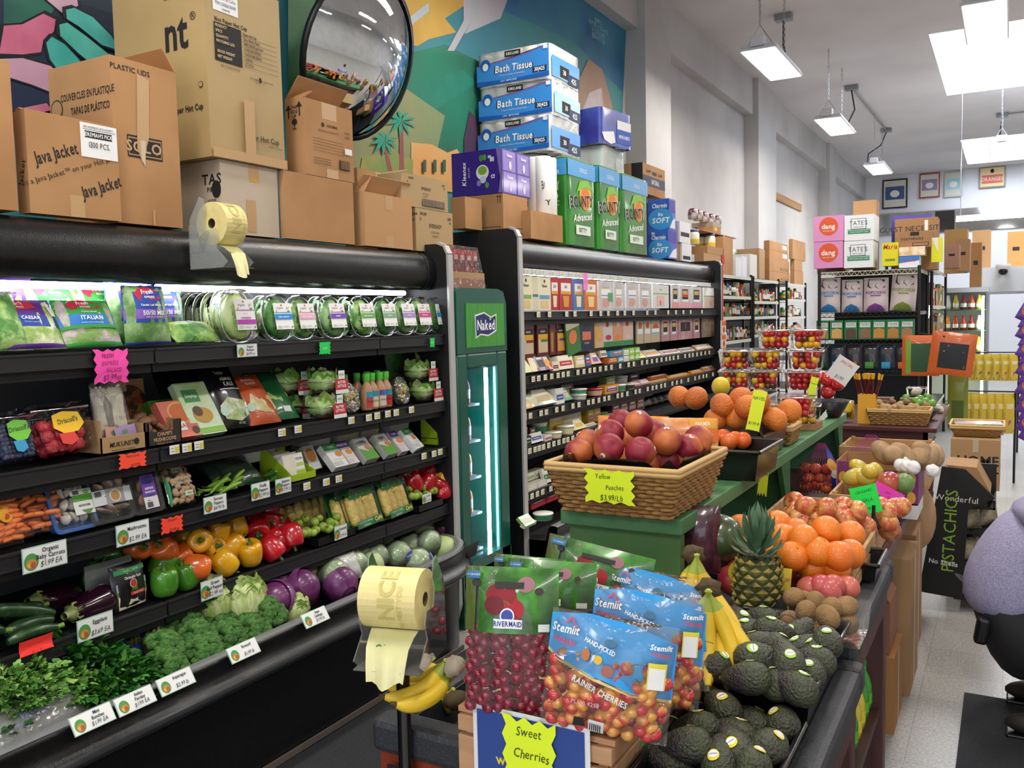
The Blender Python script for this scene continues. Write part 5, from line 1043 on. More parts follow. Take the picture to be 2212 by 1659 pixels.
for k in range(5):MB().box(-.04,-.03+k*.016,.006,.05,-.024+k*.016,.1,mat('ecebe4',.6)).build('paper_pack',e,rot=(-.2,0,0))
z4=SH1[3]+.004
def bell(m,sm,h=.1,r=.05):
    b=MB();pr=[(.15,-.02),(.3,0),(.62,.02),(.85,.12),(.97,.3),(1.0,.5),(.98,.7),(.88,.88),(.68,.975),(.42,.97),(.22,.90),(.1,.86)]
    pr=[(q[0]*r,q[1]*h-h/2)for q in pr]
    b.lathe(pr,m,28,fn=lambda a,v:1+.10*abs(math.cos(2*a))*(.4+abs(v-.5)*1.6)-.07+.02*math.sin(a+1))
    s=MB();s.lathe([(.016,h*.37),(.018,h*.395),(.006,h*.42),(.005,h*.6),(.007,h*.66),(0,h*.67)],sm,10,fn=lambda a,v:1+.2*math.cos(4*a))
    return b,s
def mk_bell(c,c2,**k):
    m,sm=mat(c,.22,c2=c2,ns=4,coat=.6,spec=.6),mat('3f6a24',.5,c2='6a8a3a',ns=20)
    def f(lab,loc,rt,g):
        b,s=bell(m,sm,**k);o=T('bell_pepper',b,lab,'pepper',loc,rt,g);st=s.build('stem',o);return o,[st]
    return f
def rp(lay=1.3):return(R.uniform(-lay,lay),R.uniform(-lay,lay),R.uniform(0,6.28))
YR=(0,PI/2-.1,-.5)
pieces('b','yellow bell pepper, %s from left among the yellow peppers','','yellow bell peppers',[(430,1167,-2.60,(0,1.35,-.6)),(468,1150,-2.63,(0,.3,.4)),(508,1137,-2.66,(.2,2.9,1)),(503,1180,-2.60,(.6,.8,2)),(484,1214,-2.55,(.5,2.6,2.1)),(540,1194,-2.545,(.25,.25,0)),(455,1185,-2.62),(395,1160,-2.68),(455,1128,-2.74),(490,1115,-2.78),(425,1140,-2.76)],mk_bell('e8a010','f0b820'),rp)
pieces('b','orange bell pepper, %s from left among the orange peppers','','orange bell peppers',[(354,1186,-2.61,(.9,.3,.2)),(298,1180,-2.66,(1.2,1.2,1)),(424,1226,-2.545,(1.35,.2,-.7)),(330,1165,-2.72),(388,1205,-2.62)],mk_bell('d8601a','e8722a',h=.1),rp)
pieces('b','green bell pepper, %s from left among the green peppers','','green bell peppers',[(354,1256,-2.54,(.1,.1,.3)),(399,1243,-2.56,(.15,-.2,1)),(352,1222,-2.62,(.3,.3,2)),(212,1243,-2.70,(.3,.3,2)),(240,1200,-2.74,(1.2,.3,2))],mk_bell('3f7f1f','4f9428'),rp)
pieces('b','red bell pepper, %s from left in the pile below the shelf of tofu','','red bell peppers',[(557,1142,-2.63,(.4,1.9,-.4)),(577,1108,-2.70,(.2,.3,1)),(541,1112,-2.72),(586,1184,-2.545,(.3,2.5,1)),(630,1157,-2.545,(.2,2.75,.2)),(592,1164,-2.60),(602,1140,-2.64),(575,1130,-2.66),(607,1168,-2.58),(560,1175,-2.62)],mk_bell('b8121c','d0202c'),rp)
pieces('b','red bell pepper, %s from left in the pile at the far end','','far red bell peppers',[(880,1020,-2.62),(900,1012,-2.64),(925,1015,-2.62),(893,1042,-2.57),(922,1042,-2.57),(945,1050,-2.55),(955,1060,-2.53),(870,1030,-2.66),(938,1025,-2.60),(950,1012,-2.6)],mk_bell('a8101c','c01c2a'),rp)
pieces('b','yellow pepper, %s from left in the right corner of the pepper shelf','','far yellow bell peppers',[(950,995,-2.62),(958,1005,-2.58),(962,1020,-2.56),(948,1010,-2.6),(958,1035,-2.55)],mk_bell('e8a010','f0b820'),rp)
tm=mat('8fae3a',.35,c2='a9c452',ns=8,coat=.3)
def mk_tom(lab,loc,rt,g):
    b=MB().ell((0,0,0),(.021,.021,.018),tm,12,8,fn=lambda a,t:1+.03*math.cos(5*a));b.lathe([(.005,.017),(.002,.021),(0,.02)],mat('5a6a2a',.7),6)
    return T('tomatillo',b,lab,'tomatillo',loc,rt,g),[]
def tray(name,label,px,py,x,w,d,h,z,m=BLACK,cat='tray'):
    b=MB();b.box(-w/2,-d/2,0,w/2,d/2,.004,m)
    for q in((-w/2,-d/2,w/2,-d/2+.004),(-w/2,d/2-.004,w/2,d/2),(-w/2,-d/2,-w/2+.004,d/2),(w/2-.004,-d/2,w/2,d/2)):b.box(q[0],q[1],0,q[2],q[3],h,m)
    return T(name,b,label,cat,(x,yat(px,py,x),z),(0,0,PI/2))
tray('black_tray','shallow black tray of tomatillos right of the red peppers',700,1165,-2.57,.25,.15,.035,z4)
pieces('t','green tomatillo, %s from left in the first black tray','','tomatillos in the first tray',[(612,1134,-2.62),(625,1128,-2.64),(642,1132,-2.62),(658,1120,-2.60),(680,1128,-2.57),(662,1148,-2.55),(645,1130,-2.60),(688,1120,-2.6),(665,1150,-2.53),(682,1145,-2.54),(698,1138,-2.54),(712,1128,-2.55),(722,1133,-2.535),(655,1152,-2.53),(675,1150,-2.525),(710,1142,-2.525),(727,1117,-2.55),(630,1140,-2.58)],mk_tom,rp)
tray('black_tray','shallow black tray of tomatillos near the end panel',908,1075,-2.55,.22,.13,.035,z4)
pieces('t','green tomatillo, %s from left in the tray near the end panel','','tomatillos near the end panel',[(885,1055,-2.57),(898,1058,-2.55),(913,1053,-2.56),(905,1070,-2.53),(920,1068,-2.53),(890,1072,-2.53),(930,1062,-2.54),(938,1060,-2.53),(898,1072,-2.52)],mk_tom,rp)
cobm=mat('e8c65a',.45,c2='f2dc8c',ns=60,bump=.5,bs=150);gpk=mat('1f7a3a',.3,coat=.4)
cob=MB().lathe([(0,0),(.014,.002),(.019,.02),(.0195,.07),(.018,.10),(.012,.115),(0,.118)],cobm,14,fn=lambda a,v:1+.04*math.cos(14*a))
def cornpack(label,px,py,x,z,tilt,yaw,rev=False,dark=False):
    e=E('corn_pack',label,'corn',(x,yat(px,py,x),z),PI/2+yaw,None,tilt);e.scale=(1.2,)*3
    b=MB();b.box(-.085,0,0,.085,.004,.15,BLACK if dark else gpk)
    if not dark:
        b.grid(lambda u,v:V((-.085+.17*u,-.042*(1-v)-.004,.115+.035*v)),4,4,gpk);b.grid(lambda u,v:V((-.085+.17*u,-.042-.002*math.sin(PI*v),.0+.028*v)),4,4,gpk)
        deco(b,lambda x_,y_,h:V((x_,-.045-h,y_)),[('t','Super',.0,.108,.022,'e8d44a',{'b':1,'sl':.25}),('t','Sweet',.035,.094,.012,'e8d44a',{'sl':.3}),('t','Corn',.05,.016,.022,'e8d44a',{'b':1,'sl':.25}),('t','rainforest',-.03,.008,.010,'dfe9dc')],h0=.002)
    b.build('printed_tray',e)
    for k in range(4):
        if k==0:c=cob.build('corn_cob',e,(-.063,-.021,.012),(0,.0,0))
        else:q=c.copy();COL.objects.link(q);q.parent=e;q.location=(-.063+.042*k,-.021,.012)
    MB().grid(lambda u,v:V((-.085+.17*u,-.045-.003*math.sin(9*u),.0+.15*v)),6,6,film('ffffff',.14,.08,.03,.5,25)).build('film',e)
    return e
cornpack('front green corn pack of the two near the tomatillos, facing the aisle',782,1110,-2.545,z4+.003,-.32,.1)
cornpack('corn pack partly hidden behind the front left corn pack',748,1095,-2.585,z4+.003,-.3,.15)
cornpack('right front corn pack beside the far red peppers',850,1085,-2.545,z4+.003,-.32,.1)
cornpack('corn pack partly hidden behind the right front corn pack',828,1075,-2.60,z4+.003,-.28,.1)
cornpack('black backed pack of corn cobs standing behind the tomatillos',665,1090,-2.70,z4+.003,-.1,0,dark=True)
cornpack('left black backed pack of corn cobs behind the red peppers',610,1100,-2.68,z4+.003,-.1,0,dark=True)
egm=mat('2a0d1f',.15,c2='3a1428',ns=3,coat=.8);cal=mat('7a8a4a',.6,c2='a3a86a',ns=20)
def eggplant(label,a,b_,x,r,xb=None):
    A,B=at(*a,x=x),at(*b_,x=xb or x);d=B-A;L=d.length;k=14
    e=E('eggplant',label,'eggplant',A)
    e.rotation_euler=d.to_track_quat('Z','Y').to_euler()
    pr=[(.35,.0),(.5,.06),(.62,.2),(.8,.45),(.97,.68),(1.0,.8),(.9,.91),(.62,.98),(.2,1.0),(0,1.0)]
    MB().lathe([(q*r,z*L)for q,z in pr],egm,22).build('fruit',e)
    c=MB();c.lathe([(.012,-.028),(.013,-.012),(r*.34,-.004),(r*.5,.012)],cal,14)
    for q in range(6):
        t=q*PI/3;dr=V((math.cos(t),math.sin(t),0))
        leaf(c,dr*r*.35+V((0,0,-.004)),dr*.35+V((0,0,1)),dr,L*.2,r*.6,cal)
    c.build('calyx',e)
    return e
eggplant('front glossy eggplant lying with its calyx to the left',(152,1326),(240,1288),-2.55,.056,-2.60)
eggplant('rear eggplant in the shade behind the front one',(72,1300),(165,1300),-2.66,.058,-2.72)
zuc=mat('1f3d1f',.3,c2='3a5a34',ns=40,ramp=(.5,.75),coat=.3)
def zucchini(label,a,b_,x,r,xb=None,stem=1):
    A,B=at(*a,x=x),at(*b_,x=xb or x);m=MB();k=10
    pts=[A.lerp(B,t/k)+V((0,0,.008*math.sin(PI*t/k)))for t in range(k+1)]
    m.tube(pts,[r*(.55,.9,1,1,1,.99,.97,.94,.88,.78,.6)[t]for t in range(k+1)],zuc,12)
    o=T('zucchini',m,label,'zucchini')
    d=(B-A).normalized()
    if stem:MB().tube([B,B+d*.012,B+d*.022],[r*.5,r*.42,r*.5],mat('7a9a3a',.6),6).build('stem',o)
    return o
zucchini('straight dark zucchini, topmost of the zucchini by the eggplants',(10,1332),(90,1308),-2.58,.018,-2.60)
zucchini('long thick zucchini reaching in from the left edge',(-30,1322),(114,1325),-2.545,.022,-2.56,0)
zucchini('curved dark zucchini, second from the front of the shelf',(12,1368),(112,1338),-2.535,.021,-2.545,0)
zucchini('thin zucchini lying frontmost, just above the orange-red sign',(16,1388),(122,1354),-2.51,.017)
zucchini('zucchini tip cut off by the left photo edge',(-60,1372),(8,1362),-2.525,.018)
T('garlic_bag',pouch(.135,.15,.055,mat('1b1b1c',.35,coat=.3),[('p',[(.08,.02),(.92,.02),(.95,.32),(.08,.32)],mat('d8cfae',.5,c2='efe9d4',ns=40)),('p',[(.05,.30),(.97,.30),(.97,.48),(.5,.56),(.05,.42)],'4f8f2f'),('p',[(.05,.42),(.5,.56),(.97,.48),(.97,.62),(.05,.60)],'9ab0c0'),('r',.04,.80,.97,.90,'2f8a4a'),('t','CALIFORNIA GROWN',.5,.85,.05,'bfe0c4',{'sx':.8}),('t','Christopher Ranch',.5,.70,.085,'f0f0ea',{'b':1,'sx':.62}),('e',.46,.56,.1,.1,'d8c8b0'),('e',.46,.56,.085,.085,'c0392b'),('r',.36,.30,.80,.38,'c8352f'),('t','PEELED GARLIC',.58,.34,.05,'f4e4e0',{'sx':.8})]),
'black garlic bag with a red round mark standing by the eggplant','garlic',(-2.545,yat(281,1260,-2.545),z4),(-.12,0,PI/2+.1))
T('acrylic_divider',MB().box(-.001,-.09,0,.001,.09,.15,film('dfe6f2',.3,.1,.25,0)),'clear acrylic divider behind the garlic bag','divider',(-2.64,yat(236,1250,-2.64),z4),(0,0,0))
zd=.44
PAR=[mat(c,.5,spec=.3)for c in('2f6a24','3f8030','245a1e','58953f')];CIL=[mat(c,.5,spec=.3)for c in('5a8f3a','7aa84f','4a8032','93bb62')]
asg=mat('5d6a34',.6,c2='7a6a4c',ns=25);band=mat('2048b8',.5);brst=mat('7fa04f',.6)
brm=mat('3f7030',.75,c2='5f9040',ns=45,ramp=(.42,.6),bump=.9,bs=260)
def bunch_mb(n,mats,L,rad):
    m=MB()
    for i in range(n):
        d=rv();d.z=abs(d.z)*.8+.1;p=V((d.x*rad*1.3,d.y*rad,d.z*rad*.8))*R.uniform(.55,1)
        if i%6==0:m.tube([p*.2,p*.7,p],.0018,mats[3],4,False)
        out=(p.normalized()+rv()*.5).normalized();c=R.choice(mats);up=(V((0,0,1))+rv()*.5)
        s=out.cross(up).normalized()if out.cross(up).length>.01 else V((1,0,0))
        for k in(-.8,0,.8):leaf(m,p,out+s*k,up,L*(1 if k==0 else.8)*R.uniform(.7,1.2),L*.55,c)
    return m
def mk_bunch(n,mats,L,rad,nm):
    def f(lab,loc,rt,g):
        o=T(nm,bunch_mb(n,mats,L,rad),lab,'herbs',loc,rt,g);t=MB()
        for k in range(9):t.tube([(rad*.9,R.uniform(-.01,.01),.01),(rad*1.6,R.uniform(-.015,.015),-.005)],.0022,mats[3],4)
        return o,[t.build('stems',o)]
    return f
def zrot():return(0,0,R.uniform(0,6.28))
pieces('h','dark green bunch of flat parsley, %s from left on the cooler deck','','parsley bunches',[(135,1425,-2.55),(190,1405,-2.62),(215,1450,-2.50),(262,1482,-2.42),(305,1500,-2.38),(225,1500,-2.42),(90,1420,-2.65),(170,1465,-2.5)],mk_bunch(130,PAR,.045,.10,'parsley_bunch'),zrot)
pieces('h','light green bunch of cilantro, %s from left on the cooler deck','','cilantro bunches',[(10,1495,-2.46),(60,1470,-2.50),(118,1490,-2.46),(60,1515,-2.42),(150,1510,-2.43)],mk_bunch(170,CIL,.026,.09,'cilantro_bunch'),zrot)
e=E('herb_bag','crumpled clear printed bag of mint lying on the near corner of the deck','herbs',at(95,1600,x=-2.335));e.rotation_euler=(-.75,0,PI/2+.1)
m=bunch_mb(60,[mat(c,.6)for c in('3f7a44','5a8f5a','2f5a34','7fa880')],.03,.05);m.build('mint',e,(-.06,.0,.04))
m=pouch(.36,.13,.09,film('f4f8fb',.3,.12,.22,.9,16),[('t','PRODUCE',.5,.62,.16,'8a97c4',{'b':1,'a':.1}),('t','MINT BUNCH FRESH',.45,.48,.1,'8a97c4',{'a':.1})]);m.build('plastic_bag',e)
AS=MB()
for k in range(22):
    a,r_=R.uniform(0,6.3),R.uniform(0,.02);x,y=r_*math.cos(a),r_*math.sin(a);h=R.uniform(.15,.2)
    AS.tube([(x,y,0),(x*1.1,y*1.1,h*.6),(x*1.2,y*1.2,h*.8),(x*1.25,y*1.25,h*.93),(x*1.25,y*1.25,h)],[.005,.005,.0075,.006,.001],asg,6)
for i,(px,py,x,ry)in enumerate(((252,1418,-2.56,.15),(295,1425,-2.56,-.1),(303,1395,-2.60,-.02),(318,1430,-2.55,-.3))):
    e=E('asparagus_bunch','bunch of brownish asparagus tips with a blue rubber band, %s from left'%ORD[i],'asparagus',at(px,py,x=x)-V((0,0,.06)),R.uniform(0,3));e.rotation_euler[1]=ry
    AS.build('stalks',e);MB().lathe([(.027,.10),(.028,.105),(.028,.112),(.027,.117)],band,14).build('rubber_band',e)
def broc(lab,loc,rt,g):
    m=MB()
    for k in range(64):
        d=rv();d.z=abs(d.z);p=V((d.x*.062,d.y*.055,d.z*.04+.02));r_=R.uniform(.014,.021)
        m.ell(p,r_,brm,8,6,fn=lambda a,t:1+.1*math.sin(5*a)*math.cos(4*t))
    m.ell((0,0,.02),(.055,.05,.035),brm,12,8)
    o=T('broccoli',m,lab,'broccoli',loc,rt,g)
    s=MB().tube([(0,0,.02),(0,0,-.03),(.005,0,-.075)],[.022,.017,.018],brst,10)
    for k in range(5):s.tube([(0,0,-.03),(.035*math.cos(k*1.26),.03*math.sin(k*1.26),.015)],[.01,.009],brst,7)
    return o,[s.build('stalk',o)]
def tl():return(R.uniform(-.3,.2),R.uniform(.2,.7),R.uniform(-.4,.4))
pieces('b','green broccoli crown, %s from left on the cooler deck','','broccoli crowns',[(352,1412,-2.46),(395,1352,-2.56),(356,1450,-2.40),(422,1385,-2.48),(463,1352,-2.54),(487,1384,-2.44),(437,1417,-2.38),(519,1353,-2.50),(577,1334,-2.43),(333,1365,-2.60),(540,1372,-2.42)],broc,tl)
def cabb(r,m,m2,lf=5,ruff=.0):
    def f(lab,loc,rt,g):
        b=MB().ell((0,0,0),(r,r,r*.9),m,22,14,fn=lambda a,t:1+.015*math.sin(9*a+4*t))
        o=T('cabbage',b,lab,'cabbage',loc,rt,g);ch=[]
        for k in range(lf):
            a0=k*2*PI/lf;q=MB()
            q.grid(lambda u,v:V(((r*(1.03+.01*k+.05*v*v))*math.cos((v*1.5-1.1))*math.cos(a0+(u-.5)*1.7),(r*(1.03+.01*k+.05*v*v))*math.cos((v*1.5-1.1))*math.sin(a0+(u-.5)*1.7),r*(.95+.05*v+.03*math.sin(u*14)*v)*math.sin(v*1.5-1.1))),12,8,m2 if k%2 else m)
            ch.append(q.build('outer_leaf',o))
        return o,ch
    return f
rc=mat('5a1f55',.35,c2='7a3a70',ns=7,nd=6,bump=.5,bs=14,coat=.25);rc2=mat('6a2a66',.35,c2='8f5a8a',ns=9,nd=6,bump=.5,bs=14,coat=.2);rcg=mat('77708f',.5,c2='99a0b4',ns=7,bump=.4,bs=14);gc=mat('a9bf7a',.45,c2='c9d6a0',ns=6,nd=6,bump=.6,bs=14);ic=mat('a3c47c',.45,c2='d6e6bc',ns=16,nd=6,bump=.9,bs=30)
pieces('c','dark purple red cabbage, %s of three from left by the bag roll','','red cabbages',[(655,1268,-2.46),(735,1263,-2.44),(598,1295,-2.45)],cabb(.072,rc,rc2),rp)
pieces('c','dull greyish purple cabbage behind the shiny red cabbage','',None,[(602,1262,-2.55)],cabb(.06,rcg,rc2),rp)
pieces('c','small purple radicchio, %s from left at the back of the deck','','radicchio heads',[(560,1253,-2.70),(958,1110,-2.62),(962,1140,-2.55),(950,1120,-2.6)],cabb(.045,rc,rc2),rp)
pieces('c','pale green cabbage, %s from left behind the red cabbages','','green cabbages',[(655,1245,-2.62),(905,1150,-2.66),(790,1225,-2.55),(960,1190,-2.48)],cabb(.08,gc,gc),rp)
def iceb(lab,loc,rt,g):
    b=MB().ell((0,0,0),(.068,.068,.06),ic,20,12,fn=lambda a,t:1+.05*math.sin(6*a+3*t)*math.cos(3*t))
    o=T('wrapped_lettuce',b,lab,'lettuce',loc,rt,g)
    w_=MB().ell((0,0,0),(.076,.074,.067),film('f6faf8',.3,.12,.12,.9,28),16,10,fn=lambda a,t:1+.03*math.sin(11*a))
    l=MB();S_=lambda x,y,h:V((math.sin(x/.076)*math.cos(y/.07)*(.078+h),-math.cos(x/.076)*math.cos(y/.07)*(.077+h),math.sin(y/.07)*.07));deco(l,S_,[('e',0,.01,.028,.022,'3a4aa8'),('t','TANIMURA',0,.014,.011,'dfe4f4',{'b':1,'sx':.8}),('t','LETTUCE',0,.002,.008,'dfe4f4')],3)
    return o,[w_.build('wrap',o),l.build('round_label',o)]
pieces('l','film wrapped lettuce head, %s from left on the deck','','wrapped lettuce heads',[(705,1212,-2.58,(.3,.2,1.8)),(766,1189,-2.60,(-.2,.4,2.2)),(819,1170,-2.66),(853,1155,-2.70),(925,1174,-2.52,(.5,1,4)),(858,1198,-2.52,(.1,-.2,1.6)),(808,1203,-2.55,(.1,.3,3)),(903,1216,-2.44),(722,1240,-2.50,(0,.2,1.5)),(882,1180,-2.60),(765,1222,-2.52)],iceb,rp)
npm=mat('d9dfa4',.45,c2='a9c45f',ns=8,nd=6,stretch=(9,9,.8),bump=.7,bs=24)
def napa(lab,loc,rt,g):
    b=MB().lathe([(.02,0),(.05,.006),(.062,.05),(.066,.10),(.062,.15),(.05,.18),(.025,.195),(0,.197)],npm,26,fn=lambda a,v:1+.05*math.sin(9*a)*v+.03*math.sin(17*a+20*v)*v)
    for k in range(70):
        a=R.uniform(0,6.3);z=R.uniform(.11,.19);rr_=.062-(z-.11)*.35;leaf(b,(rr_*math.cos(a),rr_*math.sin(a),z),(math.cos(a)*.3,math.sin(a)*.3,1),(math.cos(a),math.sin(a),0),.035,.035,R.choice([npm,ROML[2],ROML[1]]))
    return T('napa_cabbage',b,lab,'cabbage',loc,rt,g),[]
for px,py,x,s,rt,l in((533,1338,-2.50,1.15,(0,-.1,0),'tall frilly napa cabbage standing behind the broccoli'),(463,1335,-2.56,1.05,(0,-.2,2),'napa cabbage half in shade left of the tall frilly one'),(628,1345,-2.42,.75,(.2,.3,1),'small frilly napa cabbage in front of the red cabbages'),(668,1352,-2.40,.5,(.5,.6,1),'napa cabbage tip low behind the white price card')):
    o,_=napa(l,at(px,py,x=x),rt,None);o.scale=(s*1.08,s*1.08,s*.7)
T('plastic_bag',pouch(.16,.12,.08,film('f8faf8',.3,.15,.55,.9,30)),'crumpled white plastic bag among the wrapped lettuces','bag',at(755,1255,x=-2.46),(-.5,0,1.4))
cg=mat('a9c9b8',.5);hand=mat('2c2c30',.6)
def price_card(px,py,x,w,h,l1,l2,price,label,rot=(0,0,PI/2),mirror=False):
    m=MB();m.box(-w/2,-.001,-h/2,w/2,.001,h/2,cg)
    X=flatS(fr((-w/2,-.0011,-h/2),(1,0,0),(0,0,1)));a=w/h
    it=[('r',.02*w,.04*h,.98*w,.96*h,'eef0ee'),('e',.19*w,.42*h,.3*h,.34*h,'4f9a4a'),('e',.19*w,.34*h,.22*h,.2*h,'c98a4a'),('e',.15*w,.30*h,.1*h,.1*h,'d9b83a'),('e',.22*w,.3*h,.11*h,.12*h,'b8583a')]
    yy=.80 if l2 else.74
    it.append(('t',l1,.62*w,yy*h,h*.25,hand,{'b':1,'sx':.8}))
    if l2:it.append(('t',l2,.62*w,.55*h,h*.25,hand,{'b':1,'sx':.8}))
    it.append(('t',price,.62*w,.26*h,h*.32,hand,{'sl':.25,'j':.05,'sx':.8}))
    deco(m,X,it)
    return T('price_card',m,label,'price card',at(px,py,x=x),rot)
FC=-2.482
for a in((97,1202,FC,.14,.075,'Organic','Baby Carrots','$1.99 EA','white price card reading Organic Baby Carrots'),(287,1151,FC,.125,.07,'Mushrooms.','','$2.99 EA','white price card reading Mushrooms'),
(465,1088,FC,.105,.06,'Serrano','Peppers','$4.99 lb','white price card reading Serrano Peppers'),(563,1060,FC,.095,.065,'Pasilla','Peppers','$2.99 lb','white price card reading Pasilla Peppers'),(612,1049,FC+.004,.085,.06,'Jalapeno','Peppers','$3.99 lb','white price card reading Jalapeno Peppers'),
(206,1353,FC,.125,.07,'Eggplant','','$3.69 EA','white price card reading Eggplant'),(458,1271,FC,.10,.07,'Green','Bell Peppers','$2.99 ea','white price card reading Green Bell Peppers'),(736,1149,FC,.08,.06,'Tomatillo','','2.99 lb','white price card below the first tomatillo tray'),
(922,1076,FC,.075,.045,'Tomatillo','','$3.99 lb','white price card below the far tomatillo tray'),(534,757,FC,.10,.048,'Organic','Romaine','$4.99 ea','white price card reading Organic Romaine')):price_card(*a)
for a in((200,1553,'Mint','Bunches','$1.99 EA'),(292,1513,'Italian','Parsley','$1.99 EA'),(380,1472,'Asparagus','','$2.99 lb'),(526,1405,'Broccoli','','$1.99 lb'),(681,1333,'Napa','Cabbage','$1.99 lb')):
    price_card(a[0],a[1],-2.236,.13,.055,a[2],a[3],a[4],'white price card reading %s lying on the chrome deck lip'%(a[2]+' '+a[3]).strip(),(-.55,0,PI/2))
def star_sign(px,py,x,w,h,col,lines,label,rot=(0,0,PI/2),name='star_sign',ragged=7,bend=0,tsize=.17,flat=()):
    pts=[]
    for side in range(4):
        for k in range(ragged):
            t=k/ragged;d=1 if k%2==0 else.84
            if side in flat:d=1 if k==0 else.97
            x_,y_=((-1+2*t,-1),(1,-1+2*t),(1-2*t,1),(-1,1-2*t))[side]
            if k==0:pts.append((x_*w/2,y_*h/2))
            else:pts.append((x_*w/2*(d if side in(1,3)else 1),y_*h/2*(d if side in(0,2)else 1)))
    m=MB();S=lambda a,b,q:V((a,-q-bend*math.cos(PI*b/h),b));deco(m,S,[('p',pts,mat(col,.6))],h0=.0)
    m.add([v+V((0,.0008,0))for v in m.v],[f[::-1]for f in m.f],mat(col,.6))
    deco(m,S,[('t',t,ox*w,(.30-.62*i/max(1,len(lines)-.99)if len(lines)>1 else 0)*h,tsize*h*k_,mat(tc_,.6),{'sl':.2,'j':.05,'sx':.8,'a':.02})for i,(t,ox,k_,tc_)in enumerate(lines)])
    return T(name,m,label,'sign',at(px,py,x=x),rot)
star_sign(240,791,FC,.125,.11,'ff4fb0',[('FRESH',-.1,1,'5a1a4a'),('EXPRESS',-.05,1,'8a2a6a'),('SALADS',.05,1,'8a2a6a'),('$3.99ea',.0,1.4,'7a1f5a')],'pink handwritten star sign for salads hanging from the top produce shelf',bend=.004)
star_sign(287,994,FC+.004,.105,.05,'ff5236',[('Mushrooms',0,1.5,'7a1f14'),('$5.99/lb',.08,1.6,'7a1f14')],'orange handwritten star sign for mushrooms on the second shelf edge')
star_sign(372,1133,FC+.004,.092,.055,'ff4a34',[('Shiitake',0,1.5,'7a1f14'),('$3.99 ea',.08,1.6,'5a140c')],'orange handwritten star sign for shiitake on the third shelf edge')
star_sign(80,1393,FC+.004,.105,.045,'ff3a36',[('ZUCCHINI',-.05,1.8,'7a1414'),('$1.99 lb',.0,1.6,'9a2418')],'orange red handwritten zucchini sign curling off the fourth shelf edge',bend=-.006,flat=(0,1,2,3))
star_sign(702,752,FC+.004,.07,.052,'10d85a',[('$4.99',0,1.6,'dff4e4')],'green star sign below the violet labelled greens',flat=(2,))
star_sign(934,740,FC+.004,.04,.045,'10d85a',[('$4.99',0,1.6,'bff0cc')],'small green star sign by the end panel',flat=(2,))
yt=mat('d8c93a',.5);TAGN=[0]
def shelf_tags(lst,x,where,group,s=1.0):
    for i,(px,py)in enumerate(sorted(lst)):
        m=MB().box(-.02*s,-.0006,-.015*s,.02*s,.0006,.015*s,WHITE);deco(m,flatS(fr((-.02*s,-.0007,-.015*s),(1,0,0),(0,0,1))),[('r',.022*s,.004*s,.038*s,.024*s,yt),('r',.004*s,.018*s,.018*s,.021*s,'999994'),('r',.004*s,.008*s,.018*s,.011*s,'999994')])
        T('shelf_tag',m,('white and yellow price tag on %s'%where)if len(lst)>14 else 'white and yellow price tag, %s from left on %s'%(ORD[i],where),'price tag',at(px,py,x=x),(0,0,PI/2),group)
shelf_tags([(377,971),(404,967),(430,962),(609,934),(644,927),(759,908),(797,902),(815,898),(838,894),(856,891),(889,885)],FC,'the second produce shelf edge','tags on the second produce shelf')
shelf_tags([(663,1050),(705,1041),(732,1034),(916,985),(938,980),(951,976)],FC,'the third produce shelf edge','tags on the third produce shelf')
ryl=mat('ecdc98',.45,c2='e4d088',ns=40,stretch=(30,1,1));bagf=mat('dcd89a',.4,c2='e9e4b0',ns=10,bump=.2,bs=20);acr=film('f2f5f6',.12,.06,.14,0)
def bag_roll(label,c,rz,r=.075,L=.15,stand=None,sc=1.0):
    """axis of the roll along local x"""
    e=E('bag_roll_holder',label,'bag dispenser',c,rz);e.scale=(sc,)*3
    m=MB();X=RY(PI/2)
    m.lathe([(.018,-L/2),(r,-L/2),(r,L/2),(.018,L/2)],ryl,32,X,sm=False);m.lathe([(.018,-L/2),(.018,L/2)],mat('5a5236',.8),20,X)
    deco(m,lambda x,y,h:V((x,-(r+.001+h)*math.cos(y/r),(r+.001+h)*math.sin(y/r))),[('t','NICE',.0,.03,.06,mat('cdbf70',.5),{'b':1,'a':PI/2}),('t','TO MEET YOU',.035,-.01,.018,mat('cdbf70',.5),{'a':PI/2})],1)
    m.build('roll',e)
    b=MB();W2=L*.42
    pth=[(-.02,-r),(-.045,-r-.012),(-.075,-r-.035),(-.09,-r-.075),(-.10,-r-.115)]
    b.grid(lambda u,v:V(((u-.5)*2*W2*(1-.25*v),pth[min(4,int(v*4+.001))][0]+.012*math.sin(u*9)*v,pth[min(4,int(v*4+.001))][1]+.008*math.cos(u*7)*v)),8,4,bagf)
    deco(b,lambda x,y,h:V((x,-.05+.55*y-.006-h,-r-.015+y)),[('t','OPEN',0,-.02,.026,mat('2f7a3a',.5),{'b':1}),('p',[(-.008,-.036),(.008,-.036),(0,-.05)],'2f7a3a')])
    b.build('hanging_bag',e)
    a=MB()
    for s in(-1,1):
        a.prism([(-.03,-.02),(.02,-.025),(.06,-.05),(.105,-.10),(.105,-.16),(-.06,-.16),(-.085,-.14),(-.03,-.09),(-.045,-.05)],.003,acr,fr((s*(L/2+.012),0,0),(0,1,0),(0,0,1)))
        a.prism([(.0,-.03),(.02,-.02),(.03,.02),(.015,.05),(.025,.09),(.045,.10),(.10,.02),(.105,-.10),(.03,-.10)],.003,acr,fr((s*(L/2+.012),0,0),(0,1,0),(0,0,1)))
    a.box(-L/2-.012,-.085,-.163,L/2+.012,.105,-.16,acr);a.box(-L/2-.012,.105,-.163,L/2+.012,.108,.0,acr);a.build('clear_holder',e)
    if stand:
        MB().tube([(0,.02,-.165),(0,.02,-stand)],.018,mat('0c0c10',.15,coat=.8),14).build('pole',e)
    return e
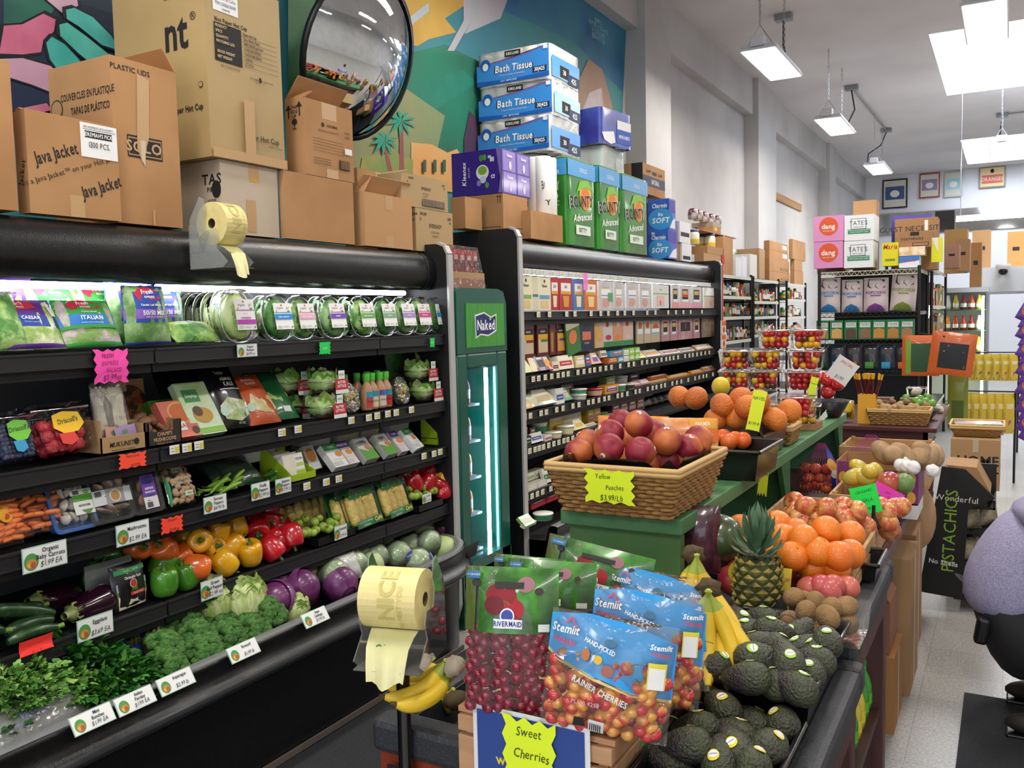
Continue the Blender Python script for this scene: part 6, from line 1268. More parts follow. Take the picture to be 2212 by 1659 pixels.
bag_roll('yellow roll of produce bags in a clear holder fixed to the cooler canopy',at(480,485,x=-2.41),PI/2,.078,.10,None,.95)
bag_roll('yellow roll of produce bags in a clear holder on a black pole by the bananas',at(858,1290,y=1.44),.25,.075,.15,.75,.82)
br=MB()
for x0,x1,zz_ in((-.09,-.02,.56),(.02,.10,.53)):
    br.box(x0,-.004,zz_,x1,.0,zz_+.11,BLKM)
    for q in(.025,.085):br.lathe([(.008,0),(.006,.005),(0,.006)],STEEL,8,TR((x0+x1)/2+(.02 if x0>0 else-.02),-.004,zz_+q)@RX(PI/2))
T('pole_bracket',br,'black bolted steel bracket holding the pole on the table front','bracket',(-1.06,1.466,0))
# ================================================================ cheese and deli goods in the second cooler
X2=-2.545
def px_span(x0,x1,x,py=700):a,b_=yat(x0,py,x),yat(x1,py,x);return(a+b_)/2,b_-a
def hung(x0,x1,zt_,h,m,dc,label,x=X2,tilt=0,yaw=0,roll=0,d=.012,cat='deli pack',name='deli_pack'):
    y,w_=px_span(x0,x1,x)
    b=MB();b.box(-w_/2,-d/2,-h,w_/2,d/2,0,m);b.tube([(0,.05,.004),(0,-d,.006),(0,-d-.008,.016)],.002,STEEL,5)
    deco(b,flatS(fr((-w_/2,-d/2,-h),(1,0,0),(0,0,1))),N(dc,w_,h))
    o=T(name,b,label,cat,(x,y,zt_),(tilt,roll,PI/2+yaw));return o
CH=lambda t,c,c2:[('r',.1,.34,.9,.46,c),('t',t,.5,.74,.12,c2,{'b':1,'sx':.7}),('r',.2,.08,.8,.3,'e6c88a'),('e',.5,.88,.05,.05,c2)]
SG=lambda c:[('r',.12,.5,.88,.86,'f0ece8'),('t','SAR',.5,.74,.14,INK,{'b':1,'sx':.7}),('r',.15,.5,.85,.60,'e0a028'),('p',[(.3,.1),(.7,.1),(.75,.45),(.25,.45)],c)]
HAM=lambda c:[('r',.18,.42,.8,.72,'f2f2f0'),('r',.18,.48,.8,.52,c),('e',.5,.24,.28,.16,'d9a090'),('r',.3,.8,.7,.9,'c9c9cc')]
DM=lambda c:[('r',.2,.30,.75,.86,INK),('r',.24,.62,.7,.80,'c9a85a'),('r',.2,.3,.75,.40,'efefec'),('r',.0,.0,1,.25,c)]
clm=mat('dcdad9',.3,coat=.3,c2='cfc4c0',ns=6);pkm=mat('c08a8f',.35,coat=.3,c2='d6b4b4',ns=8)
RA=[(1121,1150,'efe6c4',CH('Tillamook','8fb05a','3a3a3a'),'cream sliced cheese pack with a green stripe'),(1150,1162,'e0d8b8',[('r',0,.4,1,.48,'4a7a8a')],'cream sliced cheese pack seen edge on'),(1162,1189,'efe6c4',CH('Tillamook','6aa0c0','3a3a3a'),'cream sliced cheese pack with a blue stripe'),(1189,1206,'b8202a',SG('e9dcb8'),'red sliced cheese pack, left of two'),(1208,1235,'b8202a',SG('d99a3a'),'red sliced cheese pack with an amber window, right of two'),
(1238,1260,'4a78b4',SG('efe0b4'),'blue sliced cheese pack'),(1262,1289,'e0741c',SG('efd090'),'orange sliced cheese pack'),(1292,1324,clm,HAM('8a90b8')+[('r',.62,.3,.95,.6,'5aa06a')],'clear sliced meat pack with a small green seal'),(1326,1346,clm,HAM('c9a9a0'),'pale clear meat pack, slanted'),(1352,1378,clm,HAM('5a7ab8'),'clear sliced ham pack with a navy stripe'),(1381,1405,clm,HAM('4a90c8'),'clear sliced meat pack with a blue stripe'),
(1409,1444,'e6e6e2',[('t','abbey',.5,.8,.12,'5a7a9a'),('r',0,.60,1,.64,'7aba5a'),('r',.25,.1,.7,.55,'e4bcb0'),('e',.45,.22,.08,.12,'b06a4a')],'white meat pack with a green line and a pink window'),(1450,1466,clm,DM('d99a94'),'dark labelled pink meat pack, first of three'),(1468,1491,clm,DM('e0a0a8')+[('r',.2,.5,.75,.62,'c8202c')],'dark labelled pink meat pack with a red bar'),(1493,1515,clm,DM('cf98a4'),'dark labelled pink meat pack, third of three'),
(1519,1547,'dfe2dc',[('p',[(.1,.62),(.9,.62),(.7,.98),(.3,.98)],'f4f6f4'),('r',0,.56,1,.6,'6fae5a'),('r',.1,.05,.9,.52,'e0b4ac'),('e',.5,.25,.2,.14,'9ab08a')],'white topped meat pack with a green line near the end panel')]
for x0,x1,c,dc,l in RA:
    hung(x0,x1,1.868,.205 if x0<1300 else.195,mat(c,.35,coat=.3)if isinstance(c,str)else c,dc,l+', upper hanging row')
mar=mat('6a1f24',.35,coat=.3)
SB=lambda c,c2:[('r',.08,.66,.92,.82,INK),('t','SARGENTO',.5,.74,.08,'e0dcd0',{'b':1,'sx':.7}),('r',.08,.50,.92,.66,'e8b02a'),('r',.08,.1,.92,.5,c),('r',.3,.42,.92,.5,c2)]
RB_=[(1112,1123,mar,[('r',0,.3,1,.6,'d9a02a')],'maroon cheese pack half hidden by the end panel'),(1126,1151,mar,SB('dcc8a0','8a2a34'),'maroon cheese snack pack with a red stripe'),(1158,1182,mar,SB('dcc8a0','4a8a34'),'maroon cheese snack pack with a green stripe'),(1185,1198,mar,[('r',.2,.1,.6,.7,'b08a4a')],'maroon cheese pack seen edge on'),(1200,1219,mar,SB('e0a04a','5a4a9a'),'maroon cheese snack pack with a violet stripe'),
(1249,1281,'1f2a4a',[('e',.5,.78,.14,.12,'3a3f50'),('r',.2,.38,.78,.66,'e07a5a'),('t','WILD SALMON',.5,.28,.09,'d8c48a',{'b':1,'sx':.6})],'navy salmon pack with an orange window'),(1282,1302,'d9b89a',[('e',.5,.5,.3,.3,'d99a84'),('e',.55,.5,.16,.2,'e0b03a'),('r',0,.0,.2,1,'d9a82a')],'oval pink lunch meat pack with a yellow mark'),
(1302,1322,'d4d0cc',[('r',0,0,1,.2,'2f8a4a'),('e',.5,.36,.28,.1,'c8304a'),('e',.4,.85,.14,.1,'c83a34')],'meat pack with a red top and green foot, first of three'),(1323,1343,'d99a74',[('r',0,0,1,.2,'2f8a4a'),('e',.5,.33,.28,.1,'e08a3a'),('e',.5,.85,.14,.1,'e4e0dc')],'meat pack with an orange band and green foot, second of three'),(1344,1366,'e0c0b0',[('r',0,0,1,.2,'2f8a4a'),('e',.5,.33,.28,.1,'e8c0c0'),('e',.4,.85,.16,.1,'c83a34')],'pale meat pack with a green foot, third of three'),
(1374,1388,'c9b89a',[('r',.1,.4,.9,.6,'dfe6ea'),('e',.5,.75,.2,.12,'c04a3a')],'tan turkey pack, first of three'),(1390,1404,'c9b89a',[('r',.1,.4,.9,.6,'dfe6ea'),('e',.5,.75,.2,.12,'c04a3a')],'tan turkey pack, second of three'),(1405,1424,'cbb898',[('r',.08,.38,.92,.6,'eef2f2'),('r',.08,.38,.92,.43,'6ab0d8'),('p',[(.1,.6),(.9,.6),(.7,.78),(.3,.78)],'c04a3a')],'tan turkey pack with a white and red label, third of three'),
(1428,1444,pkm,DM('b88a90'),'dark labelled pink pack left of the black square label'),(1447,1462,pkm,DM('b88a90'),'second dark labelled pink pack'),(1464,1494,pkm,[('r',.15,.38,.85,.8,'17181a'),('t','CHEF',.5,.68,.1,'b89a3a',{'b':1}),('e',.5,.55,.14,.06,'8a3a2a')],'pink meat pack with a black square label'),(1497,1510,pkm,DM('b88a90'),'narrow dark labelled pink pack'),(1515,1546,'8a7a6a',[('r',.1,.1,.9,.9,mat('a08f7a',.3,c2='7a5f50',ns=20))],'brown clear bacon pack near the end panel')]
for x0,x1,c,dc,l in RB_:hung(x0,x1,1.585,.205 if x0<1250 else.19,mat(c,.35,coat=.3)if isinstance(c,str)else c,dc,l+', lower hanging row')
hung(1219,1248,1.60,.23,mat('3f7a3a',.4),[('r',0,.75,1,1,'c4b8a4'),('e',.45,.5,.26,.2,'e87a4a')],'green smoked salmon pack with a coral window hanging askew',x=-2.52,roll=-.18)
KN={'w':('cheese_wedge','cheese wedge','cheese'),'b':('cheese_block','cheese block','cheese'),'t':('round_tub','round tub','tub'),'k':('deli_pack','flat pack','deli pack'),'c':('dough_tube','tube','tube')}
CN={'8fae5a':'green','e0962f':'orange','3a3430':'black labelled','b8303a':'red','e6d9b0':'cream','efe8d0':'pale cream','d9c48a':'straw yellow','3a5aa8':'blue','cfa98a':'tan','b05a2a':'rust','4a9ac0':'sky blue','7fbf2a':'lime','e9e6e0':'white','6a2f3a':'wine red','6a3f9a':'purple','e8c02a':'yellow','2a2a2c':'black','c9838a':'pink','2f8a5a':'green lidded','d9d4c4':'beige'}
def goods(shelf,z,rows):
    for ri,(x,dz,lst)in enumerate(rows):
        cnt={}
        for x0,x1,h,c,c2,k,lean in lst:
            y,w_=px_span(x0,x1,x);nm,lb,ct=KN[k];mm=mat(c,.4,coat=.2);i=cnt.get((c,k),0);cnt[(c,k)]=i+1
            b=MB()
            if k=='t':
                w_=min(w_,.12)
                b.lathe([(0,0),(w_*.44,0),(w_*.5,h*.85),(w_*.52,h*.86),(w_*.52,h),(0,h)],mm,18);b.lathe([(w_*.455,h*.15),(w_*.50,h*.75)],mat(c2,.4),18)
            elif k=='c':w_=min(w_,.055);h=.07;b.lathe([(0,-h),(w_*.4,-h),(w_*.4,h),(0,h)],mm,14,RX(PI/2-.5));b.lathe([(w_*.41,-h*.6),(w_*.41,h*.6)],mat(c2,.4),14,RX(PI/2-.5));b.v=[v+V((0,0,h*.55))for v in b.v]
            elif k=='w':
                b.prism([(-w_/2,0),(w_/2,0),(w_*.2,h),(-w_*.3,h)],.035,mm,fr((0,.0,0),(1,0,0),(0,0,1)));deco(b,flatS(fr((-w_/2,-.035,0),(1,0,0),(0,0,1))),N([('r',.25,.2,.75,.6,c2),('r',.3,.65,.7,.75,'efe8d8')],w_,h))
            else:b=carton_mb(w_,.06 if k=='b' else.02,h,m=mm,tape='',front=[('r',.08,.25,.92,.6,c2),('r',.2,.68,.8,.82,'f0ece2'),('l',.2,.42,.8,.42,.05,'f0ece2')])
            T(nm,b,'%s %s, %s such in the %s row of the %s'%(CN.get(c,'mixed'),lb,ORD[i],('front','rear','upper')[ri],shelf),ct,(x,y,z+dz+.002),(-lean,0,PI/2),None)
A_=lambda x0,n,wd,*r:[(x0+i*wd,x0+(i+1)*wd-1,*r)for i in range(n)]
goods('upper cheese shelf',1.275,[(-2.53,0,[(1121,1141,.09,'8fae5a','e6d9b0','w',.5),(1138,1158,.11,'e0962f','e6d9b0','w',.5),(1150,1178,.12,'3a3430','3a3430','w',.5),(1168,1186,.11,'b8303a','e0962f','w',.5),(1184,1197,.06,'e6d9b0','6a2f3a','b',.1),(1198,1230,.09,'efe8d0','b8303a','b',.2),(1234,1254,.08,'d9c48a','efe8d0','b',.1),(1256,1266,.07,'3a5aa8','b8303a','b',.1),(1268,1290,.08,'cfa98a','6a3f9a','w',.4),(1304,1325,.04,'b05a2a','e0962f','b',0),(1326,1338,.04,'4a9ac0','e9e6e0','b',0),(1339,1350,.04,'e9e6e0','d9d4c4','b',0),(1351,1362,.05,'7fbf2a','e9e6e0','b',0),(1363,1374,.05,'7fbf2a','e9e6e0','b',0),(1376,1394,.08,'d9c48a','e8c02a','k',.8),(1397,1428,.08,'d9d4c4','e0962f','k',.9),(1432,1470,.06,'e9e6e0','b8303a','k',1.0),(1474,1500,.06,'d9d4c4','6a2f3a','k',1.0),(1505,1540,.07,'cfa98a','e9e6e0','k',.9)]),
(-2.62,.0,[(1158,1180,.1,'e6d9b0','d9c48a','b',.1),(1270,1300,.1,'cfa98a','e6d9b0','b',.3)]),(-2.54,.045,[(1296,1309,.05,'d9d4c4','6a2f3a','k',.3),(1312,1338,.04,'4a9ac0','b05a2a','b',0),(1339,1350,.04,'e9e6e0','d9d4c4','b',0),(1351,1362,.05,'7fbf2a','e9e6e0','b',0),(1363,1374,.05,'7fbf2a','e9e6e0','b',0)])])
goods('middle cheese shelf',1.06,[(-2.53,0,[(1121,1139,.06,'e0962f','efe8d0','w',.5),(1126,1164,.09,'8fae5a','e6d9b0','w',.6),(1142,1196,.11,'efe8d0','d9c48a','w',.6),(1190,1208,.10,'e9e6e0','3a5aa8','b',.1),(1208,1226,.09,'2f8a5a','d9c48a','w',.5),(1228,1262,.035,'e9e6e0','d9d4c4','t',0),(1264,1296,.055,'b8303a','cfa98a','t',0),(1297,1325,.06,'e0962f','6a3f9a','b',0),(1326,1340,.05,'e9e6e0','2f8a5a','t',0),(1345,1362,.04,'d9d4c4','3a3430','t',0),(1364,1386,.06,'c9838a','e9e6e0','k',1.0),(1384,1404,.06,'c9838a','e9e6e0','k',.9),(1404,1440,.05,'d9c48a','e0962f','k',1.1),(1444,1490,.05,'e0962f','d9c48a','k',1.1),(1494,1520,.05,'e0962f','cfa98a','k',1.0),(1522,1548,.06,'cfa98a','b05a2a','k',.8)]),
(-2.66,0,[(1170,1190,.09,'efe8d0','d9c48a','t',0),(1206,1232,.09,'6a2f3a','d9c48a','b',.2),(1300,1320,.1,'8fae5a','e9e6e0','b',0),(1325,1350,.09,'e9e6e0','d9d4c4','t',0),(1350,1372,.09,'2a2a2c','2a2a2c','b',0)]),(-2.54,.037,[(1230,1262,.035,'e9e6e0','2f8a5a','t',0),(1404,1440,.03,'b05a2a','d9c48a','k',1.2)])])
goods('lower cheese shelf',.85,[(-2.53,0,[(1121,1133,.06,'2a2a2c','2a2a2c','b',0),(1135,1160,.06,'e9e6e0','3a5aa8','b',.3),(1163,1178,.035,'e9e6e0','b8303a','b',0),(1174,1204,.04,'efe8d0','e6d9b0','t',0),(1204,1228,.06,'efe8d0','e6d9b0','t',0),(1228,1256,.07,'e6d9b0','e8c02a','w',.5),(1255,1285,.03,'efe8d0','cfa98a','k',1.0),(1286,1298,.02,'2a2a2c','e9e6e0','t',0)]),
(-2.63,0,[(1121,1130,.09,'e9e6e0','8fae5a','t',0),(1131,1143,.08,'6a2f3a','d9c48a','b',0),(1144,1170,.10,'e9e6e0','2f8a5a','t',0),(1175,1205,.12,'d9c48a','e8c02a','b',0),(1206,1246,.11,'e6d9b0','efe8d0','b',.1),(1259,1272,.10,'e8c02a','c9838a','b',0),(1273,1286,.10,'e8c02a','c9838a','b',0),(1287,1300,.06,'7fbf2a','e9e6e0','t',0),(1300,1312,.06,'2a2a2c','d9d4c4','t',0)]+A_(1312,4,18,.10,'6a2f3a','cfa98a','b',0)+A_(1390,9,13,.09,'2a2a2c','e9e6e0','c',0)),
(-2.58,.11,A_(1302,5,20,.035,'6a2f3a','cfa98a','b',0)+A_(1398,10,14,.08,'2a2a2c','e9e6e0','c',0))])
goods('lowest cheese shelf',.575,[(-2.53,0,A_(1123,2,22,.035,'d9d4c4','e9e6e0','b',0)+A_(1168,2,18,.09,'e9e6e0','2f8a5a','k',.3)+A_(1206,4,24,.07,'efe8d0','3a5aa8','t',0)),(-2.60,.036,A_(1121,2,20,.05,'d9d4c4','8fae5a','b',0)+A_(1163,5,20,.05,'2a2a2c','d9d4c4','t',0))])
goods('cheese cooler deck',.42,[(-2.40,.0,[(1124,1150,.03,'efe8d0','d9c48a','k',1.2),(1150,1180,.04,'e9e6e0','2f8a5a','t',0),(1124,1146,.07,'8fae5a','d9d4c4','k',.8)]),(-2.55,.03,[(1130,1162,.08,'b8303a','b8303a','b',0),(1164,1198,.08,'b8303a','b8303a','b',0)]),(-2.66,.08,[(1121,1145,.09,'e9e6e0','d9d4c4','t',0),(1146,1168,.09,'3a5aa8','4a9ac0','t',0),(1168,1184,.1,'b8303a','3a5aa8','t',0),(1184,1200,.1,'b8303a','3a5aa8','t',0)])])
for zt_,(a,b_),st,nm,xx in((1.637,(1124,1540),25,'upper hanging shelf edge',FC),(1.897,(1140,1400),22,'rail under the second canopy',-2.53),(1.252,(1126,1540),15,'upper cheese shelf edge',FC),(1.037,(1130,1540),15,'middle cheese shelf edge',FC),(.827,(1127,1300),12,'lower cheese shelf edge',FC),(.552,(1130,1200),12,'lowest cheese shelf edge',FC)):
    L_=[];x_=a
    while x_<b_:
        yy=yat(x_,700,xx);L_.append(pj((xx,yy,zt_)));x_+=st*R.choice((.8,1,1,1.6))*(1-.45*(x_-1120)/430)
    shelf_tags(L_,xx,'the '+nm,'tags on the '+nm,1.1)
T('tag_rail',MB().box(-2.56,4.56,1.88,-2.54,8.5,1.915,mat('d9dade',.4)),'white price rail under the canopy of the cheese cooler','rail')
star_sign(1265,608,-2.51,.075,.12,'f48ac8',[('SALE',0,1,'d06aa8')],'pale pink star sign hanging among the sliced cheese packs',flat=(0,1,3))
e=E('clip_strip','red hanging clip strip with snack packs on the end panel of the cheese cooler','clip strip',(-2.44,8.55,0))
q=MB();q.box(.0,-.012,1.55,.004,.012,2.12,mat('b8182a',.4));q.box(0,-.05,2.10,.01,.05,2.18,mat('b8182a',.4));q.build('strip',e)
for k in range(5):
    q=MB();q.box(0,-.075,1.42-k*.135,.012,.075,1.55-k*.135,mat('e9dcc8',.4));deco(q,lambda x,y,h:V((.0125+h,x,y)),[('r',-.07,1.50-k*.135,.07,1.545-k*.135,'d9603a'),('e',0,1.46-k*.135,.04,.03,'c04a34')]);q.build('snack_pack',e)
# ================================================================ the display tables
wood=mat('c29a6c',.7,c2='ad8356',ns=3,nd=5,stretch=(1,8,8),bump=.03);woodp=mat('b98a62',.7,c2='c99f78',ns=3,stretch=(1,6,6))
def crate(name,label,x0,y0,x1,y1,z0,h,slats=2,top=False,m=wood,low=0,t=.012):
    e=E(name,label,'crate',(x0,y0,z0));w_,d=x1-x0,y1-y0;hs=h/slats-.008
    for k in range(slats):
        z=k*h/slats
        for q in((0,0,w_,t),(0,d-t,w_,d),(0,t,t,d-t),(w_-t,t,w_,d-t)):MB().box(q[0],q[1],z-(low if k==0 and q[1]==0 and q[3]==t else 0),q[2],q[3],z+hs,m).build('slat',e,bev=.002)
    for x,y in((t,t),(w_-2.5*t,t),(t,d-2.5*t),(w_-2.5*t,d-2.5*t)):MB().box(x,y,0,x+1.5*t,y+1.5*t,h,m).build('corner_post',e)
    if top:
        n=4
        for k in range(n):MB().box(-.004,d*k/n+.008,h-.006,w_+.004,d*(k+1)/n-.012,h+.006,m).build('slat',e,bev=.002)
    MB().box(t,t,.0,w_-t,d-t,.008,m).build('base',e)
    return e
def lay(kind,fmt,cat,group,z,r,pos,make,rot=rp):
    """fruit heap: pixel centres at given heights"""
    pos=sorted(pos,key=lambda p:p[0]);o0=None
    for i,p in enumerate(pos):
        loc=at(p[0],p[1],z=p[2]if len(p)>2 else z);rt=rot();lab=fmt%ORD[i]if '%s' in fmt else fmt
        if o0 is None:o0,ch=make(lab,loc,rt,group);o0['group']=group
        else:dup(o0,ch,loc,rt,lab,group)
def ball(name,m,r,cat,fn=None,sz=1,extra=None,nu=22,nv=14):
    def f(lab,loc,rt,g):
        o=T(name,MB().ell((0,0,0),(r,r,r*sz),m,nu,nv,fn=fn),lab,cat,loc,rt,g);ch=[]
        if extra:
            for nm,mb in extra(r):ch.append(mb.build(nm,o))
        return o,ch
    return f
def stk(col,rim='f2f2ee',s=.3):
    def f(r):
        m=MB();S=lambda x,y,h:V((math.sin(x/r)*math.cos(y/r)*(r+h),-math.cos(x/r)*math.cos(y/r)*(r+h),math.sin(y/r)*(r+h)))
        deco(m,S,[('e',.2*r,.5*r,s*r,s*r*.8,rim),('e',.2*r,.42*r,s*r*.6,s*r*.4,col)],2,h0=.0012);return[('sticker',m)]
    return f
def dim(d=.2,w_=.25):return lambda a,t:1-d*math.exp(-((t-PI/2)/w_)**2)-.5*d*math.exp(-((t+PI/2)/w_)**2)
crate('wooden_crate','pinewood slatted crate under the cherry bags at the front',-.945,1.43,-.615,1.80,.765,.08,2,True,woodp,.2)
ps=MB();ps.box(-.125,-.002,-.15,.125,0,.05,mat('e9ebee',.5));deco(ps,flatS(fr((0,-.003,0),(1,0,0),(0,0,1))),[('r',-.115,-.15,.115,.042,'2f4a94'),('t','we accept',-.01,-.05,.028,mat('e8d23a',.5),{'b':1}),('t','CoverCard',-.075,-.09,.016,WHITE)])
T('poster',ps,'blue and white printed poster on the front of the cherry crate','poster',at(1145,1600,y=1.425))
def ysign(px,py,y,w_,h,col,lines,label,rz=0,**k):
    p=at(px,py,y=y);s=star_sign(px,py,p.x,w_,h,col,lines,label,(k.pop('tilt',0),k.pop('roll',0),rz),**k);s.location=p;return s
YL='e8ff2c'
ysign(1142,1630,1.415,.115,.14,YL,[('Sweet',0,1.1,'2a3a10'),('Cherries',.04,1.1,'2a3a10'),('$ 2.99/lb',0,1.1,'2a3a10')],'neon yellow star sign for sweet cherries on the front of the crate')
ysign(1408,1585,1.60,.05,.12,'1fe05a',[('$4.99',0,1,'145a2a')],'neon green sign at the right side of the cherry crate',.9,flat=(1,2,3))
chm=mat('7a1428',.18,c2='93203a',ns=6,coat=.6);rnm=mat('e0a04a',.2,c2='c83a3f',ns=16,ramp=(.42,.6),coat=.6);stm=mat('6a7a2a',.6)
def cherries(w,h,d,m,r,top=.62):
    def f(e,n):
        pr=st=None
        for i in range(n):
            nx=int(w*.9/(1.9*r));nz=max(1,math.ceil(n/nx));x,z=((i%nx+.5*(i//nx%2)+.25+R.uniform(-.2,.2))/nx-.5)*w*.9,(.04+top*(i//nx+R.uniform(.2,.8))/nz)*h;s=max(.1,1-(2*x/w)**2)**.5*math.sin(PI*min(.98,z/h+.06))**.45
            lc=(x,-d*.5*s+r*.95+(i%4==3)*r*2,max(r,z))
            if pr is None:
                pr=MB().ell((0,0,0),(r,r,r*.94),m,12,8,fn=dim(.2,.4)).build('cherry',e,lc);st=MB().tube([(0,0,r*.8),(.003,0,r*1.6),(.012,.003,r*2.4)],.0009,stm,4).build('stem',pr)
            else:
                o=pr.copy();COL.objects.link(o);o.parent=e;o.location=lc;o.rotation_euler=rp()
                if i%3==0:q=st.copy();COL.objects.link(q);q.parent=o
    return f
FOL=mat('4a9a2a',.3,c2='2a5a1c',ns=18,nd=4,ramp=(.35,.6),coat=.4);SKY=mat('1f94d8',.3,coat=.4);bfm=film('ffffff',.18,.10,.05,.8,30)
DKB=[('r',0,.58,1,1,FOL),('r',0,.58,.14,1,mat('6a4030',.3,c2='4a6a2a',ns=8)),('e',.42,.82,.11,.09,'8a1420'),('e',.55,.74,.08,.07,'a81a28'),('e',.35,.76,.07,.06,'6a1020'),('e',.68,.90,.06,.05,'9a6a74'),('r',.35,.875,.66,.915,'20261c'),('e',.14,.90,.03,.025,'20261c'),('e',.82,.86,.03,.025,'3a2a24'),('e',.5,.70,.05,.05,'dfe6f4'),('e',.5,.70,.04,.04,'3a4a9a'),('r',.36,.62,.66,.68,'eef0f4'),('t','RIVERMAID',.51,.65,.048,'2a3a7a',{'b':1,'sx':.75}),('r',.04,.93,.18,.98,'2a6a9a'),('t','LA GRANDE',.11,.955,.018,'dfe6d0'),('r',.82,.6,.93,.65,'dfeae0')]
RNB=[('p',[(0,.66),(.1,.62),(.4,.52),(.7,.44),(1,.40),(1,.86),(.6,.98),(.3,1),(0,.96)],SKY),('p',[(0,.66),(.1,.62),(.4,.52),(.7,.44),(1,.40),(1,.375),(.7,.415),(.4,.495),(.1,.595),(0,.635)],'d8c88a'),('t','Stemilt',.13,.86,.10,WHITE,{'b':1,'sl':.2,'sx':.8}),('t','CHERRIES',.13,.76,.055,'d03a4a',{'b':1,'a':-.12,'sx':.8}),('t','CHERRIES',.88,.78,.045,'d03a4a',{'b':1,'a':-.12,'sx':.8}),('t','Stemilt',.88,.84,.06,WHITE,{'b':1,'sl':.2}),('l',.12,.9,.17,.96,.012,'d03a4a'),('l',.17,.96,.22,.88,.012,'d03a4a'),('t','HAND-PICKED',.42,.78,.05,WHITE,{'b':1,'a':-.3,'sx':.8}),('e',.32,.70,.035,.05,'b8703a'),('e',.42,.68,.035,.035,'e0b02a'),('e',.5,.60,.05,.05,'a86a5a'),('e',.5,.82,.05,.03,'3a6a8a'),('r',.80,.5,.94,.72,'e8d84a'),('r',.81,.5,.93,.68,'f2f2ee'),
('t','RAINIER CHERRIES',.46,.42,.075,WHITE,{'b':1,'a':-.32,'sx':.75}),('t','PLU# 4258',.36,.30,.05,'e8a0b0',{'b':1}),('r',.4,.06,.52,.17,'ececea')]+[('r',.41+k*.016,.07,.418+k*.016,.14,INK)for k in range(6)]+[('p',[(.28,.1),(.38,.1),(.36,.18),(.29,.18)],INK)]
def cbag(label,px,py,z,w,h,d,rz,n,m,lab,tilt=-.12,r=.0125,top=.6,roll=0):
    p=at(px,py,z=z);e=bagged('cherry_bag',label,'cherries',p,(tilt,0,rz),w,h,d,n,cherries(w,h,d,m,r,top),lab,bfm);e.rotation_euler[1]=roll;return e
cbag('bag of dark red cherries with a green printed top, standing left on the crate',1105,1545,.852,.185,.285,.08,.30,84,chm,DKB,r=.0135)
cbag('front blue topped bag of rainier cherries on the crate',1300,1585,.852,.235,.215,.09,.28,84,rnm,RNB,r=.0145,roll=.12)
cbag('second blue topped rainier cherry bag, just behind the front one',1385,1520,.86,.22,.22,.08,.35,70,rnm,RNB,roll=.1,r=.0145)
cbag('third blue topped rainier cherry bag, right behind the second',1425,1500,.86,.20,.20,.08,.5,60,rnm,RNB,roll=-.05,r=.0145)
cbag('rearmost blue topped rainier cherry bag, before the green riser leg',1405,1420,.86,.23,.19,.08,.2,60,rnm,RNB,roll=.12,r=.0145)
cbag('green topped dark cherry bag second from the front, behind the standing one',1190,1440,.86,.2,.23,.08,.2,30,chm,DKB)
cbag('green topped dark cherry bag leaning on the green riser leg',1255,1400,.86,.25,.24,.08,.22,30,chm,DKB,roll=.2)
cbag('green topped dark cherry bag at the back left of the crate',1140,1400,.86,.18,.21,.08,.1,24,chm,DKB)
T('wooden_crate',MB().box(-.93,1.83,.672,-.55,2.15,.85,woodp),'rough wooden box under the rear cherry bags','crate')
bnm=mat('e0bc2c',.45,c2='d3a92a',ns=5,ramp=(.5,.8));bng=mat('9aa83a',.5);bnt=mat('4a3a1c',.8)
def banana(L=.19,r=.018,curve=1.5):
    pts=[];k=14
    for i in range(k+1):
        a=-curve/2+curve*i/k;rad=L/curve;pts.append((rad*math.sin(a),0,rad*(1-math.cos(a))))
    m=MB();rs=[r*(.30,.34,.62,.86,.97,1,1,1,1,.98,.93,.82,.62,.36,.22)[i]for i in range(k+1)]
    m.tube(pts[:4],rs[:4],bng,6);m.tube(pts[3:14],rs[3:14],bnm,6,False);m.tube(pts[13:],rs[13:],bnt,6);return m
def bunch(label,loc,rot,n,fan=.28,L=.19,wrap=False,group=None):
    e=E('banana_bunch',label,'bananas',loc);e.rotation_euler=rot;m=banana(L);o=None;off=L/1.5*math.sin(.75)
    for i in range(n):
        a=(i-(n-1)/2)*fan
        if o is None:o=m.build('banana',e)
        else:q=o.copy();COL.objects.link(q);q.parent=e;o=q
        o.rotation_euler=(a*.4,.15*(i%2),a);o.location=(off*math.cos(a),off*math.sin(a),.012*(i%2))
    c=MB().ell((-.005,0,.035),(.024,.028,.02),mat('a99a88',.6)if wrap else bnt,12,8,fn=lambda a,t:1+.15*math.sin(7*a));c.build('stem_wrap' if wrap else 'stem',e);return e
bunch('yellow banana bunch with a wrapped stem at the left end of the near table',at(985,1475,z=.86),(0,.25,3.5),5,.45,.17,True)
bunch('single bananas lying against the crate at the left',at(985,1545,z=.72),(0,.1,2.6),2,.3,.19)
bunch('banana bunch hanging right of the green riser leg',at(1532,1285,z=1.0),(0,1.0,-1.3),7,.2,.23)
bunch('upper banana bunch close to the green riser leg',at(1492,1215,z=1.03),(0,.9,-1.0),5,.22,.22)
bunch('lower banana bunch behind the black avocado tray',at(1505,1400,z=.86),(.3,.7,-1.6),5,.3,.2)
def dtray(label,x0,y0,x1,y1,z,h,m=mat('101012',.25,coat=.3)):
    e=MB();w_,d=x1-x0,y1-y0;X=TR((x0+x1)/2,(y0+y1)/2,z)
    e.frustum(w_*.88,d*.9,w_*.97,d*.97,h,m,X,True);e.frustum(w_*.86,d*.88,w_*.95,d*.955,h-.003,m,X@TR(0,0,.003),True)
    for a,b_ in(((-1,-1),(1,-1)),((1,-1),(1,1)),((1,1),(-1,1)),((-1,1),(-1,-1))):e.tube([X@V((a[0]*w_/2,a[1]*d/2,h)),X@V((b_[0]*w_/2,b_[1]*d/2,h))],.007,m,6)
    return T('display_tray',e,label,'tray')
dtray('raised black plastic tray of avocados on the near table',-.60,1.80,-.335,2.27,.765,.085)
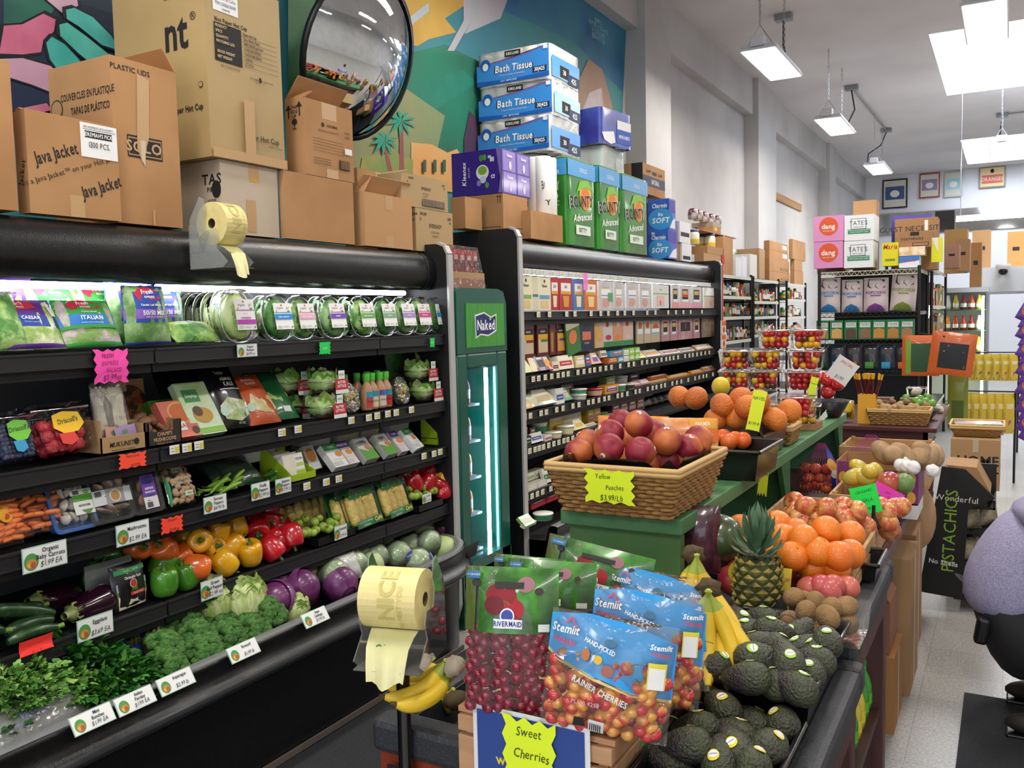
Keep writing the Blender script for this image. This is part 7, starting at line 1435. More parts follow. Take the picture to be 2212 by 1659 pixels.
dtray('front black plastic tray of avocados at the bottom of the photo',-.585,1.44,-.345,1.78,.70,.095)
avm=mat('2f2728',.45,c2='40462f',ns=9,ramp=(.42,.66),bump=.8,bs=170)
def avo(rim,c):
    def f(lab,loc,rt,g):
        b=MB().lathe([(.0,-.046),(.012,-.045),(.027,-.034),(.034,-.015),(.034,.004),(.028,.024),(.019,.044),(.011,.055),(.0,.058)],avm,20);b.ell((0,0,.058),.004,mat('8a5a3a',.8),6,4)
        o=T('avocado',b,lab,'avocado',loc,rt,g);m=MB();S=lambda x,y,h:V((math.sin(x/.034)*(.0345+h),-math.cos(x/.034)*(.0345+h),y));deco(m,S,[('e',0,-.008,.011,.012,rim),('e',0,-.006,.009,.0075,'f0f0ec'),('t','AVOCADO',0,-.006,.004,'4a4a4a',{'b':1,'sx':.7})],2,h0=.0008)
        return o,[m.build('sticker',o)]
    return f
def ar():return(R.uniform(-1.9,-1.0),R.uniform(-.6,.6),R.uniform(-1.6,1.6))
lay('a','dark avocado with green edged sticker, %s from left in the raised tray','avocado','avocados in the raised tray',.86,.03,[(1597,1345),(1614,1368,.88),(1645,1340),(1667,1366,.89),(1719,1375,.87),(1640,1398,.9),(1675,1400,.9),(1701,1430,.9),(1571,1405,.85),(1557,1440,.87),(1632,1422,.9),(1617,1465,.88),(1675,1478,.86),(1719,1485,.87),(1750,1458,.85),(1759,1430,.86),(1765,1410,.86),(1786,1388,.88),(1580,1383,.85),(1735,1405,.86)],avo('9ac43a',None),ar)
lay('a','dark avocado with yellow edged sticker, %s from left in the front tray','avocado','avocados in the front tray',.79,.03,[(1562,1530,.82),(1507,1575,.81),(1487,1610,.82),(1586,1590,.80),(1620,1562,.79),(1690,1562,.80),(1591,1620,.81),(1664,1613,.81),(1447,1645,.78),(1554,1648,.8),(1626,1652,.8),(1507,1535,.76),(1560,1565,.77)],avo('e8d02a',None),ar)
pn=at(1637,1330,z=.80)
e=E('pineapple','ripe pineapple standing upright on the second display table','pineapple',(pn.x,pn.y,.795))
pm1=mat('9a8a3a',.6,c2='4a4a22',ns=40);pm2=mat('c2b878',.6);m=MB();m.lathe([(.035,0),(.056,.02),(.064,.07),(.062,.11),(.052,.15),(.03,.172),(0,.175)],mat('3a4420',.7),24)
for j in range(9):
    for i in range(11):
        z=.012+j*.0185;rr_=.0615-.00001*0-(abs(z-.08)/.1)**3*.022;a=(i+(j%2)*.5)*2*PI/11
        X=RZ(a)@TR(rr_,0,z);m.add([(.001,-.0155,0),(.004,0,-.0115),(.001,.0155,0),(.004,0,.0115),(.010,0,.001)],[(0,1,4),(1,2,4),(2,3,4),(3,0,4)],pm1,False,X);m.add([(.0095,-.003,0),(.0095,.003,0),(.013,0,.009)],[(0,1,2)],pm2,False,X)
m.build('fruit',e);m=MB();plm=mat('4a6a4c',.5,c2='6a8a6a',ns=12)
for k in range(46):
    a=k*2.4;t=k/46;el=1.5-(1-t)*1.25;d=V((math.cos(a)*math.cos(el),math.sin(a)*math.cos(el),math.sin(el)));leaf(m,(.018*math.cos(a)*(1-t),.018*math.sin(a)*(1-t),.165+t*.045),d,V((math.cos(a),math.sin(a),.3)),.05+.065*t**.7,.02,plm)
m.build('crown',e)
def htag(px,py,z,w_,h,col,lines,label,rz=.35):
    m=MB().box(-w_/2,-.0008,0,w_/2,.0008,h,mat(col,.5));deco(m,flatS(fr((-w_/2,-.001,0),(1,0,0),(0,0,1))),N(lines,w_,h));p=at(px,py,z=z);return T('paper_tag',m,label,'tag',p,(0,.08,rz))
htag(1597,1268,.86,.036,.085,'d9c21c',[('e',.5,.5,.42,.42,'6a6a1a'),('e',.5,.5,.40,.40,'d9c21c'),('t','CARIBBEAN',.5,.58,.14,'4a4a14',{'b':1,'sx':.6}),('t','SWEET',.5,.42,.14,'4a4a14',{'b':1,'sx':.6})],'yellow paper tag with a round mark hanging on the pineapple')
htag(1693,1325,.80,.024,.125,'d9c23a',[('t','KIWI',.5,.75,.12,'c04a6a',{'b':1,'sx':.5}),('e',.5,.35,.12,.14,'3a7a5a')],'tall yellow kiwi tag at the corner of the kiwi box')
mgm=mat('a02a3a',.3,c2='c0603a',ns=7,coat=.4);kwm=mat('8a6a44',.9,c2='9a7a52',ns=30,bump=.4,bs=200)
lay('m','round red mango, %s from left on the second table around the pineapple','m','red mangos',.86,.04,[(1588,1212),(1585,1255,.84),(1722,1242,.85),(1680,1210),(1600,1235,.86)],ball('mango',mgm,.044,'mango',sz=1.15,extra=stk('3a8ac0')))
ku=E('kiwi_box','clear plastic box of kiwis on the corner of the second table','box',at(1762,1392,z=.80)+V((0,.085,0)))
MB().frustum(.20,.15,.215,.165,.075,film('f2f2f0',.2,.08,.08),open_top=True).build('clear_box',ku)
lay('k','brown kiwi, %s from left in the clear box','k','kiwis',.85,.03,[(1715,1291,.88),(1742,1323,.87),(1708,1342,.84),(1788,1333,.88),(1798,1313,.88),(1828,1311,.88),(1738,1302,.86),(1762,1303,.87),(1751,1356,.83),(1831,1346,.84),(1775,1362,.83)],ball('kiwi',kwm,.027,'kiwi',sz=1.2))
dtray('black plastic tray of pink plums behind the kiwi box',-.50,2.78,-.33,2.98,.81,.05)
lay('p','pink plum, %s from left in the black tray behind the kiwis','p','pink plums',.87,.03,[(1748,1272),(1775,1268,.88),(1800,1268,.88),(1830,1270),(1790,1280)],ball('plum',mat('b8484f',.4,c2='d0705a',ns=8,coat=.2),.034,'plum'))
orm=mat('e8801c',.4,c2='e0701a',ns=5,bump=.25,bs=260,coat=.2);ORB=ball('orange',orm,.043,'orange',fn=dim(.10,.18),extra=lambda r:[('stem_end',MB().ell((0,0,r*.89),(.004,.004,.002),mat('6a6a2a',.8),6,4))])
crate('wooden_crate','low pine crate of big oranges on the second table',-.72,2.62,-.375,3.10,.81,.09,2)
lay('o','big orange, %s from left in the heap beside the pineapple','o','oranges in the heap',.93,.043,[(1599,1140,.95),(1606,1178,.93),(1672,1200,.92),(1679,1133,.98),(1690,1163,.97),(1735,1165,.98),(1784,1146,.99),(1837,1156,.96),(1712,1202,.94),(1765,1192,.95),(1811,1202,.94),(1836,1197,.93),(1755,1226,.90),(1804,1228,.90),(1718,1150,.96),(1650,1160,.94)],ORB)
apm=mat('c9543a',.35,c2='d9a85a',ns=9,stretch=(6,6,1),coat=.3);AP=lambda r=.038:ball('apple',apm,r,'apple',fn=dim(.22,.35),sz=.9,extra=lambda r_:[('stem',MB().tube([(0,0,r_*.68),(.003,0,r_*1.05)],.0015,bnt,5))])
crate('wooden_crate','pine crate of red and yellow apples, nearest of the two apple crates',-.78,3.2,-.40,3.62,.74,.15,2)
crate('wooden_crate','second pine crate of apples, holding the pink sign clip',-.62,3.66,-.38,3.99,.74,.16,2)
lay('a','red and yellow apple, %s from left in the nearest apple crate','a','apples in the nearest crate',.96,.04,[(1741,1095,.98),(1785,1099,.98),(1716,1085),(1716,1106,.95),(1729,1121,.94),(1725,1133,.92),(1823,1095),(1814,1108,.95),(1837,1117,.94),(1823,1126,.93),(1869,1137,.90),(1759,1122,.94),(1850,1105)],AP())
lay('a','red streaked apple, %s from left in the second apple crate','a','apples in the second crate',.92,.04,[(1913,1108),(1917,1128,.89),(1922,1146,.85),(1946,1096),(1900,1095),(1930,1095)],AP())
mb_=MB();pur=mat('7a2f6a',.5);gld=mat('d9a43a',.5)
mb_.box(-.2,0,0,.2,.004,.14,pur);mb_.box(.2,0,0,.204,.32,.17,pur);mb_.box(-.204,0,0,-.2,.32,.17,CARD());mb_.box(-.2,.316,0,.2,.32,.17,CARD());mb_.box(-.2,0,0,.2,.32,.004,CARD());mb_.box(.12,0,.14,.2,.004,.17,pur);mb_.box(-.2,0,.14,-.14,.004,.17,pur)
deco(mb_,flatS(fr((0,-.001,0),(1,0,0),(0,0,1))),[('e',x,z,.022,.026,gld)for x,z in((-.17,.03),(-.17,.10),(-.09,.05),(.10,.04),(.17,.03),(.17,.11),(.0,.02),(.12,.12))]+[('l',x,z,x+.03,z+.012,.008,'8a9a3a')for x,z in((-.14,.12),(-.14,.06),(.06,.03),(.13,.08))]+[('t','THE ORIGINAL',-.02,.095,.016,WHITE),('t','CHAMPAGNE',.0,.07,.04,'e4c8d8',{'sx':.9}),('t','MANGO',.0,.04,.02,WHITE)])
mx_=at(1893,1085,z=.80);T('mango_carton',mb_,'open purple carton with golden fruit print holding yellow mangos','box',(mx_.x,mx_.y,.80)).scale=(.80,.9,1)
T('carton',MB().box(-.16,.0,0,.16,.28,.06,mat('e4e2de',.6)),'white carton under the purple mango carton','box',(mx_.x,mx_.y+.003,.738))
lay('m','yellow mango, %s from left in the purple carton','m','yellow mangos',.93,.04,[(1857,1014),(1870,1032),(1891,1024),(1878,1022,.95),(1848,1030)],ball('mango',mat('d9b83a',.35,c2='b8b050',ns=6,coat=.3),.036,'mango',sz=1.5))
lay('m','red mango at the right in the purple carton','m',None,.92,.04,[(1919,1043)],ball('mango',mgm,.045,'mango',sz=1.1));lay('m','green mango in the right corner of the purple carton','m',None,.92,.04,[(1953,1044)],ball('mango',mat('6a8a4a',.4),.04,'mango',sz=1.1))
tgm=mat('e0601c',.4,c2='e8742a',ns=6,coat=.3)
def netbag(label,px,py,y,w,h,pts,r=.028):
    p=at(px,py,y=y);e=E('citrus_net_bag',label,'tangerines',p);o=None
    for x,z in pts:
        if o is None:o=MB().ell((0,0,0),(r,r,r*.85),tgm,14,9,fn=dim(.1)).build('tangerine',e,(x,R.uniform(-.02,.02),z))
        else:q=o.copy();COL.objects.link(q);q.parent=e;q.location=(x,R.uniform(-.03,.03),z)
    net=MB();nm=mat('a0307a',.5)
    f=lambda u,v:V(((u-.5)*w*(1-.85*max(0,v-.5)*2*1)*(1),-.05*math.sin(PI*min(1,v*1.2))-.012,v*h))
    for k in range(13):net.tube([f(k/12,j/10)for j in range(11)],.0012,nm,3);net.tube([f(max(0,min(1,k/12+(j/10-.5)*.5)),j/10)for j in range(11)],.0012,nm,3)
    net.build('net',e);q=MB().grid(lambda u,v:f(.78+.2*u,v*.9)+V((0,-.004,0)),3,8,mat('2a3fae',.4));deco(q,lambda x,y,hh:f(.86,y/h)+V((x,-.008-hh,0)),[('e',0,h*.6,.02,.03,'e0a03a'),('e',0,h*.45,.014,.02,'f0ece4')]);q.build('blue_label',e);return e
PT=[(x*.05-.075+(j%2)*.02,.03+j*.045)for j in range(3)for x in range(4-j//2)]
netbag('purple net bag of tangerines with a blue label under the riser',1775,1066,4.3,.19,.24,PT);netbag('red net bag of tangerines tied at the top behind the mango carton',1882,1032,4.75,.26,.22,PT)
crate('wooden_crate','pine crate of garlic and potatoes at the far right of the brown table',-.75,4.72,-.33,5.08,.74,.2,2)
lay('g','white garlic bulb, %s from left beside the potatoes','g','garlic bulbs',.97,.03,[(1940,995),(1952,990),(1963,998),(1946,1005),(1960,1008),(1972,1010),(2014,1017,.94),(1955,1000)],ball('garlic',mat('e9e6e2',.6),.028,'garlic',fn=lambda a,t:1+.06*math.cos(6*a)-.2*(t>1)))
ptm=mat('b0906a',.8,c2='9a7a58',ns=20);lay('p','brown potato, %s from left in the far crate','p','potatoes',1.0,.04,[(1908,978),(1930,984),(1950,982),(1986,985,.99),(2004,988,.98),(2018,984,.98),(1994,978)],ball('potato',ptm,.042,'potato',sz=1.5))
wk=mat('c89a58',.6,c2='a87a40',ns=60,stretch=(.6,.6,8),bump=.9,bs=90)
def basket(label,x0,y0,x1,y1,z,h,inset=.04,n=11,m=wk):
    e=E('wicker_basket',label,'basket');b=MB()
    def ringpt(t,k):
        a,c=x0+inset*(1-k),y0+inset*(1-k);a1,c1=x1-inset*(1-k),y1-inset*(1-k);P4=[(a,c),(a1,c),(a1,c1),(a,c1)];s=int(t*4)%4;f=t*4-int(t*4);p,q=P4[s],P4[(s+1)%4];return p[0]+(q[0]-p[0])*f,p[1]+(q[1]-p[1])*f
    N_=120
    for j in range(n):
        k=(j+.5)/n;b.tube([(*[c+(.003*(1 if(i//2+j)%2 else-1))*(1 if 1 else 0)for c in ringpt(i/N_,k)],z+k*h)for i in range(N_+1)],h/n*.52,m,5,False)
    b.build('woven_sides',e);b=MB()
    for j in(-.004,.008):b.tube([(*ringpt(i/40,1.02),z+h+j)for i in range(41)],.009,mat('c9a468',.6),6,False)
    b.build('rim',e);MB().box(x0+inset,y0+inset,z,x1-inset,y1-inset,z+.004,m).build('base',e);return e
basket('honey coloured wicker basket of peaches at the front end of the green riser',-1.17,2.27,-.77,2.72,1.053,.135)
lb_=MB();lm=mat('0c0c0d',.25,coat=.5,bump=1,bs=30)
lb_.grid(lambda u,v:V((-.97+math.copysign(abs(math.cos(u*6.283))**.35,math.cos(u*6.283))*.185*(.8+.2*v),2.495+math.copysign(abs(math.sin(u*6.283))**.35,math.sin(u*6.283))*.205*(.8+.2*v),1.07+.14*v+.012*math.sin(u*60)*v)),60,5,lm,wrap=True);T('basket_liner',lb_,'crumpled black plastic liner in the peach basket','liner')
pcm=mat('8c1c2e',.5,c2='e0883a',ns=5,nd=4,ramp=(.5,.72));PC=ball('peach',pcm,.044,'peach',fn=lambda a,t:1-.18*math.exp(-((t-PI/2)/.3)**2)-.05*math.exp(-((a-3.14)/.25)**2)*math.cos(t),extra=stk('d04a5a','e9e9ec',.2))
lay('p','dark red yellow peach, %s from left in the wicker basket','p','peaches in the basket',1.2,.044,[(1250,977,1.2),(1315,968,1.24),(1318,936,1.26),(1341,913,1.27),(1380,916,1.29),(1383,976,1.23),(1329,991,1.19),(1440,952,1.25),(1437,999,1.18),(1508,950,1.24),(1487,968,1.22),(1473,988,1.19),(1412,936,1.25),(1270,956,1.22),(1360,950,1.22),(1400,1000,1.18)],PC)
ysign(1316,1052,2.262,.152,.10,YL,[('Yellow',-.12,1.2,'2a3a10'),('Peaches',.1,1.2,'2a3a10'),('$3.99/Lb',.03,1.4,'2a3a10')],'neon yellow star sign for yellow peaches on the wicker basket',tilt=.12)
apf=mat('d8843a',.35,c2='e0c0a0',ns=14,ramp=(.5,.7),coat=.4)
for px,l,rz in((1365,'orange printed apricot bag behind the peaches, left of two',.2),(1470,'orange printed apricot bag behind the peaches, right of two',.3)):
    T('apricot_bag',pouch(.25,.15,.07,apf,[('r',.62,.45,.98,.98,'e0702a'),('r',.62,.75,.98,.98,'d99a3a'),('t','FARMER',.8,.85,.12,'e9e0c0',{'b':1,'sx':.7}),('t','Apricots',.8,.6,.14,'f0e4d0',{'sl':.3,'sx':.8})]),l,'apricots',at(px,950,y=2.88).xy.to_3d()+V((0,0,1.12)),(-.2,0,rz))
dtray('black tray of tangerines on the green riser behind the peaches',-1.02,2.95,-.72,3.28,1.053,.10)
dtray('second black tray with large oranges on the green riser',-1.13,3.32,-.80,3.78,1.053,.10)
lay('t','orange tangerine, %s from left in the black tray','t','tangerines in the black tray',1.15,.03,[(1535,950),(1562,945),(1588,950),(1604,952),(1575,955)],ball('tangerine',tgm,.034,'tangerine',fn=dim(.1),sz=.88))
OR2=ball('orange',mat('dc7f2a',.5,c2='c8682a',ns=5,bump=.5,bs=140),.05,'orange',fn=dim(.12,.2),sz=.92)
lay('o','large rough orange, %s from left on the green riser','o','large oranges on the riser',1.25,.05,[(1468,858,1.27),(1504,860,1.27),(1560,876,1.26),(1592,903,1.21),(1638,868,1.27),(1673,906,1.20),(1545,908,1.2),(1615,880,1.26),(1625,900,1.2),(1705,888,1.22),(1600,862,1.28)],OR2)
lay('l','yellow lemon seen behind the large oranges','l',None,1.28,.03,[(1557,835,1.3)],ball('lemon',mat('e0c43a',.4),.04,'lemon',sz=1.2))
ysign(1634,887,3.3,.05,.155,'dff02a',[('NAVEL',0,.75,'3a4a14'),('$1.99 lb',0,.65,'3a4a14')],'tall neon yellow navel orange sign clipped to the black tray',.3,roll=.2,flat=(0,1,2,3),tsize=.16)
ysign(1650,1025,3.22,.035,.16,'e0f02a',[('$2.99',0,.55,'3a4a14')],'ragged neon yellow sign hanging down from the riser edge',.4,roll=.1,flat=(1,3));ysign(1752,850,4.25,.035,.16,'dff02a',[('Tomatoes',0,.4,'3a4a14'),('$2.99',0,.5,'3a4a14')],'neon yellow sign clipped before the tomato boxes',.3,roll=.25,flat=(0,1,2,3))
ysign(1870,1080,3.18,.09,.10,'18e04a',[('ORGANIC',0,.9,'145a2a'),('GALA',.05,1,'145a2a'),('$1.99 lb',0,1.1,'145a2a')],'neon green organic gala apple sign clipped on the crate',.3,roll=-.25,flat=(0,1,2,3));ysign(1918,1065,3.6,.115,.045,'f03fc0',[('$1.99',0,1.4,'8a1a6a')],'neon pink and yellow sign clipped on the second apple crate',.2,roll=.5,flat=(0,1,2,3))
basket('small wicker basket of dried snacks on the green riser edge',-.98,3.82,-.80,4.02,1.053,.07,.015,6)
tmr=[mat(c,.2,coat=.6)for c in('b01c20','c02a24','e0a41c','e8b82a','5a3018','9a1c24')]
TB=[(1592,880,-2,'bottom left'),(1657,880,-2,'bottom centre'),(1735,880,-2,'bottom right'),(1592,843,0,'lowest left'),(1653,845,0,'lowest middle'),(1735,838,0,'lowest right'),(1722,872,-1,'front lidded'),(1592,799,1,'middle left'),(1657,803,1,'middle centre'),(1741,799,1,'middle right'),(1677,758,2,'top left'),(1747,758,2,'top right')]
for px,py,lv,l in TB:
    y=4.12 if lv==-1 else 4.42;x=at(px,py,y=y).x
    punnet('tomato_box','%s clear box of cherry tomatoes in the stack on the green riser'%l,'tomatoes',(x,y,{-2:1.084,-1:1.15,0:1.245,1:1.345,2:1.445}[lv]),(0,0,.12),.165,.13,.085,fillbox(.165,.13,.085,.0175,tmr[:2]+tmr[5:]if l in('lowest right','front lidded')else tmr,30,1.15),fruit='tomato')
T('riser_block',MB().box(-.99,4.06,1.052,-.85,4.18,1.148,CARD()),'small carton under the front lidded tomato box','tray')
T('riser_block',MB().box(-1.1,4.36,1.052,-.80,4.55,1.083,CARD()),'flat cardboard tray under the tomato box stack','tray')
T('bowl',MB().lathe([(.06,0),(.11,.09),(.105,.09),(.055,.006),(0,.005)],BLACK,18),'black bowl of vine tomatoes at the far end of the riser','bowl',(at(1797,850,y=4.95).x-.02,4.97,1.052))
lay('t','big red vine tomato, %s from left beside the tomato boxes','t','vine tomatoes',1.2,.04,[(q,r_,at(q,r_,y=4.95).z)for q,r_ in((1786,822),(1810,828),(1788,846),(1772,815))],ball('tomato',mat('c01c1c',.2,coat=.6),.04,'tomato',fn=dim(.15,.4),sz=.85))
ysign(1820,800,4.9,.12,.13,'ece8e6',[('SPECIAL',0,1.1,'c02a3a'),('$1.99',.05,1.2,'3a4a7a')],'white and red SPECIAL sign standing tilted behind the tomatoes',.2,roll=.6,flat=(0,1,2,3))
ysign(1775,905,4.8,.12,.04,'e9ece6',[],'white and green scalloped sign at the far end of the riser edge',1.2,roll=-.5)
for px,py,y,l in((1640,925,3.35,'below the navel orange sign'),(1887,1110,3.19,'under the green apple sign'),(1935,1098,3.62,'under the pink sign'),(1840,1185,3.1,'on the orange crate corner')):
    T('sign_clip',MB().tube([(0,0,.03),(0,0,-.01),(-.015,0,-.05)],.007,BLACK,6).tube([(0,0,-.01),(.02,0,-.05)],.007,BLACK,6),'black spring clip %s'%l,'clip',at(px,py,y=y))
T('melon',MB().ell((0,0,0),(.07,.07,.075),mat('2c3f22',.35,c2='4a5a34',ns=12,coat=.5),18,12),'dark green melon in film under the riser shelf','melon',at(1556,1165,z=.95));T('grape_bag',pouch(.12,.2,.07,mat('3a1c28',.35,c2='5a2a3a',ns=40,coat=.5)),'bag of dark grapes hanging behind the riser leg','grapes',at(1512,1240,z=.86),(-.1,0,.3))
# ================================================================ the shop beyond
def FB(label,px0,py0,px1,py1,y,d=.3,col='b08a62',front=(),name='carton',cat='box',left=(),right=(),m=None,yaw=0,tape='',zb=None):
    pm,qm=(px0+px1)/2,(py0+py1)/2;x0,x1=at(px0,qm,y=y).x,at(px1,qm,y=y).x;z0,z1=at(pm,py1,y=y).z if zb is None else zb,at(pm,py0,y=y).z
    return T(name,carton_mb(x1-x0,d,z1-z0,m=m or CARD(col),front=front,left=left,right=right,tape=tape),label,cat,((x0+x1)/2,y+d/2,z0),(0,0,yaw))
K=mat('101011',.4)
def rack(label,x0,y0,x1,y1,zs,top=None,axis='x'):
    e=E('wire_rack',label,'rack')
    for x in(x0,x1):
        for y in(y0,y1):MB().tube([(x,y,0),(x,y,zs[-1]+.03)],.016,K,8).build('post',e)
    for i,z in enumerate(zs):
        b=MB();c=top if top and i==len(zs)-1 else K;b.box(x0,y0,z-.006,x1,y1,z,c)
        n=int((x1-x0 if axis=='x' else y1-y0)/.05)
        for k in range(n):
            a=k/n
            if axis=='x':X_=x0+(x1-x0)*a;b.tube([(X_,y0-.004,z-.045),(X_+.025,y0-.004,z-.006),(X_+.05,y0-.004,z-.045)],.003,c,3)
        b.box(x0,y0-.008,z-.05,x1,y0-.002,z-.042,c);b.box(x1-.002,y0,z-.035,x1+.004,y1,z,mat('c9c7b8',.5)if axis=='y' else c);b.build('shelf',e)
    (MB().box(x0-.01,y0,.1,x0,y1,zs[-1],K)if axis=='y' else MB().box(x0,y1,.1,x1,y1+.01,zs[-1],K)).build('back_sheet',e)  # black sheet added behind the goods, standing in for the shade between them
    return e
COLS=[('red','b02a24'),('yellow','d9b03a'),('white','dfdcd4'),('green','3f8a3a'),('brown','7a4a2a'),('blue','3a5aa0'),('orange','d0702a'),('dark','2a2622'),('cream','d8c9a4')]
WR=[(9.0,10.75,'first',(.55,.95,1.31,1.58,1.81,2.04)),(10.85,12.2,'second',(.55,.95,1.35,1.57,1.76,2.03)),(12.7,14.0,'third',(.55,.95,1.3,1.55,1.8,2.02))]
for y0,y1,nm,zs in WR:
    rack('black wire wall rack of groceries, %s along the left wall'%nm,-3.2,y0,-2.72,y1,zs,axis='y')
    for si,z in enumerate(zs[2:5]):
        yy=y0+.06;i=0;grp=R.choice((0,1,2))
        while yy<y1-.08:
            cn,c=R.choice(COLS);w_=R.uniform(.05,.09);h=R.uniform(.10,.17);x=-2.76-w_/2;b=MB();k=(grp+(i//4))%3
            if k==0:b.lathe([(0,0),(w_*.5,0),(w_*.5,h*.75),(w_*.3,h*.85),(w_*.3,h),(0,h)],mat(c,.3),10);b.lathe([(w_*.51,h*.2),(w_*.51,h*.6)],mat('e4e0d4',.5),10);kd='jar'
            elif k==1:b.lathe([(0,0),(w_*.5,0),(w_*.5,h*.8),(0,h*.8)],mat(c,.3),10);b.lathe([(w_*.51,h*.1),(w_*.51,h*.4)],mat(R.choice(COLS)[1],.4),10);kd='can'
            else:b=carton_mb(w_,.05,h,m=mat(c,.5),tape='',front=[('r',.1,.3,.9,.7,R.choice(COLS)[1])]);kd='packet'
            T(kd,b,'%s grocery %s, %s from left on the %s visible shelf of the %s wall rack'%(cn,kd,ORD[i],ORD[2-si],nm),kd,(x,yy+w_/2,z+.001),(0,0,PI/2),'groceries on the wall racks');yy+=w_+.012;i+=1
def YB_(label,xf,cx,ty,rx,zb,d=.3,lx=None,**k):return shelfbox('carton',label,'box',xf,cx,ty,lx,rx,zb,d,tape=k.pop('tape',''),**k)
YB_('brown carton behind the blue toilet roll packs',-2.62,1458,494,1471,zt2,.2)
_,zw=YB_('lower white carton right of the blue toilet roll packs',-2.60,1473,524,1493,zt2,.25,m=mat('dcdcdf',.6),front=[('r',.1,.1,.9,.3,INK)])
YB_('upper white carton right of the blue toilet roll packs',-2.60,1468,477,1491,zw+.002,.25,m=mat('dcdcdf',.6),front=[('r',.1,.3,.9,.5,INK)])
RT=2.045
_,za=YB_('brown carton on the first wall rack under the mayonnaise tray',-2.74,1520,546,1562,RT,.3,m=CARD('b08a62'),lx=1500)
_,zb_=YB_('shallow tray carton under the mayonnaise jars',-2.74,1528,530,1563,za+.002,.3,lx=1494,m=CARD('a8825c'))
for i,px in enumerate((1499,1513,1534,1546,1556)):
    b=MB().lathe([(0,0),(.05,0),(.056,.02),(.056,.11),(.045,.13),(0,.13)],mat('e9e0c4',.3),14);b.lathe([(.048,.13),(.048,.155),(0,.155)],mat('2a3f7a',.4),14);b.lathe([(.057,.02),(.057,.055)],mat('d9b82a',.5),14)
    x=-2.84-(i%2)*.12;T('mayonnaise_jar',b,'mayonnaise jar with a blue lid, %s from left on the tray by the wall'%ORD[i],'jar',(x,yat(px,520,x),zb_+.002),group='mayonnaise jars')
_,zc_=YB_('brown carton above the mayonnaise jars',-2.80,1540,489,1557,zb_+.17,.3,lx=1506,front=[('r',.2,.3,.5,.95,'d9c02a')])
T('support_board',MB().box(-3.1,9.1,zb_+.16,-2.8,10.4,zb_+.168,CARD()),'cardboard sheet over the mayonnaise jars','sheet')
_,zd_=YB_('tray carton of dark jars topmost by the wall',-2.80,1540,479,1558,zc_+.002,.3,lx=1494,m=CARD('a89a84'))
for i,px in enumerate((1497,1508,1521,1535,1548)):
    T('jar',MB().lathe([(0,0),(.05,0),(.055,.05),(.05,.09),(.035,.11),(0,.11)],mat('5a2a34',.2,c2='dcd4d4',ns=12),12),'dark jar with a pale lid, %s from left on the topmost tray by the wall'%ORD[i],'jar',(-2.9,yat(px,472,-2.9),zd_+.002),group='dark jars by the wall')
YB_('tall narrow brown carton right of the mayonnaise tray',-2.74,1562,510,1583,RT,.3)
BX=[(1589,556,1602,'dcdcdf','white carton pair on the first rack, left'),(1603,553,1613,'dcdcdf','white carton pair on the first rack, right'),(1620,548,1635,'d5d0ca','pale wrapped carton on the second rack'),(1640,536,1652,'b08a62','small brown carton among the clear packs')]
for cx,ty,rx,c,l in BX:YB_(l,-2.78,cx,ty,rx,2.045,.3,m=mat(c,.7))
for i in range(16):
    px,py=R.uniform(1562,1648),R.uniform(492,585);p=at(px,py,x=-2.95-R.uniform(0,.15));c=R.choice(('e4e8e4','bfd0c0','d9b0b0','5a8a5a','c9c9c6'))
    T('clear_pack',pouch(.16,.2,.1,mat(c,.3,coat=.4,c2='f2f2f0',ns=10)),'shiny clear grocery pack piled on the wall racks, %s of the pile'%ORD[i],'pack',(p.x,p.y,2.05+(.19 if i>9 else 0)),(0,0,PI/2+R.uniform(-.4,.4)),'clear packs on the wall racks')
z0=2.035
for x,cx,ty,lx,rx,zb,l in((-2.74,1662,585,1648,1706,z0,'lowest'),(-2.74,1662,557,1651,1705,None,'second'),(-2.76,1662,538,1650,1702,None,'third'),(-2.76,1662,519,1650,1701,None,'topmost')):
    _,z0=shelfbox('carton','%s brown carton of the stack on the second wall rack'%l,'box',x,cx,ty,lx,rx,z0+.002 if zb is None else zb,.4,tape='',front=[('r',.55,.15,.9,.35,INK),('r',.58,.18,.87,.32,CARD())]if l in('lowest','second')else[('r',.7,.3,.95,.8,'d9d4cc')])
z0=2.025
for cx,ty,lx,rx,l in((1716,584,1707,1735,'lowest'),(1716,560,1707,1733,'middle'),(1712,516,1704,1740,'topmost')):
    _,z0=shelfbox('carton','%s brown carton of the stack on the third wall rack'%l,'box',-2.78,cx,ty,lx,rx,z0+.002,.4,tape='')
PY=9.5
rx0,rx1=at(1770,650,y=PY).x,at(1985,650,y=PY).x;zp=[at(1880,q,y=PY).z for q in(905,800,733,674,584)]
rack('black and white wire rack facing the aisle with popcorn and cookies',rx0,PY,rx1,PY+1.0,zp,mat('cfcbb8',.4,.2))
zz=[('dang','d78fc0',[('e',.5,.58,.36,.36,'d8562a'),('t','dang',.5,.58,.26,WHITE,{'b':1}),('t','THAI RICE CHIPS',.5,.4,.06,WHITE)]),('TATE','e4e6ea',[('r',.1,.42,.9,.44,'3a7a5a'),('r',.12,.26,.88,.4,'3a8a64'),('r',.22,.44,.74,.86,'3a6a5a'),('r',.24,.46,.72,.84,'e4e6ea'),('t',"TATE'S",.48,.68,.24,'3a4a4a',{'sx':.9}),('t','BAKE SHOP',.48,.52,.07,'3a4a4a'),('t','CHOCOLATE CHIP',.5,.33,.08,'dfeee4')])]
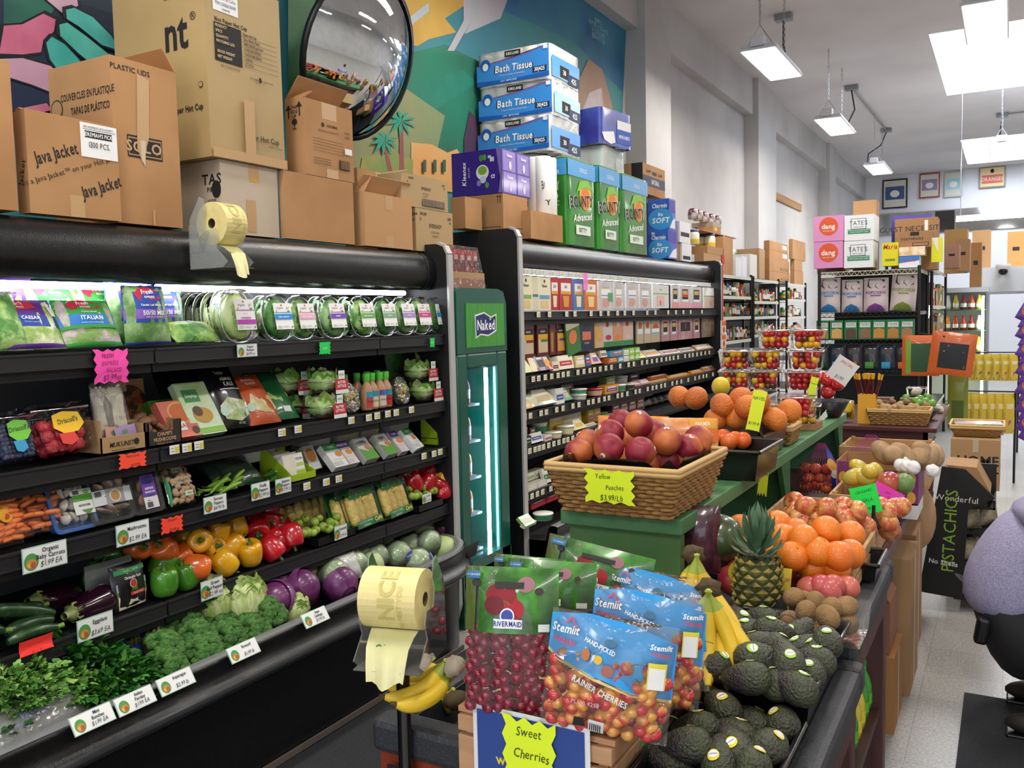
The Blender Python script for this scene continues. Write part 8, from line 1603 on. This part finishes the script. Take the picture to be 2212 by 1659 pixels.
for px0,py0,px1,py1,k,l in((1758,522,1821,579,0,'lower pink snack carton with an orange circle'),(1757,466,1823,521,0,'upper pink snack carton with an orange circle'),(1823,520,1886,578,1,'lower white cookie carton with a green ribbon'),(1824,464,1888,519,1,'upper white cookie carton with a green ribbon')):
    FB(l+' on the popcorn rack',px0,py0,px1,py1,PY+.02,.38,front=zz[k][2],m=mat(zz[k][1],.6))
FB('yellow carton with red lettering beside the white cookie cartons',1905,524,1941,574,PY+.05,.2,front=[('t','Maria',.5,.82,.3,'c8302a',{'b':1,'sl':.2,'sx':.8}),('r',.2,.2,.8,.3,'8a8a1c')],m=mat('d9d41c',.6))
FB('blue and white snack box under the cookie tray on the popcorn rack',1942,553,1986,578,PY+.03,.2,front=[('p',[(0,1),(1,1),(1,.6),(0,.4)],'3a7ac8'),('t','Hostess',.5,.62,.3,'d02a3a',{'b':1})],m=mat('e4ecf4',.6),name='snack_box')
FB('clear tray of golden cookies on the blue and white snack box',1942,533,1998,552,PY+.03,.2,m=mat('d9a85a',.3,c2='efe0c4',ns=14,coat=.5),name='cookie_tray',cat='cookies')
FB('brown carton printed TOOTHPICKS on the popcorn rack',1942,499,2012,534,PY+.06,.3,front=[('t','TOOTHPICKS',.4,.52,.2,INK,{'b':1}),('r',.35,.72,.62,.95,INK),('r',.42,.08,.92,.3,INK),('r',.44,.11,.9,.27,CARD('a07a58'))],m=CARD('a07a58'))
FB('wide brown carton behind the TOOTHPICKS carton',1933,471,2025,535,PY+.42,.3,zb=zp[4]+.002,front=[('t','GUEST NECESSITIES',.45,.8,.14,INK),('r',.7,.7,.78,.95,'e4e0d4')],m=CARD('a07a58'))
FB('blue printed carton behind the wide brown carton',1926,465,2013,535,PY+.78,.2,zb=zp[4]+.002,m=mat('5a50b4',.5));FB('brown carton topmost behind the white cookie cartons',1843,433,1893,464,PY+.42,.25,zb=zp[4]+.002)
FB('brown carton behind the pink snack cartons',1765,475,1825,580,PY+.42,.3,zb=zp[4]+.002)
FB('white and yellow folded card at the right end of the popcorn rack',2012,513,2036,566,PY+.1,.04,front=[('p',[(0,1),(.6,1),(.6,.4)],'eceae4')],m=mat('dfe02a',.6),name='card',cat='card')
PB=[(1763,1811,600,671,'2f8ac8'),(1814,1860,604,671,'2f7fc0'),(1862,1916,600,670,'8a4aa0'),(1919,1975,590,667,'7f9a3a')]
for i,(a,b_,t,bt,c)in enumerate(PB):
    w_=(at(b_,640,y=PY).x-at(a,640,y=PY).x);h=at(a,t,y=PY).z-zp[3]-.004
    dc=[('p',[(.2,.95),(.85,.93),(.88,.70),(.6,.66),(.5,.72),(.3,.68),(.16,.74)],'1a2230'),('t','Lesser',.5,.87,.11,'f0ece4',{'b':1,'sl':.2}),('t','Evil',.52,.77,.11,'f0ece4',{'b':1,'sl':.2}),('t','POPCORN',.5,.55,.12,c,{'b':1,'sx':.9}),('r',.3,.45,.72,.48,c),('p',[(.12,.02),(.88,.02),(.75,.16),(.5,.24),(.25,.16)],c)]
    T('popcorn_bag',pouch(w_,h,.11,mat('d3c4c4',.5),dc,q=.3),'off-white popcorn bag with %s lettering, %s from left on the rack'%(('blue','blue','violet','green')[i],ORD[i]),'popcorn',(at((a+b_)/2,640,y=PY).x,PY+.11,zp[3]+.004),(-.06,.06*(i==3),0))
for i in range(7):
    a=1762+i*30.5;x=at(a+14,710,y=PY).x
    T('cookie_bag',carton_mb(.125,.07,zp[3]-zp[2]-.08,m=mat('1f7a44',.5),tape='',front=[('r',.12,.62,.9,.88,'dfe8e0'),('t',"TATE'S",.5,.75,.18,'3a5a4a',{'sx':.7}),('p',[(.1,.05),(.9,.05),(.88,.5),(.5,.58),(.12,.5)],('c9a06a','d9a85a','5a4034','8a6a4a','c98a3a','b8823a','a87a5a')[i])]),'green cookie bag, %s from left on the rack shelf under the popcorn'%ORD[i],'cookies',(x,PY+.06,zp[2]+.002),group='green cookie bags')
for i in range(9):
    a=1770+(i%6)*36+(18 if i>5 else 0);x=at(a,780,y=PY-.02).x;zb=zp[1]+(.0 if i<6 else.0)
    T('snack_pouch',pouch(.16,.26,.06,mat(('23262a','1f3040','2a2430')[i%3],.35,coat=.3),[('r',.2,.05,.7,.3,('4a9a3a','3aa0c8','c8702a')[i%3]),('r',.2,.6,.8,.8,'4a4a4e')]),'dark snack pouch, %s of those on the rack under the cookies'%ORD[i],'snack',(x,PY+.05+(i>5)*.12,zb+.003),(-.08,0,0),'dark snack pouches')
SX=-.74
rack('tall black grocery rack receding along the right of the popcorn rack',SX-.45,10.56,SX,12.9,(.5,.9,1.3,1.65,2.06),axis='y')
for i in range(60):
    y=10.64+(i%20)*.116;lv=i//20;cn,c=R.choice(COLS);h=R.uniform(.16,.26)
    T('packet',carton_mb(.11,.04,h,m=mat(c,.4),tape='',front=[('r',.1,.3,.9,.7,R.choice(COLS)[1])]),'%s packet, %s along the %s shelf of the receding side rack'%(cn,ORD[i%20],('lower','middle','upper')[lv]),'packet',(SX-.03,y,(.905,1.305,1.655)[lv]),(0,0,PI/2+R.uniform(-.3,.3)),'packets on the side rack')
CY=13.0;ztop=at(2060,632,y=CY).z;zsf=at(2160,572,y=CY).z
for i,(x0,t,x1,bt,y,c)in enumerate(((2040,528,2072,567,10.9,'a07a62'),(2064,517,2095,590,11.9,'a8825f'),(2082,554,2093,595,12.3,'4a7ac0'),(2095,524,2120,610,13.15,'9a7048'),(2040,495,2090,527,12.45,'b08a58'),(2100,497,2140,570,14.6,'a8825a'),(2176,500,2214,570,15.0,'c08a54'),(2020,455,2062,490,12.46,'17181a'))):
    p=at(x0,bt,y=y);FB('%s carton, %s of the pile along the top of the receding side rack'%('black' if c=='17181a' else 'blue' if c=='4a7ac0' else 'brown',ORD[i]),x0,t,x1,bt,y,.35,zb=(at(2065,495,y=12.45).z+.002 if i==7 else 2.062 if y<13 else ztop+.062 if y<14 else zsf),m=CARD(c)if c[0]not in '41' else mat(c,.6),front=[('r',.3,.5,.7,.6,INK)])
def sack(label,px,py,y,w_,h,col,dc,rz=0,roll=0,name='hanging_bag',cat='bag'):
    p=at(px,py,y=y);return T(name,pouch(w_,h,.05,mat(col,.4,coat=.3,c2=None),dc),label,cat,(p.x,p.y,p.z),(0,roll,rz))
sack('orange bag with a green panel hanging beside the popcorn rack',1988,812,8.6,.30,.36,'d8662a',[('r',.25,.1,.95,.8,'2f5a3a'),('r',.1,.05,.24,.9,'7fae3a')]);sack('orange bag with a black panel hanging at the right of the rack',2050,810,8.3,.34,.36,'d8662a',[('r',.2,.15,.85,.75,'26282a'),('l',.3,.55,.75,.55,.02,'c9c0a8')],roll=.12)
sack('lime green bag standing right of the limes basket',2068,920,8.6,.16,.45,'7f8a24',[('r',.2,.1,.8,.5,'4a5a1c')])
T('display_hook',MB().tube([(rx1,PY,zp[2]+.06),(rx1+.3,8.25,zp[2]+.06)],.006,K,6),'black hook arm carrying the orange bags','hook')
CY=13.0
e=E('glass_door_cooler','lit glass door drinks cooler at the far end of the aisle','cooler');xa,xb_=at(1997,760,y=CY).x,at(2128,760,y=CY).x;ztop=at(2060,632,y=CY).z
q=MB().box(xa,CY,0,xb_,CY+.7,.35,mat('aab0b6',.4));q.box(xa-.03,CY,.35,xa,CY+.7,ztop,mat('9aa0a6',.4));q.box(xb_,CY,.35,xb_+.03,CY+.7,ztop,mat('9aa0a6',.4));q.box(xa,CY+.66,.35,xb_,CY+.7,ztop,mat('efeede',.5));q.box(xa-.03,CY,ztop,xb_+.03,CY+.7,ztop+.06,mat('c4c8cc',.3,.5));q.build('cabinet',e)
MB().box(xa+.02,CY+.06,.4,xa+.05,CY+.09,ztop-.05,glow('fff6dc',9)).build('light_tube',e);MB().box(xb_-.05,CY+.06,.4,xb_-.02,CY+.09,ztop-.05,glow('fff6dc',9)).build('light_tube',e);MB().box(xa,CY-.01,.36,xb_,CY,ztop,film('f4fbff',.1,.05,0,0)).build('glass_door',e)
for si,z in enumerate((.75,1.05,1.33,1.6)):
    MB().box(xa,CY+.12,z-.015,xb_,CY+.6,z,mat('3a5a44',.5)).build('shelf',e)
    for k in range(7):
        c=R.choice(('d98a2a','c9402a','e0c04a','8a2a2a','e4e0d0','6a9a3a'));b=MB().lathe([(0,0),(.038,0),(.04,.09),(.018,.15),(.018,.19),(0,.19)],mat(c,.2),10);b.lathe([(.041,.03),(.041,.08)],mat('e9e4d8',.5),10)
        T('drink_bottle',b,'drink bottle, %s from left on the %s shelf of the far lit cooler'%(ORD[k],ORD[3-si]),'bottle',(xa+.08+k*(xb_-xa-.16)/6,CY+.18,z+.001),group='bottles in the far cooler')
struct('trim_6',MB().box(-.46,CY+.72,at(2160,628,y=CY).z,3,CY+3.5,zsf,mat('cfd2d6',.8)))
e=E('dome_camera','white dome security camera with a dark lens on the soffit','camera',at(2167,582,y=CY+.64));MB().lathe([(.09,.07),(.095,.04),(.08,.0),(.06,-.03)],WHITE,18,RX(.0)).build('housing',e);MB().ell((0,-.03,-.02),.058,BLACK,14,10).build('lens',e)
for r_,(py,y,n,x0,x1,h)in enumerate(((765,11,11,2098,2190,.29),(850,9,11,2093,2180,.36))):
    z=at(2140,py,y=y).z;T('hook_rail',MB().tube([(at(x0,py,y=y).x-.03,y,z+.02),(at(x1,py,y=y).x+.05,y,z+.02)],.008,K,6).tube([(at(x1,py,y=y).x+.05,y,z+.02),(at(x1,py,y=y).x+.05,y+.3,0)],.012,K,6),'black rail holding the %s row of yellow candy bags'%('upper','lower')[r_],'rail')
    for k in range(n):sack('yellow candy bag, %s from left in the %s hanging row'%(ORD[k],('upper','lower')[r_]),x0+(x1-x0)*k/(n-1),py,y+.02*(k%2),.10,h,'d9bc3a',[('p',[(.1,.05),(.9,.05),(.95,.55),(.05,.55)],('3a5aa8','a8508a')[r_ if k<8 else 1]),('r',.2,.62,.8,.75,'e9dca4')],rz=.5)['group']='yellow candy bags'
for o in bpy.data.objects:
    if o.get('group')=='yellow candy bags':o.location.z-=o.dimensions.z or.3
for k in range(14):
    p=at(2207+(k%2)*6,665+k*20,y=8.0);T('candy_pack',pouch(.11,.17,.04,mat('5a2a8c',.4,coat=.3),[('e',.5,.5,.25,.25,'c9702a')]),'purple candy pack, %s from the top of the strip at the right photo edge'%ORD[k],'candy',(p.x,p.y,p.z-.1),(0,.5,.2),'purple candy packs')
for i,(a,t,b_,bt,fc,ic_,l)in enumerate(((1906,387,1960,450,'1a1a1c','3a5a88','black framed poster with a blue picture'),(1986,374,2030,427,'a03a2a','9a8aa8','red framed picture with a pale lower band'),(2040,371,2079,425,'b8c4c4','9acdd0','pale framed teal picture'),(2115,359,2172,405,'8a8478','e0a090','grey framed poster with a salmon band'))):
    FB(l+' on the back wall',a,t,b_,bt,YB-.05,.04,m=mat(fc,.4),front=[('r',.06,.05,.94,.95,'d8d2c4'),('r',.12,.3,.88,.75,ic_),('e',.5,.5,.15,.12,'efe8e0')]if i!=3 else[('r',.05,.06,.95,.94,'e8d4a0'),('r',.1,.2,.9,.6,'e0705a'),('t','GLENLIVET' if 0 else 'ORANGES',.5,.4,.24,'f4d8c8',{'b':1,'sx':.8}),('e',.5,.78,.08,.1,INK)],name='framed_picture',cat='picture')
FB('mirror band on the back wall below the pictures',1895,452,2214,500,YB-.04,.03,m=mat('d9dcdc',.06,1),name='wall_mirror',cat='mirror')
p=at(2140,472,y=15.0);e=E('tube_lamp','long fluorescent tube lamp hanging above the far cartons','lamp',p,-.05);MB().box(-.55,-.06,.02,.55,.06,.07,WHITE).build('housing',e);MB().box(-.54,-.05,-.01,.54,.05,.02,glow('fff4e0',8)).build('diffuser',e);MB().tube([(-.4,0,.07),(-.4,0,ZC-p.z)],.006,STEEL,4).build('rod',e)
o=FB('brown moving carton with HOME lettering standing on another carton',2053,950,2160,1058,5.9,.45,front=[('t','HOME',.56,.58,.26,INK,{'b':1}),('t','DEPOT',.52,.28,.24,INK,{'b':1}),('r',.45,.75,.57,1,'b8a890')],tape='')
zt_=o.location.z;FB('lower brown moving carton under the HOME carton',2055,1060,2150,1195,5.92,.42,front=[('t','HOME',.55,.6,.2,INK,{'b':1})]).location.z=0
T('carton',carton_mb(.35,.42,max(.05,zt_-.58),tape=''),'flat brown carton between the two moving cartons','box',(o.location.x,6.12,.57))if zt_>.64 else None
ht=at(2100,950,y=5.9).z+.004;basket('shallow wicker basket with a handle on the HOME carton',-.31,5.98,-.02,6.3,ht,.06,.04,6)
for i in range(2):T('food_tray',carton_mb(.26,.18,.03,m=mat('c9b8a8',.25,coat=.5,c2='8a8078',ns=8),tape=''),'%s silver trimmed clear food tray in the wicker basket'%('lower','upper')[i],'tray',(-.16,6.12,ht+.012+i*.034),(0,0,.1))
e=E('pistachio_display','tall black pistachio display stand with green lettering','display stand');PYY=5.2;KB=mat('141516',.6);PX=lambda px,py:(lambda q:(q.x,q.z))(at(px,py,y=PYY))
q=MB();q.prism([PX(1985,1275),PX(2078,1292),PX(2092,1100),PX(2150,1075),PX(2085,1013),PX(2035,1006)][::-1],.02,KB,fr((0,PYY,0),(1,0,0),(0,0,1)))
S_=flatS(fr((0,PYY-.02,0),(1,0,0),(0,0,1)));a=PX(2066,1076);deco(q,S_,[('t','Wonderful',a[0],a[1],.045,'e4e4e0',{'a':-.05}),('t','PISTACHIOS',PX(2052,1145)[0],PX(2052,1145)[1],.085,'8ab83a',{'a':PI/2-.04,'sx':.95}),('t','No Shells',PX(2038,1213)[0],PX(2038,1213)[1],.035,'e4e4e0',{'b':1,'a':-.08})]);q.build('side_panel',e)
q=MB();w0,w1=PX(2040,1100)[0],PX(2150,1100)[0];q.box(w0+.0,PYY+.3,.02,w1,PYY+.32,.76,KB)
for z in(.06,.25,.42,.56):q.box(w0+.05,PYY+.02,z,w1,PYY+.3,z+.012,KB);q.box(w1-.01,PYY+.02,z,w1,PYY+.3,z+.05,KB)
q.build('shelves',e);MB().prism([PX(2040,1004),PX(2110,1010),PX(2140,1065),PX(2120,1070),PX(2080,1020)],.3,CARD('a8845f'),fr((0,PYY+.3,0),(1,0,0),(0,0,1))).build('top_tray',e)
for k in range(6):T('pistachio_pack',pouch(.13,.12,.05,mat('b8a888',.4,c2='3a3a34',ns=16,coat=.3)),'pack of pistachios, %s on the shelves of the black display'%ORD[k],'nuts',(w0+.12+(k%2)*.08,PYY+.1+(k%2)*.1,(.074,.264,.434)[k//2]),(-.2,0,.6),'pistachio packs')
UB=[(-.62,3.55,-.36,3.85,0,.30,'a87a4a','scuffed brown carton at the bottom of the stack below the tables'),(-.60,3.58,-.38,3.80,.302,.20,'9a6a54','reddish brown open carton second in the stack below the tables'),(-.62,3.95,-.34,4.3,0,.58,'a88460','tall brown carton standing behind the stack below the tables'),(-.7,4.4,-.36,4.75,0,.58,'a07a5a','brown carton with white tape farthest below the tables')]
for x0,y0,x1,y1,z,h,c,l in UB:T('carton',carton_mb(x1-x0,y1-y0,h,m=CARD(c),tape='',right=[('r',.45,0,.55,1,'c9c0b4')]if h>.25 else[],flap=[('r',2.2,.08)]if h<.25 else None),l,'box',((x0+x1)/2,(y0+y1)/2,z))
T('paper_sack',MB().ell((0,0,0),(.09,.12,.17),mat('b08a68',.8,bump=.3,bs=12),14,10),'brown paper sack bulging below the far fruit crates','sack',(-.40,4.95,.55))
for i in range(9):
    x,y,up_=-.40+(i%2)*.05*0,2.40+.075*i,i>4;c,c2=(('d9c43a','e8d84a')if i in(5,6)else('3f9a3a','6fb83a'))
    b=MB().lathe([(0,0),(.026,0),(.03,.02),(.03,.08),(.022,.11),(.012,.13),(.012,.15),(0,.15)],mat(c,.25,coat=.4),12);b.lathe([(.0305,.025),(.0305,.06)],mat(c2,.4),12);b.lathe([(.014,.148),(.012,.165),(0,.17)],mat('e0c83a' if i in(5,6)else '2f7a2f',.4),8)
    T('juice_bottle',b,'%s citrus juice bottle, %s along the lower shelf of the second table'%('yellow' if i in(5,6)else 'green',ORD[i]),'bottle',(x,y,.322),group='citrus juice bottles')
MZ=.812
basket('wicker basket of ginger on the mahogany table',-.87,6.66,-.47,6.92,MZ,.10,.03,7)
lay('g','knobbly ginger root, %s from left in the wicker basket','g','ginger roots',.91,.03,[(1898,872),(1912,878),(1925,870),(1940,876),(1955,872),(1970,880),(1985,872),(1998,880),(1920,888),(1950,886),(1978,888),(1905,884)],ball('ginger_root',ptm,.028,'ginger',sz=1.7,fn=lambda a,t:1+.25*math.sin(3*t+a)))
T('bowl',MB().lathe([(.07,0),(.13,.07),(.125,.07),(.065,.006),(0,.005)],BLACK,18),'black bowl of limes behind the ginger basket','bowl',(-.56,7.15,MZ));lay('l','green lime, %s from left in the black bowl','l','limes',.93,.03,[(1957,860),(1988,862),(2003,858),(1978,866),(1985,872),(1998,868),(2012,872)],ball('lime',mat('5f9a2a',.35,coat=.3),.03,'lime',sz=1.15))
e=E('honey_stick_box','yellow and orange box of honey sticks on the mahogany table','box',(at(1874,900,y=6.75).x,6.75,MZ));MB().add(carton_mb(.12,.10,.21,m=mat('d9a82a',.5),tape='',front=[('r',0,.88,1,1,'d8562a'),('r',0,0,1,.14,'d8562a')]).v,carton_mb(.12,.10,.21,m=mat('d9a82a',.5),tape='').f,mat('d9a02a',.5)).build('carton',e)
o_=None
for k in range(24):
    lc=(R.uniform(-.04,.04),R.uniform(-.03,.03),.05);rt=(R.uniform(-.12,.12),R.uniform(-.25,.25),0)
    if o_ is None:o_=MB().tube([(0,0,0),(0,0,.27)],.006,mat('5a1c1c',.25),6).tube([(0,0,.27),(0,0,.31)],.007,mat('d9a42a',.4),6).build('honey_stick',e,lc,rt)
    else:q=o_.copy();COL.objects.link(q);q.parent=e;q.location=lc;q.rotation_euler=rt
T('lemon_bag',pouch(.16,.14,.10,mat('d9b82a',.35,c2='2a2a28',ns=8,ramp=(.5,.6),coat=.4)),'dark net bag of lemons at the left of the mahogany table','lemons',at(1822,905,y=6.8),(-.3,0,.3))
for i in range(6):T('pastry_box',carton_mb(.12,.12,.04,m=mat(('6a4634','6a6a3a')[i//3],.6),tape='',front=[('r',.3,.3,.7,.7,'9a8a5a')]),'%s pastry box, %s from below in the stack behind the honey sticks'%(('brown','olive')[i//3],ORD[i%3]),'box',(-.84+.17*(i//3),7.45,MZ+(i%3)*.042))
for i,x in enumerate((-.63,-.47)):punnet('cake_box','clear domed cake box, %s of two behind the limes'%('left','right')[i],'cake',(x,7.6,MZ+.13*(1-i)+.001),(0,0,0),.14,.12,.06,[(0,0,.03,.045,mat('e4dccc',.6),.7)],fruit='cake')
# ================================================================ the kneeling person
e=E('person','person in a lavender checked shirt and black trousers crouching at the right edge','person',(-.11,3.9,0));e.scale=(1.03,1.03,1.04)
def skin(name,pts,edges,parent,m,sub=2,root=0):
    me=bpy.data.meshes.new(name);me.from_pydata([p[:3]for p in pts],edges,[]);o=bpy.data.objects.new(name,me);COL.objects.link(o);o.parent=parent;me.materials.append(m)
    k=o.modifiers.new('skin','SKIN');k.use_smooth_shade=True
    for v,p in zip(me.skin_vertices[0].data,pts):r_=p[3];v.radius=r_ if isinstance(r_,tuple)else(r_,r_)
    me.skin_vertices[0].data[root].use_root=True
    s=o.modifiers.new('sub','SUBSURF');s.levels=s.render_levels=sub;return o
skm=mat('b07a5c',.55,sss=.05)
B=[(.13,.0,.40,.07),(.19,.02,.56,.09),(.28,.04,.72,.10),(.37,.05,.83,.10),(.46,.05,.90,.05),(.54,.05,.95,.085),(.60,.05,.99,.07),(.34,-.16,.79,.06),(.48,-.24,.58,.045),(.66,-.12,.50,.035),(.74,-.06,.50,.035),(.34,.26,.79,.06),(.50,.30,.58,.045),(.68,.18,.50,.035),(.76,.12,.50,.035),(.18,-.10,.37,.06),(.48,-.17,.40,.05),(.20,-.15,.09,.045),(.34,-.15,.05,.035),(.18,.12,.37,.06),(.50,.20,.37,.05),(.22,.17,.09,.045),(.36,.17,.05,.035)]
skin('body',B,[(0,1),(1,2),(2,3),(3,4),(4,5),(5,6),(3,7),(7,8),(8,9),(9,10),(3,11),(11,12),(12,13),(13,14),(0,15),(15,16),(16,17),(17,18),(0,19),(19,20),(20,21),(21,22)],e,skm)
shm_=mat('8a86a6',.85,c2='aaa6c2',ns=260,nd=1,ramp=(.42,.58),bump=.6,bs=9)
skin('shirt',[(.075,-.01,.36,(.19,.16)),(.12,.0,.56,(.20,.17)),(.22,.02,.71,(.21,.16)),(.33,.04,.82,(.17,.12)),(.41,.05,.87,.08),(.34,-.17,.79,.095),(.44,-.24,.64,.075),(.34,.27,.79,.095),(.44,.31,.64,.075)],[(0,1),(1,2),(2,3),(3,4),(3,5),(5,6),(3,7),(7,8)],e,shm_)
jn=mat('1c1c20',.8,bump=.5,bs=14)
skin('trousers',[(.10,.0,.36,.185),(.13,.01,.46,.17),(.17,-.12,.31,.15),(.36,-.16,.38,.11),(.50,-.17,.40,.09),(.36,-.16,.24,.08),(.22,-.15,.12,.075),(.17,.14,.31,.15),(.36,.17,.38,.11),(.52,.20,.36,.09),(.38,.18,.22,.08),(.24,.17,.12,.075)],[(0,1),(0,2),(2,3),(3,4),(4,5),(5,6),(0,7),(7,8),(8,9),(9,10),(10,11)],e,jn)
for s in(-.15,.17):
    m=MB().ell((.26,s,.05),(.15,.05,.05),mat('2a2624',.6),16,9,fn=lambda a,t:1 if t>-.4 else.92);m.box(.12,s-.045,0,.40,s+.045,.022,BLACK);m.build('shoe',e,bev=.006)
MB().box(-.06,-.19,.33,-.015,-.14,.43,BLACK).build('belt_pouch',e,rot=(.0,.15,.1),bev=.012)
h_=MB().ell((.545,.05,1.0),(.10,.085,.09),mat('2a211c',.8,bump=.5,bs=60),16,10);h_.build('hair',e)
f_=MB().ell((.665,.05,.985),(.02,.014,.022),skm,8,6)
for s in(-.03,.03):f_.ell((.652,.05+s,1.005),.010,mat('e4e0da',.3),8,6)
f_.ell((.655,.05,.945),(.012,.024,.006),mat('8a4a44',.5),8,5);f_.build('face',e)
for s,(x,y)in((-1,(.76,-.05)),(1,(.78,.11))):
    for k in range(4):MB().tube([(x,y+(k-1.5)*.018,.50),(x+.04,y+(k-1.5)*.019,.492),(x+.075-abs(k-1.4)*.008,y+(k-1.5)*.019,.475)],[.009,.0085,.006],skm,7).build('finger',e)
    MB().tube([(x-.02,y-s*.03,.50),(x+.02,y-s*.055,.485),(x+.045,y-s*.055,.475)],[.010,.009,.007],skm,7).build('thumb',e)
